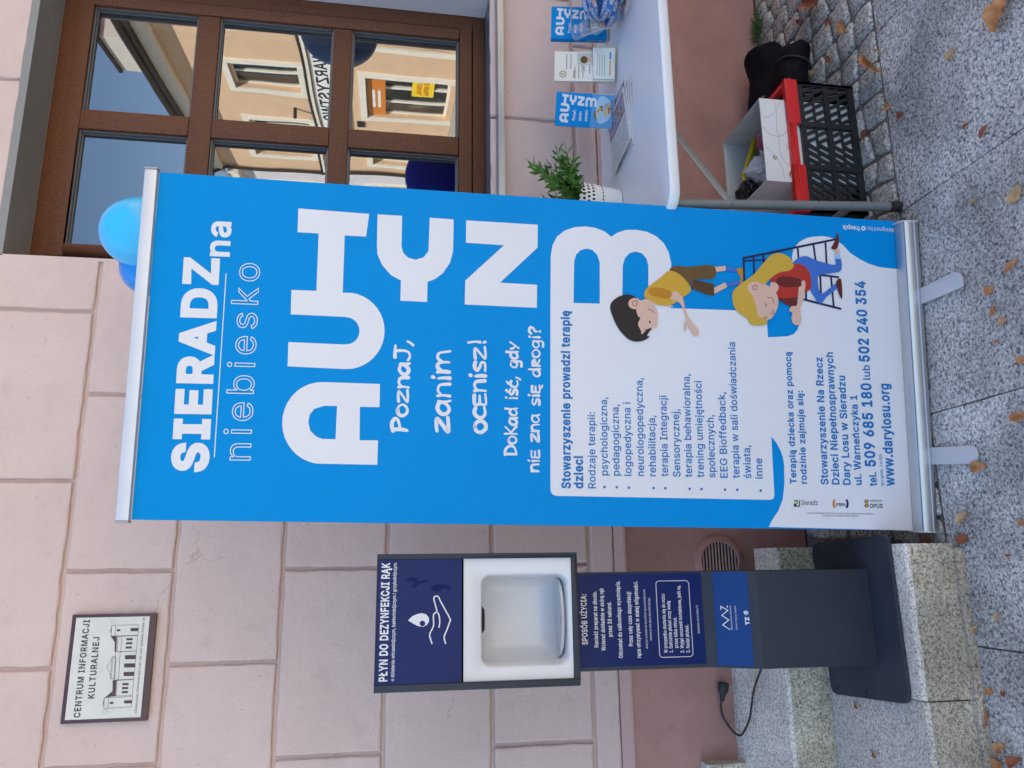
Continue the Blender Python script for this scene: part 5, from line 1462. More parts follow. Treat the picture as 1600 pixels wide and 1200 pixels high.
# drip tray: shallow half-round dish at the bottom of the hollow
tc = (cx, wy + 0.058, oz0 + 0.008)
tr_ = MB()
prof = [(0.0, 0.000), (0.085, 0.000), (0.094, 0.003), (0.097, 0.010), (0.094, 0.010), (0.089, 0.005), (0.0, 0.004)]
rs = []
for r, z in prof:
    rs.append([(tc[0] + max(r, .0004) * math.cos(k * math.pi / 16), tc[1] + 0.56 * max(r, .0004) * math.sin(k * math.pi / 16), tc[2] + z) for k in range(32)])
tr_.rings(rs, True, True).build('drip_tray', M['tray_grey'], disp, smooth=True)
mb = MB()
mb.box(tc[0] - 0.012, tc[0] + 0.012, tc[1] - 0.030, tc[1] - 0.024, tc[2] + 0.0042, tc[2] + 0.0062)
mb.build('tray_slot', M['grey_plastic'], disp)
ns = []
for z, s in ((oz1 + 0.004, 1.0), (oz1 - 0.004, 0.92), (oz1 - 0.010, 0.7)):
    ns.append([(cx + 0.036 * s * math.cos(k * math.pi / 10), wy + 0.020 + 0.014 * s * math.sin(k * math.pi / 10), z) for k in range(20)])
MB().rings(ns[::-1], True, True).build('nozzle', M['black'], disp, smooth=True)
lk = aty((743.5, 1080), HY + 0.05)
MB().lathe([(0.0005, -0.006), (0.004, -0.006), (0.0042, 0.0)], (HX0 - 0.0002, HY + 0.05, lk.z), 12, axis='x').build('lock', M['steel'], st, smooth=True)

# mains cable with plug hanging over the upper step
cab = thing('power_cord', 'black mains cable with an unplugged plug looped on the granite step', 'cable', (-0.3, -0.2, 0.31))
pth = [aty((1181, 1044), -0.40), aty((1178, 1078), -0.16), aty((1172, 1120), -0.13), aty((1163, 1142), -0.09), aty((1155, 1149), -0.05), aty((1143, 1140), -0.022), aty((1131, 1122), -0.018), aty((1127, 1108), -0.02), aty((1126.5, 1097), -0.022)]
pth[0] = Vector((CX0 + 0.002, -0.42, 0.40))
MB().tube(spline(pth, 8), 0.0034, 8).build('cable', M['rubber'], cab, smooth=True)
a, b = aty((1126.5, 1096), -0.022), aty((1129, 1066), -0.025)
plg = MB()
d = (b - a)
L = d.length
prs = [(0.0, .006, .006), (0.15, .007, .007), (0.42, .011, .010), (0.55, .017, .013), (0.80, .019, .015), (0.97, .017, .014), (1.0, .012, .01)]
w_ = d.normalized()
s_ = Vector((0, 0, 1)) - w_ * w_.z
s_.normalize()
y_ = w_.cross(s_)
plg.rings([[a + d * t + s_ * (rz * math.cos(k * math.pi / 6) - 0.004) + y_ * ry * math.sin(k * math.pi / 6) for k in range(12)] for t, rz, ry in prs])
plg = plg.build('plug', M['rubber'], cab, smooth=True, sharp=0.9)
for q in (0.66, 0.78):
    p = a + d * q - s_ * 0.016
    MB().tube([p, p - s_ * 0.020], 0.0022, 8).build('pin', M['steel'], plg, smooth=True)

# ------------------------------------------------------------------ wall plaque
PY = 0.014
pq = [aty(q_, PY) for q_ in ((113, 962), (243, 956), (232, 1123), (95, 1134))]
px0, px1, pz0, pz1 = -0.4335, -0.1265, 2.157, 2.3965
plq = thing('wall_plaque', 'white and maroon enamel information plaque screwed to the pink wall', 'plaque', ((px0 + px1) / 2, PY, pz0))
MB().box(px0, px1, PY, PY + 0.012, pz0, pz1).build('plaque_board', M['plaque_brown'], plq, bevel=0.0015)
PW = 0.0115
face = MB().box(px0 + 0.011, px1 - 0.009, PY - 0.0012, PY - 0.0001, pz0 + 0.019, pz1 - 0.012).build('plaque_face', M['plaque_white'], plq)
pp = Plane((0, PY - 0.0012, 0), (1, 0, 0), (0, 0, 1))


def q5(x, y):
    return (80 + x / 5.717, 940 + y / 5.717)


mb = MB()
px_text(mb, pp, 'CENTRUM INFORMACJI', q5(257, 1033), q5(345, 165), 9.5, 0.0005, bold=.02, track=.05, level=False)
px_text(mb, pp, 'KULTURALNEJ', q5(383, 862), q5(432, 318), 9.5, 0.0005, bold=.02, track=.05, level=False)
px_text(mb, pp, 'SIERADZKIE CENTRUM KULTURY 98-200 SIERADZ RYNEK 18', q5(765, 996), q5(838, 142), 3.2, 0.0005, bold=.004, track=.04, level=False)
mb.build('lettering', M['ink'], face)
mb, sh = MB(), MB()


def ln(pts, w=0.0011, closed=True):
    stroke(mb, pp, [pp.uv(q5(x, y)) for x, y in pts], w, 0.0005, closed=closed)


def bl(pts):
    px_poly(sh, pp, [[q5(x, y) for x, y in pts]], 0.0007)


ln([(540, 212), (782, 207), (775, 300), (535, 308)])
ln([(578, 210), (570, 306)], closed=False)
ln([(597, 312), (773, 303), (762, 440), (590, 447)])
ln([(630, 311), (622, 445)], closed=False)
ln([(575, 450), (760, 441), (738, 690), (560, 702)])
ln([(617, 448), (600, 700)], closed=False)
ln([(553, 706), (737, 697), (725, 838), (548, 845)])
ln([(588, 704), (582, 842)], closed=False)
ln([(475, 860), (725, 848), (717, 940), (470, 955)])
ln([(512, 858), (505, 952)], closed=False)
ln([(500, 583), (556, 487), (538, 683)])
ln([(545, 500), (580, 490), (568, 690), (530, 690)])
for p in ([(530, 305), (588, 310), (582, 447), (566, 447), (568, 362)], [(548, 706), (583, 704), (575, 845), (552, 846), (552, 800)], [(480, 858), (548, 800), (553, 846)], [(538, 225), (528, 260), (536, 295)], [(472, 870), (464, 905), (470, 940)]):
    bl(p)
for x, y, w_, h_ in ((602, 256, 15, 9), (745, 250, 35, 14), (700, 336, 28, 9), (697, 372, 28, 9), (693, 410, 28, 9), (708, 496, 48, 18), (702, 570, 50, 18), (695, 646, 48, 18), (664, 737, 28, 9), (660, 772, 28, 9), (658, 808, 28, 9), (540, 905, 15, 9), (687, 895, 36, 14)):
    bl([(x - w_, y - h_ + 1), (x + w_, y - h_ - 1), (x + w_, y + h_ - 1), (x - w_, y + h_ + 1)])
mb.build('drawing', M['plaque_brown'], face)
sh.build('drawing', M['plaque_brown'], face)
for x, y in ((558, 180), (480, 985)):
    u, v = pp.uv(q5(x, y))
    MB().lathe([(0.0003, -0.004), (0.004, -0.0036), (0.0062, -0.001), (0.0064, 0.001)], (u, PY - 0.0012, v), 16, axis='y').build('screw', M['brass'], plq, smooth=True)

# ------------------------------------------------------------------ folding table
TT, TB = 0.730, 0.700
table = thing('folding_table', 'white plastic folding table with grey tubular legs against the pink wall', 'table', (1.8, -0.45, 0))
TX0, TX1, TY0, TY1 = 0.950, 2.75, -0.762, -0.125
R = 0.055
out = rrect(TX0, TX1, TY0, TY1, R, 8)


def tring(ins, z):
    return [(x, y, z) for x, y in rrect(TX0 + ins, TX1 - ins, TY0 + ins, TY1 - ins, max(R - ins, .004), 8)]


MB().rings([tring(0.012, TB), tring(0.004, TB), tring(0.0, TB + 0.004), tring(0.0, TT - 0.005), tring(0.0015, TT - 0.0015), tring(0.005, TT), tring(0.014, TT - 0.0004), tring(0.018, TT - 0.0016), tring(0.022, TT - 0.0006), tring(0.03, TT - 0.0002)]).build('tabletop', M['table_top'], table, smooth=True, sharp=1.2)
LR = 0.0135
lt, lb = aty((1058, 319), -0.700), atz((1402, 322), 0.012)


def leg(dx, y, name='leg'):
    top, bot = Vector((lt.x + dx, y, TB - 0.002)), Vector((lb.x + dx, y - 0.004, 0.022))
    l = MB().tube([top, bot], LR, 14).build(name, M['table_leg'], table, smooth=True)
    d = (bot - top).normalized()
    MB().tube([bot - d * 0.014, bot + d * 0.021], [LR + .0018, LR + .0022], 14).build('foot_cap', M['rubber'], l, smooth=True)
    return top, bot


lf = leg(0, -0.702)
lbk = leg(0, -0.19)
p1, p2 = lf[0].lerp(lf[1], 0.80), lbk[0].lerp(lbk[1], 0.80)
MB().tube([p1, p2], 0.011, 12).build('crossbar', M['table_leg'], table, smooth=True)
p1, p2 = lf[0].lerp(lf[1], 0.06), lbk[0].lerp(lbk[1], 0.06)
MB().tube([p1, p2], 0.011, 12).build('crossbar', M['table_leg'], table, smooth=True)
br0 = aty((1139, 313.5), -0.7155)
br1 = aty((1052, 204), -0.60)
d = (br1 - br0).normalized()
s = Vector((0, 1, 0))
w = d.cross(s).normalized() * 0.011
MB().hexa([br0 - d * .012 - w, br0 - d * .012 + w, br0 - d * .012 + w + s * .0035, br0 - d * .012 - w + s * .0035], [br1 - w, br1 + w, br1 + w + s * .0035, br1 - w + s * .0035]).build('brace', M['table_leg'], table, bevel=0.0015)
MB().lathe([(0.0003, -0.004), (0.0045, -0.003), (0.005, 0.0)], (br0.x, br0.y - 0.0003, br0.z), 12, axis='y').build('rivet', M['steel'], table, smooth=True)
for dx in (1.55,):
    leg(dx, -0.702)
    leg(dx, -0.19)


# ------------------------------------------------------------------ leaflets and holders on the table
def standing_plane(qa, qb, z, lean_deg):
    a, b = atz(qa, z), atz(qb, z)
    u = (b - a).normalized()
    n = u.cross(Vector((0, 0, 1)))
    v = Vector((0, 0, 1)) * math.cos(math.radians(lean_deg)) - n * math.sin(math.radians(lean_deg))
    return Plane(a, u, v)


def leaflet_pack(label, q_bl, q_br, q_tl, thick, off_left=0.0):
    pl = standing_plane(q_bl, q_br, TT + 0.006, 9)
    wd = pl.uv(q_br)[0]
    ht = pl.uv(q_tl)[1]
    t = thing('leaflet_pack', label, 'leaflets', pl.O, 'leaflet packs in clear holders on the table')
    MB().extrude([pl.pt(0, 0.004, 0), pl.pt(wd, 0.004, 0), pl.pt(wd, ht, 0), pl.pt(0, ht, 0)], -pl.N * thick).build('leaflets', M['banner_blue'], t)
    lv = bpy.data.objects[t.children[0].name]
    sx, sy = wd / 480.0, ht / 700.0

    def mp(q):      # banner artwork pixel -> leaflet
        return (wd * 0.07 + (742 - q[1]) * wd * 0.86 / 405.0, ht * 0.93 - (q[0] - 441) * ht * 0.62 / 610.0)
    draw_logo(pl, lv, 0.0006, mp)
    mb = MB()
    px_poly(mb, pl, [[(860, 400), (863, 384), (870, 370), (882, 360.5), (898, 355), (915, 354), (930, 356), (945, 362), (955, 370), (965, 363.5), (978, 359.5), (993, 359), (1010, 362), (1025, 369), (1037, 380), (1045, 395), (1048.5, 411), (1048, 485), (1013, 485), (1013, 416), (1003, 396), (983, 396), (973, 415), (972, 485), (937, 485), (937, 410), (926, 391), (907, 391), (897, 409), (896, 485), (860, 485)]], 0.0006, mp)
    mb.build('lettering', M['print_white'], lv)
    for s, a, b, c_, w_ in (('PoznaJ,', (700, 690), (706, 540), 40, .24), ('zanim', (805, 690), (806, 560), 44, .21), ('ocEnisz!', (905, 690), (905, 535), 42, .22)):
        mb = MB()
        handwrite(mb, pl, s, a, b, c_, w_, 0.0006, mp)
        mb.build('lettering', M['print_white'], lv)
    # white cloud with figures in the lower part
    mb = MB()
    blob = []
    for k in range(20):
        a = k * math.pi / 10
        blob.append((wd * (0.54 + 0.40 * math.cos(a) * (1 + .12 * math.sin(3 * a))), ht * (0.19 + 0.15 * math.sin(a) * (1 + .15 * math.cos(2 * a)))))
    flat_poly(mb, pl, [blob], 0.0007)
    mb.build('illustration', M['p_sock'], lv)

    def mk(q):
        return (wd * 0.14 + (560 - q[1]) * wd * 0.78 / 215.0, ht * 0.36 - (q[0] - 940) * ht * 0.34 / 380.0)
    draw_kids(pl, lv, 0.0009, mk, 0.00003, False)
    # clear holder: back plate, front pocket, foot
    hd = MB()
    pk = ht * 0.40
    hd.poly([pl.pt(-.003, 0, .004), pl.pt(wd + .003, 0, .004), pl.pt(wd + .003, pk, .004), pl.pt(-.003, pk, .004)])
    hd.poly([pl.pt(-.003, 0, .004), pl.pt(-.003, pk, .004), pl.pt(-.003, pk, -thick - .003), pl.pt(-.003, 0, -thick - .003)])
    hd.poly([pl.pt(wd + .003, 0, .004), pl.pt(wd + .003, 0, -thick - .003), pl.pt(wd + .003, pk, -thick - .003), pl.pt(wd + .003, pk, .004)])
    hd.poly([pl.pt(-.003, 0, -thick - .003), pl.pt(wd + .003, 0, -thick - .003), pl.pt(wd + .003, ht * .8, -thick - .003), pl.pt(-.003, ht * .8, -thick - .003)])
    hd.build('holder', M['clear'], t)
    b0, b1 = pl.pt(-.003, 0, .004), pl.pt(wd + .003, 0, .004)
    bk = -Vector((pl.N.x, pl.N.y, 0)).normalized() * 0.07
    MB().hexa([Vector((p.x, p.y, TT + 0.0005)) for p in (b0, b1, b1 + bk, b0 + bk)], [Vector((p.x, p.y, TT + 0.004)) for p in (b0, b1, b1 + bk, b0 + bk)]).build('holder_foot', M['clear'], t)
    return t


leaflet_pack('blue leaflets in clear holder behind the fanned sheets, next to the plant', (958, 201.5), (962.5, 149), (866, 205), 0.014)
leaflet_pack('thick pack of blue leaflets behind the bowl of lanyards', (950, 62), (951, 12), (861, 62), 0.026)

# card holder with cream card and small white card
pl = standing_plane((961, 126), (961.5, 78), TT + 0.006, 9)
wd, ht = pl.uv((961.5, 78))[0], pl.uv((866, 133))[1]
ch = thing('card_holder', 'clear holder with a cream photo card behind a small white card', 'card holder', pl.O)
crd = MB().extrude([pl.pt(-.004, 0.004, 0), pl.pt(wd * .92, 0.004, 0), pl.pt(wd * .92, ht, 0), pl.pt(-.004, ht, 0)], -pl.N * 0.012).build('photo_card', M['paper_cream'], ch)
mb = MB()


def c7(x, y):
    return (840 + x / 6.667, y / 6.667)


text(mb, pl, 'DARY LOSU', (wd * .30, ht * .50), (wd * .82, ht * .50), ht * .055, 0.0006, bold=.02)
for k, (a, b, y) in enumerate(((.34, .84, .80), (.36, .84, .73), (.05, .42, .66), (.05, .5, .60), (.08, .28, .53), (.2, .6, .42))):
    stroke(mb, pl, [(wd * a, ht * y), (wd * b, ht * y)], ht * .013, 0.0006)
mb.build('lettering', M['ink_grey'], crd)
mb = MB()
for a, b, y in ((.05, .80, .33), (.05, .7, .28), (.06, .30, .68)):
    stroke(mb, pl, [(wd * a, ht * y), (wd * b, ht * y)], ht * .012, 0.0006)
mb.build('lettering', M['ink_red'], crd)
mb = MB()
stroke(mb, pl, [(wd * .18 + wd * .10 * math.cos(k * .3927), ht * .86 + wd * .10 * math.sin(k * .3927)) for k in range(16)], ht * .012, 0.0006, closed=True)
stroke(mb, pl, [(wd * .13, ht * .84), (wd * .19, ht * .89), (wd * .21, ht * .83)], ht * .012, 0.0006)
mb.build('lettering', M['ink_gold'], crd)
mb = MB()
flat_poly(mb, pl, [[(wd * .50, ht * .36), (wd * .88, ht * .36), (wd * .88, ht * .62), (wd * .50, ht * .62)]], 0.0007)
mb.build('photograph', M['sill'], crd)
for nm, cx_, cy_, rx, ry in (('p_skin', .67, .46, .10, .085), ('p_brown', .66, .515, .12, .06)):
    mb = MB()
    flat_poly(mb, pl, [[(wd * (cx_ + rx * math.cos(k * .3927)), ht * (cy_ + ry * math.sin(k * .3927))) for k in range(16)]], 0.0009 if nm == 'p_skin' else 0.0011)
    mb.build('photograph', M[nm], crd)
ph = ht * .36
sm = MB().extrude([pl.pt(.002, 0.003, .004), pl.pt(wd * 1.02, 0.003, .004), pl.pt(wd * 1.02, ht * .375, .004), pl.pt(.002, ht * .36, .004)], pl.N * 0.004).build('small_card', M['paper'], ch)
mb = MB()
for y in (.30, .26, .22, .18):
    stroke(mb, pl, [(wd * .12, ht * y), (wd * .80, ht * y)], ht * .009, 0.0086)
mb.build('lettering', M['ink_grey'], sm)
mb = MB()
stroke(mb, pl, [(wd * .12, ht * .09), (wd * .62, ht * .09)], ht * .022, 0.0086)
mb.build('lettering', M['ink_orange'], sm)
mb = MB()
stroke(mb, pl, [(wd * .66, ht * .085), (wd * .88, ht * .085)], ht * .03, 0.0086)
mb.build('lettering', M['print_blue'], sm)
hd = MB()
for (a, b, hgt, o_) in ((-.006, wd + .006, ht * .34, .011), (-.006, wd + .006, ht * .62, -.015)):
    hd.poly([pl.pt(a, 0, o_), pl.pt(b, 0, o_), pl.pt(b, hgt, o_), pl.pt(a, hgt, o_)])
for a in (-.006, wd + .006):
    hd.poly([pl.pt(a, 0, .011), pl.pt(a, ht * .34, .011), pl.pt(a, ht * .62, -.015), pl.pt(a, 0, -.015)])
hd.build('holder', M['clear'], ch)
MB().hexa([Vector((p.x, p.y, TT + .0005)) for p in (pl.pt(-.006, 0, .011), pl.pt(wd + .006, 0, .011), pl.pt(wd + .006, 0, -.05), pl.pt(-.006, 0, -.05))], [Vector((p.x, p.y, TT + .006)) for p in (pl.pt(-.006, 0, .011), pl.pt(wd + .006, 0, .011), pl.pt(wd + .006, 0, -.05), pl.pt(-.006, 0, -.05))]).build('holder_foot', M['clear'], ch)

# fanned leaflets lying flat
m, nt, b = new_mat('leaflet_print')
v = coords(nt, 'pos', (1, 1, 1))
wv = nt.nodes.new('ShaderNodeTexNoise')
wv.inputs['Scale'].default_value = 260
nt.links.new(v, wv.inputs['Vector'])
nt.links.new(ramp(nt, wv.outputs['Fac'], [(0.42, (0.36, 0.36, 0.35)), (0.56, (0.72, 0.71, 0.68))]), b.inputs['Base Color'])
setp(b, rough=0.5)
M['leaflet_print'] = m
m, nt, b = new_mat('leaflet_photo')
v = coords(nt, 'pos')
nt.links.new(ramp(nt, nz(nt, v, 48, 3), [(0.3, (0.03, 0.03, 0.05)), (0.42, (0.22, 0.12, 0.10)), (0.52, (0.5, 0.33, 0.28)), (0.6, (0.12, 0.2, 0.38)), (0.7, (0.6, 0.58, 0.55))]), b.inputs['Base Color'])
setp(b, rough=0.35)
M['leaflet_photo'] = m
P1, P2, P3 = atz((954, 197.4), TT), atz((963.5, 274.4), TT), atz((990, 217), TT)
fan_labels = ['bottom leaflet of the fanned stack on the white table', 'second leaflet from below in the fanned stack', 'middle leaflet of the fanned stack on the table', 'leaflet just under the top one of the fanned stack', 'top leaflet of the fanned stack, its grey text side uppermost']
e_long = (P1 - P2)
e_w = (P3 - P2)
for k in range(5):
    z = TT + 0.0008 + k * 0.0022
    rot = (4 - k) * math.radians(-5.0)
    piv = P2 + e_w * 0.4
    if k == 4:
        cor = [P2, P3, P3 + e_long * 1.02, P1 + e_long * 0.02]
    else:
        cor = [P2 + e_long * 0.10, P3 + e_long * 0.10, P3 + e_long * (1.10 + .03 * k), P1 + e_long * (0.10 + .03 * k)]
    cor = [piv + Matrix.Rotation(rot, 3, 'Z') @ (p - piv) for p in cor]
    cor = [Vector((p.x, p.y, z)) for p in cor]
    if (cor[1] - cor[0]).cross(cor[2] - cor[0]).z < 0:
        cor = cor[::-1]
    t = thing('leaflet', fan_labels[k], 'leaflet', (piv.x, piv.y, z), 'fanned leaflets on the table')
    MB().extrude(cor, (0, 0, 0.0016)).build('sheet', M['paper'], t)
    lp_ = Plane(cor[0], cor[1] - cor[0], cor[3] - cor[0])
    a, b_, c_, d_ = cor
    up = Vector((0, 0, 0.0019))

    def at(s_, t_):
        return a.lerp(b_, s_).lerp(d_.lerp(c_, s_), t_) + up
    fl = abs((b_ - a).length) < abs((d_ - a).length)
    sheet_o = t.children[0]
    tx0, tx1, ph0, ph1 = (.04, .52, .56, .96)
    # text on the half nearest the plant, pictures on the other
    near_first = ((a + b_) / 2 - P2).length < ((c_ + d_) / 2 - P2).length
    if not near_first:
        tx0, tx1, ph0, ph1 = (.48, .96, .04, .44)
    MB().poly([at(.06, tx0), at(.94, tx0), at(.94, tx1), at(.06, tx1)]).build('printed_text', M['leaflet_print'], sheet_o)
    MB().poly([at(.06, ph0), at(.94, ph0), at(.94, ph1), at(.06, ph1)]).build('printed_photo', M['leaflet_photo'], sheet_o)

# ------------------------------------------------------------------ plant in lace-rimmed pot
pc = atz((973, 311), TT + 0.001)
pc.y += 0.05
plant = thing('potted_plant', 'bushy green plant in white metal pot with lace rim beside the banner', 'plant', (pc.x, pc.y, TT))
PH = 0.150
r0, r1 = 0.052, 0.073
zr = PH * 0.60
rad = lambda z: r0 + (r1 - r0) * z / PH
pot = MB().lathe([(0.0005, 0.001), (r0 - .003, 0.001), (r0, 0.004), (rad(zr), zr), (rad(zr) + .0018, zr + .001), (rad(zr) + .0018, zr + .003), (rad(zr), zr + .004), (rad(zr) - .0015, zr + .004), (rad(zr * .8) - .003, zr * .8), (0.0005, zr * .78)], (pc.x, pc.y, TT), 48).build('pot', M['pot'], plant, smooth=True)
lace = MB()
NR, NC = 3, 30
zz = [zr + 0.004 + (PH - zr - 0.010) * i / NR for i in range(NR + 1)]


def pp3(a, z):
    r = rad(z) - 0.0006
    return Vector((pc.x + r * math.cos(a), pc.y + r * math.sin(a), TT + z))


for i in range(NR):
    for k in range(NC):
        a0, a1 = (k + .5 * (i % 2)) * 2 * math.pi / NC, (k + 1 + .5 * (i % 2)) * 2 * math.pi / NC
        z0, z1 = zz[i], zz[i + 1]
        am, zm = (a0 + a1) / 2, (z0 + z1) / 2
        outer = [(a0, z0), (am, z0), (a1, z0), (a1, zm), (a1, z1), (am, z1), (a0, z1), (a0, zm)]
        inner = [(am + (x - am) * (.62 if j % 2 else .46), zm + (z - zm) * (.62 if j % 2 else .46)) for j, (x, z) in enumerate(outer)]
        for j in range(8):
            jj = (j + 1) % 8
            lace.poly([pp3(*outer[j]), pp3(*outer[jj]), pp3(*inner[jj]), pp3(*inner[j])])
for k in range(NC):                                        # scalloped top
    a0, a1 = k * 2 * math.pi / NC + (.5 * 2 * math.pi / NC), (k + 1.5) * 2 * math.pi / NC
    am = (a0 + a1) / 2
    z0 = zz[-1]
    lace.poly([pp3(a0, z0), pp3(a1, z0), pp3(a1 - (a1 - am) * .2, z0 + .006), pp3(am, z0 + .0095), pp3(a0 + (am - a0) * .2, z0 + .006)])
lace.build('lace_rim', M['pot'], pot)
MB().lathe([(0.0005, PH * .84), (rad(PH * .84) - .004, PH * .83)], (pc.x, pc.y, TT), 32).build('soil', M['soil'], plant)
MB().lathe([(rad(zr) - .003, zr * .75), (rad(PH * .9) - .004, PH * .9)], (pc.x, pc.y, TT), 32).build('liner', M['black'], plant)
rnd = random.Random(5)
leafb, stemb = MB(), MB()


def blade(mb, p, d, up, L, W):
    d = d.normalized()
    s_ = d.cross(up)
    s_ = s_.normalized() if s_.length > 1e-4 else d.orthogonal()
    n = s_.cross(d)
    pts = [p, p + d * L * .3 + s_ * W * .5 + n * L * .03, p + d * L * .68 + s_ * W * .38, p + d * L - n * L * .10, p + d * L * .68 - s_ * W * .38, p + d * L * .3 - s_ * W * .5 + n * L * .03]
    m_ = p + d * L * .35 - n * L * .035
    k = len(mb.v)
    mb.v += pts + [m_, p + d * L * .68 - n * L * .03]
    mb.f += [(k, k + 6, k + 1), (k + 1, k + 6, k + 7, k + 2), (k + 2, k + 7, k + 3), (k, k + 5, k + 6), (k + 5, k + 4, k + 7, k + 6), (k + 4, k + 3, k + 7)]


for st_ in range(42):
    a = rnd.uniform(0, 2 * math.pi)
    tilt_ = rnd.uniform(0.08, 0.95)
    p = Vector((pc.x + .03 * math.cos(a), pc.y + .03 * math.sin(a), TT + PH * .82))
    L = rnd.uniform(0.12, 0.20) * (1.0 - .2 * tilt_)
    d = Vector((math.cos(a) * math.sin(tilt_), math.sin(a) * math.sin(tilt_), math.cos(tilt_)))
    path = []
    for i in range(7):
        path.append(p.copy())
        d = (d + Vector((math.cos(a) * .05, math.sin(a) * .05, -.03)) + Vector((rnd.uniform(-.05, .05), rnd.uniform(-.05, .05), 0))).normalized()
        p = p + d * L / 6
    stemb.tube(path, [.0016, .0015, .0014, .0013, .0011, .0009, .0007], 5)
    for i in range(1, 7):
        for s_ in (0, 1, 2):
            dd = (path[i] - path[i - 1]).normalized()
            side = dd.orthogonal().normalized()
            side.rotate(Matrix.Rotation(rnd.uniform(0, 6.28), 3, dd))
            blade(leafb, path[i], dd * .75 + side * .75, Vector((0, 0, 1)), rnd.uniform(.032, .054), rnd.uniform(.009, .0135))
    blade(leafb, path[-1], d, Vector((0.3, 0, 1)), .042, .009)
fo = leafb.build('foliage', M['leaf_green'], plant)
fo['kind'] = 'stuff'
stemb.build('stems', M['leaf_green'], plant)

# ------------------------------------------------------------------ bowl of lanyards
bc = atz((976, -14), TT + 0.001)
bowl = thing('plastic_bowl', 'clear flared plastic bowl full of blue lanyards at the table end', 'bowl', (bc.x, bc.y, TT))
MB().lathe([(0.0005, 0.003), (0.098, 0.002), (0.106, 0.006), (0.128, 0.07), (0.160, 0.142), (0.163, 0.145), (0.160, 0.147)], (bc.x, bc.y, TT), 56).build('bowl_wall', M['clear'], bowl, smooth=True)
MB().tube([(bc.x + 0.1615 * math.cos(k * math.pi / 32), bc.y + 0.1615 * math.sin(k * math.pi / 32), TT + 0.1465) for k in range(65)], 0.0016, 6).build('rim', M['grey_plastic'], bowl, smooth=True)
M['lanyard'] = plain('lanyard_ribbon', (0.010, 0.13, 0.44), 0.6, var=0.1)


class Ribbon:
    """Stands in for a Plane: u runs along the ribbon, v across it."""
    def __init__(s, L_, R_, out):
        s.L, s.R, s.out, s.d = L_, R_, out, [0.0]
        for i in range(1, len(L_)):
            s.d.append(s.d[-1] + ((L_[i] + R_[i]) / 2 - (L_[i - 1] + R_[i - 1]) / 2).length)

    def pt(s, u, v, off=0.0):
        i = 1
        while i < len(s.d) - 1 and s.d[i] < u:
            i += 1
        t = (u - s.d[i - 1]) / max(1e-6, s.d[i] - s.d[i - 1])
        l, r = s.L[i - 1].lerp(s.L[i], t), s.R[i - 1].lerp(s.R[i], t)
        return l.lerp(r, .5 - v) + s.out[i] * off


rnd = random.Random(3)
lan_lab = ['blue lanyard coiled lowest in the clear bowl', 'blue lanyard lying over the lowest coil in the bowl', 'blue lanyard pressed to the bowl side nearest the cards', 'blue lanyard ring standing on edge in the bowl', 'blue lanyard looped across the middle of the bowl',
           'blue lanyard draped over the front of the heap in the bowl', 'blue lanyard curled highest on the heap in the bowl', 'blue lanyard with a twisted loop at the back of the bowl', 'blue lanyard half buried in the heap nearest the wall']
for k in range(9):
    a = k * 2.4
    rr_ = 0.062 if k else 0.0
    zc = 0.022 + 0.0095 * k
    c_ = Vector((bc.x + rr_ * math.cos(a), bc.y + rr_ * math.sin(a), TT + zc))
    t = thing('lanyard', lan_lab[k], 'lanyard', c_, 'blue lanyards in the plastic bowl')
    ax1 = Vector((rnd.uniform(-.35, .35), rnd.uniform(-.35, .35), 1)).normalized() if k % 3 else Vector((rnd.uniform(-1, 1), rnd.uniform(-1, 1), .5)).normalized()
    e1_ = ax1.orthogonal().normalized()
    e2_ = ax1.cross(e1_)
    pts = []
    Rr = 0.060 + rnd.uniform(-.008, .01)
    for i in range(61):
        th = i / 60 * 2 * math.pi * 3
        r_ = Rr * (1 + .16 * math.sin(th * .37 + k))
        q_ = c_ + e1_ * r_ * math.cos(th) + e2_ * r_ * .8 * math.sin(th) + ax1 * (.010 * math.sin(th * .61 + k) + .0035 * th / 6.28)
        q_.z = max(q_.z, TT + 0.014)
        pts.append(q_)
    rb = MB()
    L_, R_ = [], []
    for i, p in enumerate(pts):
        t_ = (pts[min(i + 1, 60)] - pts[max(i - 1, 0)]).normalized()
        o_ = (p - c_).normalized()
        wv_ = t_.cross(o_).normalized()
        L_.append(p + wv_ * .009)
        R_.append(p - wv_ * .009)
    rb.rings([[l, r, r + (c_ - r) * .02, l + (c_ - l) * .02] for l, r in zip(L_, R_)])
    rib = rb.build('ribbon', M['lanyard'], t)
    rp = Ribbon(L_, R_, [((l + r) / 2 - c_).normalized() for l, r in zip(L_, R_)])
    mb = MB()
    for w_ in range(int(rp.d[-1] / .085)):
        GL = rp.pt
        text(mb, rp, 'NIEBIESKO', (w_ * .085 + .008, -.28), (w_ * .085 + .075, -.28), .56, .0009, bold=.02)
    mb.build('lettering', M['print_white'], rib)
    hk = pts[-1]
    MB().tube([hk + Vector((.008 * math.cos(j * .6), .008 * math.sin(j * .6), .002 * j)) for j in range(9)], .0016, 6).build('hook', M['steel'], t, smooth=True)

# ------------------------------------------------------------------ crate, carton, bags under the table
CRX0, CRX1, CRY0, CRY1, CRZ = 1.055, 1.508, -0.572, -0.235, 0.246
crate = thing('plastic_crate', 'black slotted plastic crate with red rim under the table', 'crate', ((CRX0 + CRX1) / 2, (CRY0 + CRY1) / 2, 0))
MB().box(CRX0 + .004, CRX1 - .004, CRY0 + .004, CRY1 - .004, 0.004, 0.010).build('bottom', M['crate_black'], crate)
T = 0.012
ZB, ZT = 0.006, 0.203


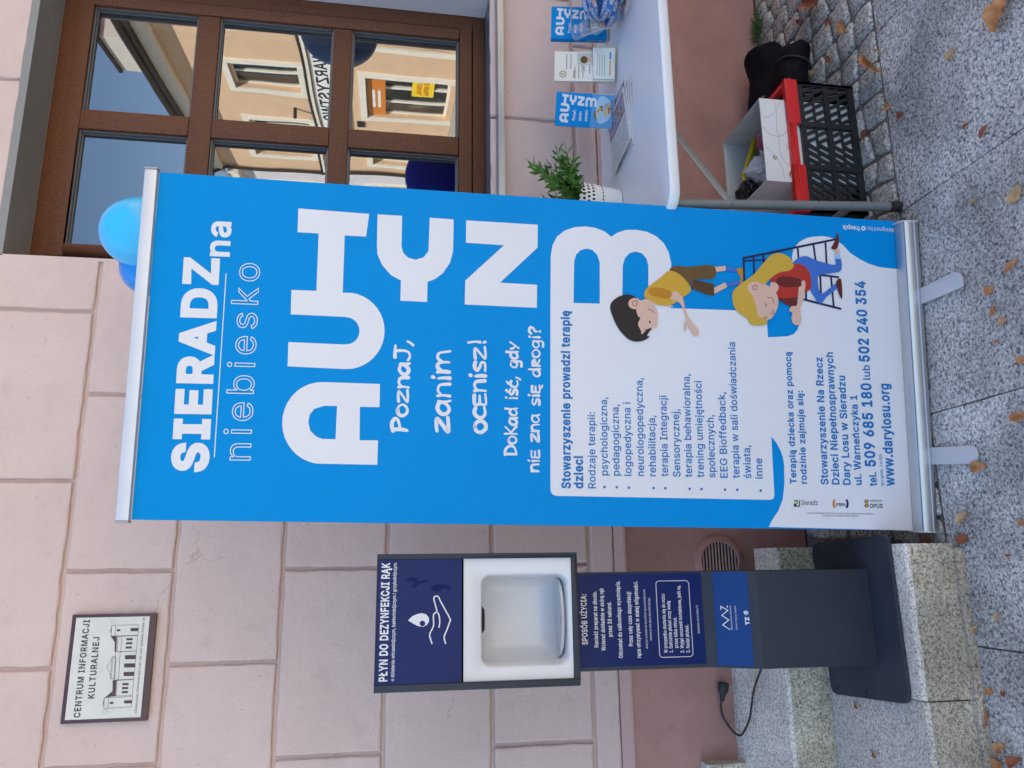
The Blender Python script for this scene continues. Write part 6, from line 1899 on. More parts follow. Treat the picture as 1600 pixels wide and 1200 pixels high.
def grille(mapf, width, name):
    """One side wall: frame, posts and slanted slots; mapf(s, z, depth) places it."""
    fr = MB()

    def bar(s0, s1, z0, z1, d0, d1):
        r = [mapf(s0, z0, d0), mapf(s1, z0, d0), mapf(s1, z0, d1), mapf(s0, z0, d1)]
        q_ = [mapf(s0, z1, d0), mapf(s1, z1, d0), mapf(s1, z1, d1), mapf(s0, z1, d1)]
        fr.hexa(r, q_)
    posts = [0.0, width * .335, width * .665, width]
    for i, s_ in enumerate(posts):
        bar(max(0, s_ - .009), min(width, s_ + .009), ZB, ZT, 0.0, T)
    for z in (ZB, 0.095, ZT - .018):
        for i in range(3):
            bar(posts[i] + .009, posts[i + 1] - .009, z, z + (.022 if z == ZB else .017), 0.001, T - .001)
    sl_ = MB()
    for i in range(3):
        for z0, z1 in ((ZB + .022, .095), (.112, ZT - .018)):
            s0, s1 = posts[i] + .009, posts[i + 1] - .009
            zm = (z0 + z1) / 2
            for za, zb in ((z0, zm - .003), (zm + .003, z1)):
                n = 5
                sg_ = 1 if (i == 0 or (i == 1 and False)) else -1
                for k in range(n + 1):
                    c0 = s0 + (s1 - s0) * (k + .5) / (n + .2)
                    half = (s1 - s0) / n * .23
                    sh = (zb - za) * .5 * sg_
                    if i == 1:
                        sh = (zb - za) * .5 * (1 if k < n / 2 else -1)
                    pts = [(c0 - half - sh * .5, za), (c0 + half - sh * .5, za), (c0 + half + sh * .5, zb), (c0 - half + sh * .5, zb)]
                    pts = [(min(max(x, s0), s1), z) for x, z in pts]
                    if pts[1][0] - pts[0][0] < .002 and pts[2][0] - pts[3][0] < .002:
                        continue
                    sl_.hexa([mapf(pts[0][0], pts[0][1], .003), mapf(pts[1][0], pts[1][1], .003), mapf(pts[1][0], pts[1][1], .008), mapf(pts[0][0], pts[0][1], .008)],
                             [mapf(pts[3][0], pts[3][1], .003), mapf(pts[2][0], pts[2][1], .003), mapf(pts[2][0], pts[2][1], .008), mapf(pts[3][0], pts[3][1], .008)])
            sl_.hexa([mapf(s0, zm - .003, .003), mapf(s1, zm - .003, .003), mapf(s1, zm - .003, .008), mapf(s0, zm - .003, .008)], [mapf(s0, zm + .003, .003), mapf(s1, zm + .003, .003), mapf(s1, zm + .003, .008), mapf(s0, zm + .003, .008)])
    f = fr.build(name, M['crate_black'], crate)
    sl_.build('slot_bars', M['crate_black'], f)


grille(lambda s_, z, d_: (CRX0 + s_, CRY0 + d_, z), CRX1 - CRX0, 'crate_wall')
grille(lambda s_, z, d_: (CRX0 + d_, CRY1 - s_, z), CRY1 - CRY0, 'crate_wall')
grille(lambda s_, z, d_: (CRX1 - d_, CRY0 + s_, z), CRY1 - CRY0, 'crate_wall')
grille(lambda s_, z, d_: (CRX1 - s_, CRY1 - d_, z), CRX1 - CRX0, 'crate_wall')
rim = MB()
zr0, zr1, e = 0.204, 0.246, 0.004
notch0, notch1 = CRX0 + .155, CRX0 + .30
rim.box(CRX0 - e, notch0, CRY0 - e, CRY0 + .016, zr0, zr1).box(notch0, notch1, CRY0 - e, CRY0 + .016, zr0 + .016, zr1).box(notch1, CRX1 + e, CRY0 - e, CRY0 + .016, zr0, zr1)
rim.box(CRX0 - e, CRX1 + e, CRY1 - .016, CRY1 + e, zr0, zr1)
rim.box(CRX0 - e, CRX0 + .016, CRY0 + .016, CRY1 - .016, zr0 + .02, zr1).box(CRX1 - .016, CRX1 + e, CRY0 + .016, CRY1 - .016, zr0 + .02, zr1)
rim.build('red_rim', M['red'], crate, bevel=0.002)
MB().box(CRX0 - e - .0015, CRX1 + e + .0015, CRY0 - e - .0016, CRY0 - e + .002, zr0 + .022, zr0 + .0265).build('rim_rib', M['red'], crate, bevel=0.0008)

BX0, BX1, BY0, BY1, BZ0, BZ1 = 1.156, 1.444, -0.5585, -0.285, 0.012, 0.330
carton = thing('cardboard_carton', 'white coffee carton with open flaps sitting in the black crate', 'carton', ((BX0 + BX1) / 2, (BY0 + BY1) / 2, BZ0))
th = 0.003
fw = MB().box(BX0, BX1, BY0, BY0 + th, BZ0, BZ1).build('front_wall', M['card_white'], carton)
sw = MB().box(BX0, BX0 + th, BY0 + th, BY1, BZ0, BZ1).build('side_wall', M['card_white'], carton)
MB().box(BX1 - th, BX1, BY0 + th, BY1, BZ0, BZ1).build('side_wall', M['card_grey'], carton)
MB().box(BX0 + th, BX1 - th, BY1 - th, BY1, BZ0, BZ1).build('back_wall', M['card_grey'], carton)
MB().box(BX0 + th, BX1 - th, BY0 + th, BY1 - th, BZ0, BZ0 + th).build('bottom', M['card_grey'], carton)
# right flap folded outwards and down, with a crease
fl_ = MB()
rows = []
for i in range(7):
    t_ = i / 6
    y_b = BY0 + .004 + (BY1 - BY0 - .008) * t_
    w_ = .034 * math.sin(math.pi * min(1, .15 + t_ * .8))
    rows.append([(BX1 - .001, y_b, BZ1 - .001), (BX1 + w_ * .5, y_b, BZ1 - .006 - w_ * .25), (BX1 + w_, y_b + .002, BZ1 - .018 - w_ * .6)])
fl_.rings(rows, False, False, closed=False)
fl_.build('flap', M['card_grey'], carton)
# printed swirls, beans and scripted mark
bp_ = Plane((BX0, BY0, BZ0), (1, 0, 0), (0, 0, 1))
mb = MB()


def b5(x, y):
    return bp_.uv((1100 + x / 5.0, 120 + y / 5.0))


for pts in ([(560, 205), (555, 260), (530, 300), (465, 320)], [(590, 200), (565, 280), (568, 400), (585, 500), (600, 600), (640, 670), (690, 695), (735, 690)], [(465, 385), (500, 440), (570, 465), (630, 445), (665, 380), (672, 260), (665, 215)], [(478, 545), (530, 590), (580, 650), (610, 710), (630, 800)], [(670, 805), (690, 745), (730, 715)]):
    stroke(mb, bp_, [(p.x, p.y) for p in spline([b5(*q_) for q_ in pts], 6)], 0.0011, 0.0004)
mb.build('swirl_print', M['ink_grey'], fw)
mb = MB()
for cx_, cy_, r_, an in ((692, 762, 34, 1.2), (553, 630, 19, 1.1)):
    ell = [(cx_ + r_ * math.cos(k * .3927) * .8, cy_ + r_ * math.sin(k * .3927)) for k in range(16)]
    flat_poly(mb, bp_, [[b5(*q_) for q_ in ell]], 0.0005)
for pts in ([(640, 540), (665, 505), (690, 515), (660, 545), (690, 560), (715, 520)], [(645, 575), (655, 545), (670, 575), (690, 550), (700, 578), (715, 560)]):
    stroke(mb, bp_, [(p.x, p.y) for p in spline([b5(*q_) for q_ in pts], 4)], 0.0012, 0.0005)
mb.build('bean_print', M['ink_gold'], fw)
mb = MB()
for cx_, cy_, r_ in ((692, 762, 34), (553, 630, 19)):
    stroke(mb, bp_, [(p.x, p.y) for p in spline([b5(cx_ - r_ * .2, cy_ + r_ * .85), b5(cx_ - r_ * .15, cy_ + r_ * .1), b5(cx_ + r_ * .25, cy_ - r_ * .1), b5(cx_ + r_ * .2, cy_ - r_ * .85)], 4)], r_ * .00013, 0.0009)
mb.build('bean_print', M['card_white'], fw)
sp_ = Plane((BX0, BY1, BZ0), (0, -1, 0), (0, 0, 1))
mb = MB()
for k in range(4):
    stroke(mb, sp_, [(p.x, p.y) for p in spline([(.01 + k * .05, .30), (.05 + k * .05, .24), (.04 + k * .06, .16), (.11 + k * .03, .10)], 6)], 0.0011, 0.0004)
mb.build('swirl_print', M['ink_grey'], sw)


def crumple(name, label, cat, c_, size, mat, seed, sub=4, amp=.35):
    bm = bmesh.new()
    bmesh.ops.create_icosphere(bm, subdivisions=sub, radius=1.0)
    for v_ in bm.verts:
        n_ = v_.co.normalized()
        f_ = 1 + amp * noise.noise(n_ * 2.1 + Vector((seed, 0, 0))) + amp * .7 * abs(noise.noise(n_ * 4.5 + Vector((0, seed, 0)))) - amp * .2 + amp * .35 * abs(noise.noise(n_ * 9 + Vector((0, 0, seed))))
        v_.co = Vector((n_.x * size[0], n_.y * size[1], n_.z * size[2])) * f_
    me = bpy.data.meshes.new(name)
    bm.to_mesh(me)
    bm.free()
    me.shade_smooth()
    if hasattr(me, 'set_sharp_from_angle'):
        me.set_sharp_from_angle(angle=0.5)
    me.materials.append(mat)
    o = bpy.data.objects.new(name, me)
    COL.objects.link(o)
    o.location = c_
    ORG[o.name] = Vector(c_)
    return tag(o, label, cat, 'crumpled bags in the carton')


pb = aty((1158, 285), -0.36)
crumple('plastic_bag', 'crumpled shiny black bag in the open carton', 'bag', (1.222, -0.345, 0.285), (.042, .050, .034), M['film_black'], 1.3)
crumple('plastic_bag', 'crumpled white bag beside the black one in the carton', 'bag', (1.285, -0.40, 0.262), (.036, .07, .040), M['film_white'], 4.1)
crumple('plastic_bag', 'large white bag filling the bottom of the carton', 'bag', (1.30, -0.42, 0.20), (.10, .09, .07), M['film_white'], 9.4)
crumple('plastic_bag', 'maroon and pink bag tucked by the carton front', 'bag', (1.330, -0.505, 0.295), (.030, .030, .020), M['film_pink'], 7.7)
yb = [aty((1180, 215), -.33), aty((1172, 245), -.345), aty((1162, 272), -.35), aty((1163, 288), -.36)]
yel = MB()
wv_ = [.012, .011, .008, .004]
yel.rings([[p + Vector((0, 0, w_)), p + Vector((.004, -.010, 0)), p - Vector((0, 0, w_)), p + Vector((-.003, .008, 0))] for p, w_ in zip(yb, wv_)])
tag(yel.build('plastic_bag', M['film_yellow'], None, loc=yb[1]), 'folded yellow bag sticking up inside the carton', 'bag', 'crumpled bags in the carton')

# two black nylon carry bags lying along the wall behind the crate


def carry_bag(label, x0, x1, y, z, ry, rz, strap, sd):
    t = thing('carry_bag', label, 'bag', (x0, y, 0), 'black carry bags by the wall')
    n = 40
    rs = []
    prof_ = [(0.0, .86), (.02, 1.0)] + [(k / 34.0, 1.0) for k in range(1, 33)] + [(.975, 1.0), (.992, .93), (1.0, .80)]
    for f_, s_ in prof_:
        x = x0 + (x1 - x0) * f_
        ring_ = []
        for k in range(n):
            a = 2 * math.pi * k / n
            w_ = s_ * (1 + .16 * noise.noise((f_ * 5, math.cos(a) * 1.3 + sd, math.sin(a) * 1.3)) + .10 * abs(noise.noise((f_ * 11, math.cos(a) * 3 + sd, math.sin(a) * 3))))
            zz_ = z + rz * w_ * math.sin(a) - .012 * math.sin(f_ * 9 + sd)
            ring_.append((x + .012 * noise.noise((a, sd, f_)), y + ry * w_ * math.cos(a), max(zz_, 0.003)))
        rs.append(ring_)
    MB().rings(rs).build('body', M['bag_black'], t, smooth=True, sharp=1.0)
    if strap:
        xs = x0 + (x1 - x0) * .84
        MB().tube([(xs + .02 * math.sin(k * .3), y + (ry * 1.05) * math.cos(k * math.pi / 12), max(.004, z + (rz * 1.05) * math.sin(k * math.pi / 12))) for k in range(25)], .004, 6).build('strap', M['rubber'], t, smooth=True)
    return t


carry_bag('taller black nylon carry bag lying against the reddish plinth', 1.40, 1.93, -0.150, 0.064, 0.086, 0.064, False, 1.0)
carry_bag('black nylon roll bag with piped round end behind the crate', 1.36, 1.825, -0.318, 0.055, 0.070, 0.055, True, 5.0)

# ------------------------------------------------------------------ balloons behind the banner top


def balloon(label, q_, r_px, y, mat, tip_z):
    c_ = aty(q_, y)
    dist = (c_ - CAM).dot(FWD)
    r_ = r_px * dist / FPX
    t = thing('balloon', label, 'balloon', c_, 'balloons tied behind the banner')
    prof_ = []
    for k in range(19):
        th_ = math.pi * k / 18
        z_ = math.cos(th_)
        rr2 = math.sin(th_)
        prof_.append((max(rr2 * r_, .0006), (z_ * 1.12 if z_ > 0 else z_ * 1.38) * r_))
    MB().lathe(prof_, c_, 40).build('skin', mat, t, smooth=True, sharp=3)
    MB().lathe([(.003, 0), (.010, -.012), (.002, -.004)], c_ + Vector((0, 0, -1.36 * r_)), 12).build('knot', mat, t, smooth=True)
    e_ = c_ + Vector((0, 0, -1.38 * r_))
    MB().tube([e_, e_ + Vector((.02, 0, -.2)), Vector((ban.pt(BW * .55, 1.5, -.02))), Vector(ban.pt(BW * .55, .09, -.03))], .0012, 5).build('ribbon', M['print_white'], t)


balloon('large light blue balloon peeping over the banner rail before the window', (222, 364), 55, -0.50, M['balloon_light'], 0)
balloon('smaller mid blue balloon half hidden behind the light one', (240, 420), 44, -0.42, M['balloon_dark'], 0)

# ------------------------------------------------------------------ weed tuft at the wall foot
wd_ = thing('weed_tuft', 'small green weed growing between cobbles at the wall foot', 'weed', (2.04, -0.05, 0))
wc = atz((1186, 45), 0.0)
wc.y = min(wc.y, -0.035)
rnd = random.Random(8)
mb = MB()
for k in range(90):
    a = rnd.uniform(0, 6.28)
    t_ = rnd.uniform(.2, 1.2)
    blade(mb, Vector((wc.x + rnd.gauss(0, .03), wc.y + rnd.gauss(0, .012), 0)), Vector((math.cos(a) * math.sin(t_), math.sin(a) * math.sin(t_) * .5 - .15, math.cos(t_))), Vector((0, 0, 1)), rnd.uniform(.025, .06), rnd.uniform(.005, .010))
w_o = mb.build('weed_leaves', M['weed'], wd_)
w_o['kind'] = 'stuff'
# thin moss and grit in the cobble joints
mb = MB()
for k in range(500):
    x, y = rnd.uniform(.9, 2.6), rnd.uniform(-.70, -.02)
    if noise.noise((x * 3.2, y * 3.2, 0)) < .18:
        continue
    a = rnd.uniform(0, 6.28)
    blade(mb, Vector((x, y, -.006)), Vector((math.cos(a), math.sin(a), .9)), Vector((0, 0, 1)), rnd.uniform(.006, .014), .003)
tag(mb.build('joint_moss', M['weed']), kind='stuff')

# ------------------------------------------------------------------ fallen leaves
leaf_me = {}
rnd = random.Random(21)


def leaf_mesh(mname, var):
    """A dry beech-like leaf with midrib, side veins as ridges and curled margin; unit length along x."""
    n = 9
    rows = []
    curl = [.22, .42, .14, .52][var]
    wide = [.34, .27, .40, .30][var]
    for i in range(n + 1):
        t_ = i / n
        w_ = wide * math.sin(math.pi * min(1, t_ * .96 + .03)) ** .75 * (1 - .25 * t_)
        row = []
        for j in range(-3, 4):
            s_ = j / 3
            z_ = curl * (abs(s_) ** 1.6) * w_ * 1.6 + .06 * math.sin(t_ * 3.1 + var) + .018 * ((i % 2) * 2 - 1) * abs(s_) + rnd.uniform(-.02, .02)
            row.append((t_ - .5 + rnd.uniform(-.01, .01) - abs(s_) * .04, s_ * w_ * (1 + rnd.uniform(-.08, .08)) + .08 * math.sin(t_ * 2.4 + var) - .06, z_ + .03))
        rows.append(row)
    mb_ = MB().rings(rows, False, False, closed=False)
    mb_.tube([(.48, -.0, .06), (.62, .03, .05), (.74, .05, .02)], [.014, .012, .010], 5)
    me = bpy.data.meshes.new('fallen_leaf')
    me.from_pydata([tuple(p) for p in mb_.v], [], mb_.f)
    me.shade_smooth()
    me.materials.append(M[mname])
    return me


for mname in ('leaf_orange', 'leaf_tan', 'leaf_rust'):
    for var in range(4):
        leaf_me[(mname, var)] = leaf_mesh(mname, var)
KIND = {'o': 'leaf_orange', 't': 'leaf_tan', 'r': 'leaf_rust'}
LEAVES = [  # pixel, length in pixels, angle, colour, label
    (1567, 18, 50, 70, 'o', 'largest dry orange leaf on the slabs far out from the table'), (1370, 100, 44, -75, 'o', 'long narrow orange leaf on the edge of the cobbles beyond the crate'), (1320, 42, 20, -70, 'o', 'folded orange leaf caught in a cobble joint near the wall weed'),
    (1485, 84, 18, 60, 't', 'rust leaf scrap nearest the crate on the open slabs'), (1272, 116, 17, 70, 't', 'pale curled leaf on cobbles beside the black bags'), (1371, 79, 13, 10, 't', 'small pale leaf touching the long orange leaf'), (1387, 166, 15, 10, 'o', 'small orange leaf on the cobble edge in front of the crate'),
    (1407, 178, 15, 40, 'r', 'small rust leaf lying alone in line with the crate rim'), (1538, 205, 20, 60, 'r', 'tiny rust leaf next to the small rust leaf on the slabs'), (1510, 196, 12, 60, 'r', 'rust leaf between cobbles close to the wall weed'), (1586, 302, 27, 70, 't', 'broad tan leaf on the slabs in line with the table leg'), (1521, 314, 14, 50, 't', 'small tan leaf on slab near the table leg foot'),
    (1355, 210, 17, 60, 'r', 'rusty leaf wedged between cobbles by the crate corner'), (1272, 4, 38, 15, 'r', 'big rust coloured leaf on cobbles past the weed tuft'), (1298, 92, 12, 20, 'r', 'small rust leaf on cobbles farthest from the banner'), (1252, 33, 12, 40, 'r', 'rust leaf low in a cobble joint beside the weed'), (1298, 36, 14, 70, 'r', 'small orange leaf next to the tip of the swivelled foot'),
    (1582, 415, 24, 60, 'o', 'orange leaf beyond the swivelled banner foot'), (1545, 452, 17, 45, 'o', 'orange leaf scrap just past the swivelled foot'), (1552, 485, 15, 80, 'o', 'tiny orange leaf nearest the middle of the banner base'), (1567, 502, 20, 20, 't', 'roundish tan leaf between the two banner feet'), (1558, 533, 10, 30, 'o', 'orange leaf far out in front of the banner base'), (1595, 561, 14, 30, 'o', 'small orange leaf far out in front of the cassette end'),
    (1592, 648, 28, 20, 'o', 'torn orange leaf beside the slab joint'), (1530, 729, 27, 10, 'o', 'orange leaf touching the straight banner foot'), (1506, 808, 22, 70, 't', 'tan leaf lying off the banner cassette end'), (1504, 840, 18, 60, 'r', 'rust leaf just in front of the cassette end'),
    (1597, 815, 14, 30, 'o', 'pale leaf on the slab before the wide step riser'), (1560, 964, 15, 70, 't', 'small orange leaf near the foot strip of the step'), (1522, 984, 19, 60, 't', 'pale ring shaped curled leaf by the steps'), (1546, 1079, 15, 0, 'o', 'orange leaf nearest the bottom step corner'), (1536, 1123, 29, 80, 'o', 'large orange leaf against the bottom step foot'), (1565, 1171, 26, 50, 'o', 'orange leaf second from the step foot'),
    (1586, 1190, 27, 50, 'r', 'rust leaf farthest out near the steps'), (1558, 1192, 20, 10, 'o', 'tiny orange scrap in the shade of the cassette end'), (1453, 843, 20, 70, 'r', 'dark rust leaf in the shade under the cassette end'), (1467, 850, 9, 70, 'o', 'tiny pale crumb of leaf on the step foot strip'), (1530, 952, 6, 0, 't', 'small rust leaf just off the step foot'), (1567, 1083, 10, 40, 'r', 'tiny orange crumb on the slab in front of the steps'), (1575, 866, 9, 0, 'o', 'small orange leaf far out past the tan leaf of the cassette')]
for i, (x, y, Lp, an, cc_, lab) in enumerate(LEAVES):
    p = atz((x, y), 0.004)
    if p.y > EDGE_Y:
        p.z = 0.012
    dist = (p - CAM).dot(FWD)
    a0, a1 = atz((x - 5, y), p.z), atz((x + 5 * 0, y - 10), p.z)
    L_ = Lp * dist / FPX * 1.15
    o = bpy.data.objects.new('fallen_leaf', leaf_me[(KIND[cc_], i % 4)])
    COL.objects.link(o)
    o.location = p
    # direction on the ground of the leaf's long axis in the photograph
    r_ = math.radians(an)
    q2 = atz((x + 8 * math.cos(r_), y - 8 * math.sin(r_)), p.z)
    dd = q2 - p
    o.rotation_euler = (rnd.uniform(-.12, .12), rnd.uniform(-.15, .15), math.atan2(dd.y, dd.x))
    o.scale = (L_, L_ * (.5 if i == 1 else rnd.uniform(.8, 1.3)), L_ * rnd.uniform(.8, 1.7))
    tag(o, lab, 'leaf', 'fallen leaves')
for (x, y, Lp, z, lab) in ((1338, 1101, 11, TZ1 + .006, 'small orange leaf on the granite tread beside the base plate'), (1366, 1177, 12, TZ1 + .006, 'faint brown leaf scrap on the lower granite tread')):
    p = atz((x, y), z)
    o = bpy.data.objects.new('fallen_leaf', leaf_me[('leaf_orange', 1)])
    COL.objects.link(o)
    o.location = p
    o.rotation_euler = (0, .1, 1.2)
    o.scale = (.03, .03, .03)
    tag(o, lab, 'leaf', 'fallen leaves')

# ------------------------------------------------------------------ houses across the side street (seen mirrored in the window)
FX = 10.0
fd = Vector((0.117, -0.993, 0)).normalized()
fn = Vector((0, 0, 1)).cross(fd) * -1
if fn.x > 0:
    fn = -fn


def fp(s_, z, o_=0.0):
    return Vector((FX, 0, z)) + fd * s_ + fn * o_


def fbox(mb, s0, s1, z0, z1, o0, o1):
    return mb.hexa([fp(s0, z0, o1), fp(s1, z0, o1), fp(s1, z0, o0), fp(s0, z0, o0)], [fp(s0, z1, o1), fp(s1, z1, o1), fp(s1, z1, o0), fp(s0, z1, o0)])


M['peach'] = stucco('peach_facade', (0.66, 0.46, 0.30), grain=0.2)
M['cream_trim'] = plain('cream_trim', (0.74, 0.70, 0.60), 0.7)
M['eave_brown'] = plain('brown_gutter', (0.03, 0.019, 0.013), 0.5)
M['tile'] = plain('roof_tile', (0.22, 0.085, 0.055), 0.8, var=.3, scale=6)
M['chimney'] = plain('chimney_render', (0.56, 0.53, 0.47), 0.9)
M['sign_board'] = plain('sign_board', (0.78, 0.78, 0.76), 0.5)
M['orange_sign'] = plain('orange_sign', (0.62, 0.20, 0.02), 0.5)
M['yellow_paper'] = plain('yellow_paper', (0.85, 0.62, 0.01), 0.5)
M['balloon_navy'] = plain('navy_latex', (0.005, 0.016, 0.50), 0.4, spec=0.1)
M['balloon_slate'] = plain('slate_blue_latex', (0.11, 0.19, 0.32), 0.35)


def facade(root, s0, s1, z1, holes, mat, depth=.22):
    """Wall with real openings: cells of a grid, and the reveals round each hole."""
    ss = sorted({s0, s1, *[h[0] for h in holes], *[h[1] for h in holes]})
    zs_ = sorted({0.0, z1, *[h[2] for h in holes], *[h[3] for h in holes]})
    mb = MB()
    for a_, b__ in zip(ss, ss[1:]):
        for c__, d__ in zip(zs_, zs_[1:]):
            if any(h[0] <= a_ and b__ <= h[1] and h[2] <= c__ and d__ <= h[3] for h in holes):
                continue
            mb.poly([fp(a_, c__), fp(b__, c__), fp(b__, d__), fp(a_, d__)])
    for a_, b__, c__, d__ in holes:
        mb.poly([fp(a_, c__), fp(a_, d__), fp(a_, d__, -depth), fp(a_, c__, -depth)])
        mb.poly([fp(b__, c__), fp(b__, c__, -depth), fp(b__, d__, -depth), fp(b__, d__)])
        mb.poly([fp(a_, d__), fp(b__, d__), fp(b__, d__, -depth), fp(a_, d__, -depth)])
        mb.poly([fp(a_, c__), fp(a_, c__, -depth), fp(b__, c__, -depth), fp(b__, c__)])
    return mb.build('wall', mat, root)


def opp_window(root, a, b, z0, z1, bars=(0.5,), depth=.2, band=.17, sill=True):
    f = MB()
    t_ = .06
    for s0, s1, q0, q1 in ((a, b, z0, z0 + t_), (a, b, z1 - t_, z1), (a, a + t_, z0 + t_, z1 - t_), (b - t_, b, z0 + t_, z1 - t_)):
        fbox(f, s0, s1, q0, q1, -depth + .0, -depth + .06)
    for k in bars:
        m_ = a + (b - a) * k
        fbox(f, m_ - .04, m_ + .04, z0 + t_, z1 - t_, -depth, -depth + .06)
    w_ = f.build('window', M['cream_trim'], root)
    MB().poly([fp(a, z0, -depth + .02), fp(b, z0, -depth + .02), fp(b, z1, -depth + .02), fp(a, z1, -depth + .02)]).build('pane', M['shop_glass'], w_)
    MB().poly([fp(a, z0, -depth - .3), fp(b, z0, -depth - .3), fp(b, z1, -depth - .3), fp(a, z1, -depth - .3)]).build('dark_backing', M['eave_brown'], w_)  # plain dark sheet closing the opening behind the pane
    s_ = MB()
    fbox(s_, a - band, a - .002, z0 - band, z1 + band, -.01, .05)
    fbox(s_, b + .002, b + band, z0 - band, z1 + band, -.01, .05)
    fbox(s_, a - .002, b + .002, z1 + .002, z1 + band, -.01, .05)
    if sill:
        fbox(s_, a - .002, b + .002, z0 - band, z0 - .002, -.01, .08)
    s_.build('surround', M['cream_trim'], w_)


oh = thing('corner_house', 'peach two storey house with cream window surrounds mirrored in the brown window', 'house', fp(13, 0))
up = [(5.2, 6.55, 3.95, 5.55), (8.2, 9.55, 3.95, 5.55), (11.15, 12.35, 3.95, 5.55), (13.98, 15.32, 3.95, 5.55), (17.1, 18.4, 3.95, 5.55)]
lo = [(10.2, 12.4, 0.15, 2.25), (13.75, 15.75, 0.15, 2.25), (17.3, 18.9, 0.15, 2.25)]
facade(oh, 2.0, 19.6, 7.0, up + lo, M['peach'])
for a, b, z0, z1 in up:
    opp_window(oh, a, b, z0, z1)
for a, b, z0, z1 in lo:
    opp_window(oh, a, b, z0, z1, bars=(.34, .68), sill=False)
mb = MB()
fbox(mb, 2, 19.7, 6.70, 6.98, 0.002, 0.20)
fbox(mb, 2, 19.65, 3.66, 3.74, 0.002, 0.10)
mb.build('cornice', M['cream_trim'], oh)
mb = MB()
mb.tube([fp(2, 7.12, .44), fp(19.7, 7.12, .44)], .075, 10)
fbox(mb, 2, 19.7, 6.985, 7.10, 0.0, .42)
mb.tube([fp(19.45, 7.05, .35), fp(19.45, 6.6, .10), fp(19.45, .1, .10)], .05, 8)
fbox(mb, 2, 19.6, 3.75, 3.80, 0.002, 0.115)
mb.build('gutter', M['eave_brown'], oh)
MB().poly([fp(2, 7.10, .40), fp(19.7, 7.10, .40), fp(19.7, 9.6, -3.6), fp(2, 9.6, -3.6)]).poly([fp(2, 9.6, -3.6), fp(19.7, 9.6, -3.6), fp(19.7, 7.1, -7.6), fp(2, 7.1, -7.6)]).build('roof', M['tile'], oh)
MB().poly([fp(19.6, 0), fp(19.6, 0, -7.2), fp(19.6, 7.2, -7.2), fp(19.6, 9.5, -3.6), fp(19.6, 7.1, 0)]).poly([fp(2, 0), fp(2, 7.1, 0), fp(2, 9.5, -3.6), fp(2, 7.2, -7.2), fp(2, 0, -7.2)]).build('gable', M['peach'], oh)
mb = MB()
fbox(mb, 13.7, 15.3, 6.9, 8.25, -1.6, -.45)
chm = mb.build('chimney', M['chimney'], oh)
mb = MB()
fbox(mb, 13.64, 15.36, 8.252, 8.34, -1.66, -.39)
mb.build('chimney_cap', M['eave_brown'], chm)
# fascia board with its lettering
mb = MB()
fbox(mb, 11.9, 17.2, 2.72, 3.62, 0.002, 0.05)
fa = mb.build('fascia_board', M['sign_board'], oh)
fpl = Plane(fp(0, 0, .05), fd, (0, 0, 1))
if fpl.N.dot(fn) < 0:
    fpl = Plane(fp(0, 0, .05), -fd, (0, 0, 1))
sg_ = 1 if fpl.U.dot(fd) > 0 else -1
mb = MB()
for s_, a, b, z_, c_ in (('TOWARZYSTWO', 12.4, 16.7, 3.24, .29), ('RZE\u0143', 13.6, 15.4, 2.80, .29)):
    if sg_ > 0:
        text(mb, fpl, s_, (a, z_), (b, z_), c_, .004, bold=.02)
    else:
        text(mb, fpl, s_, (-b, z_), (-a, z_), c_, .004, bold=.02)
mb.build('lettering', M['ink'], fa)
mb = MB()
fbox(mb, 13.95, 15.7, 1.76, 2.2, -.10, -.05)
osn = mb.build('shop_sign', M['orange_sign'], oh)
mb = MB()
fbox(mb, 13.75, 13.94, 1.76, 2.2, -.10, -.05)
mb.build('shop_sign', M['print_blue'], oh)
mb = MB()
for z_ in (1.92, 2.06):
    stroke(mb, fpl, [(sg_ * 14.4, z_), (sg_ * 15.3, z_)], .07, -.097)
mb.build('lettering', M['sign_board'], osn)
mb = MB()
fbox(mb, 13.95, 14.7, .55, 1.1, -.12, -.115)
yp_ = mb.build('poster', M['yellow_paper'], oh)
mb = MB()
for s_, z_ in (('LOKAL', .86), ('DO WYNAJ', .68)):
    a, b = 14.02, 14.62
    if sg_ > 0:
        text(mb, fpl, s_, (a, z_), (b, z_), .12, -.161, bold=.02)
    else:
        text(mb, fpl, s_, (-b, z_), (-a, z_), .12, -.161, bold=.02)
mb.build('lettering', M['ink_red'], yp_)
mb = MB()
fbox(mb, 16.1, 16.45, 2.35, 2.55, .002, .03)
mb.build('wall_vent', M['black'], oh)
mb = MB()
mb.tube([fp(16.25, 4.25, .002), fp(16.25, 4.25, .3)], .05, 8)
mb.build('lamp', M['eave_brown'], oh)

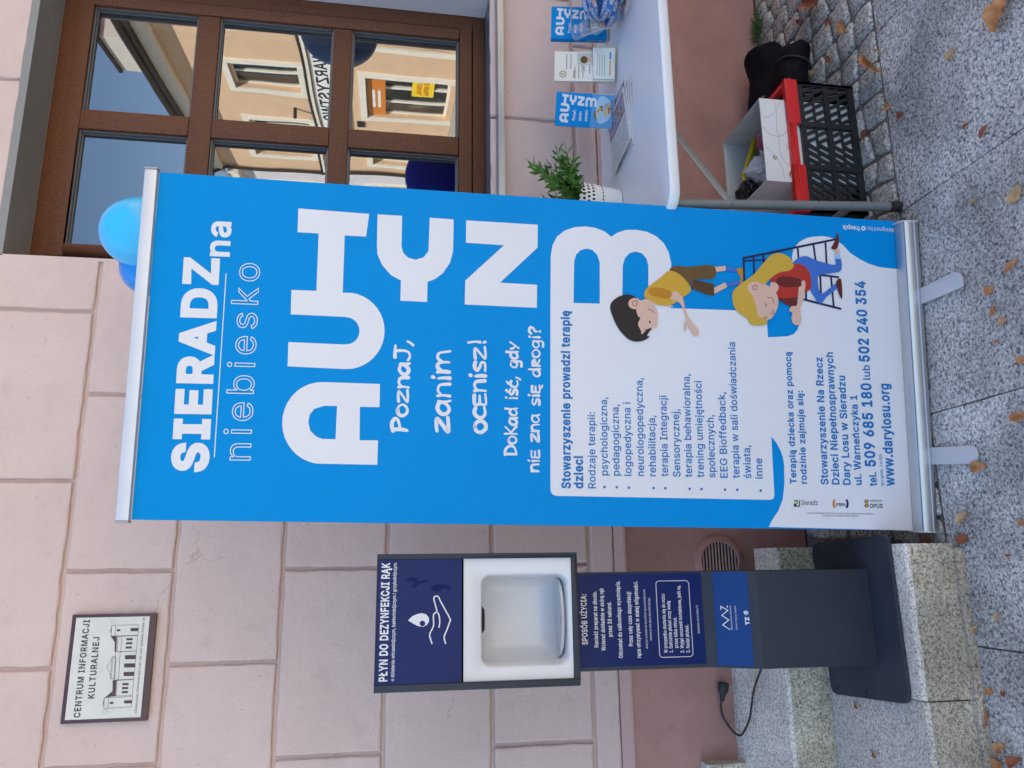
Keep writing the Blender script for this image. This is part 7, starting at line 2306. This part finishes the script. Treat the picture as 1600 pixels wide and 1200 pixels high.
h2 = thing('far_house', 'pale pink house farther down the side street mirrored in the window', 'house', fp(26, 0))
up2 = [(20.6 + 2.6 * k, 21.9 + 2.6 * k, 3.8, 5.4) for k in range(5)]
lo2 = [(20.6 + 2.6 * k, 22.0 + 2.6 * k, .2, 2.4) for k in range(5)]
facade(h2, 19.62, 34, 6.6, up2 + lo2, M['jamb'])
for a, b, z0, z1 in up2 + lo2:
    opp_window(h2, a, b, z0, z1, band=.12)
mb = MB()
fbox(mb, 19.62, 34, 6.3, 6.6, .002, .25)
mb.build('cornice', M['cream_trim'], h2)
MB().poly([fp(19.62, 6.6, .3), fp(34, 6.6, .3), fp(34, 8.8, -3.6), fp(19.62, 8.8, -3.6)]).build('roof', M['tile'], h2)
MB().poly([fp(34, 0), fp(34, 0, -7), fp(34, 8.8, -3.6), fp(34, 6.6, 0)]).build('gable', M['jamb'], h2)


def mirrored(q_, y_at):
    """Where the line of sight goes after the window glass: the point it reaches at depth y_at."""
    r_ = ray(q_)
    t_ = (0.234 - CAM.y) / r_.y
    P = CAM + r_ * t_
    r2 = Vector((r_.x, -r_.y, r_.z))
    return P + r2 * ((y_at - P.y) / r2.y)


def mirrored_balloon(label, q_, y_at, r_px, mat):
    c_ = mirrored(q_, y_at)
    r_ = r_px * ((0.234 - CAM.y) + (0.234 - y_at)) * 1.2 / FPX
    t = thing('balloon', label, 'balloon', c_, 'balloons tied at the far table end')
    MB().lathe([(max(r_ * math.sin(math.pi * k / 18), .0006), r_ * math.cos(math.pi * k / 18) * (1.1 if k < 9 else 1.3)) for k in range(19)], c_, 40).build('skin', mat, t, smooth=True, sharp=3)
    e_ = c_ + Vector((0, 0, -1.3 * r_))
    MB().lathe([(.003, .004), (.010, -.010), (.002, -.002)], e_, 12).build('knot', mat, t, smooth=True)
    MB().tube([e_, e_.lerp(Vector((TX1 - .05, TY0 + .02, TT)), .5) + Vector((.03, 0, -.05)), Vector((TX1 - .05, TY0 + .02, TT + .002))], .0013, 5).build('ribbon', M['print_white'], t)


mirrored_balloon('slate blue balloon mirrored across the middle and lowest window panes', (524, 54), -1.0, 47, M['balloon_slate'])
mirrored_balloon('deep navy balloon mirrored in the lowest window pane', (694, 276), -0.95, 52, M['balloon_navy'])
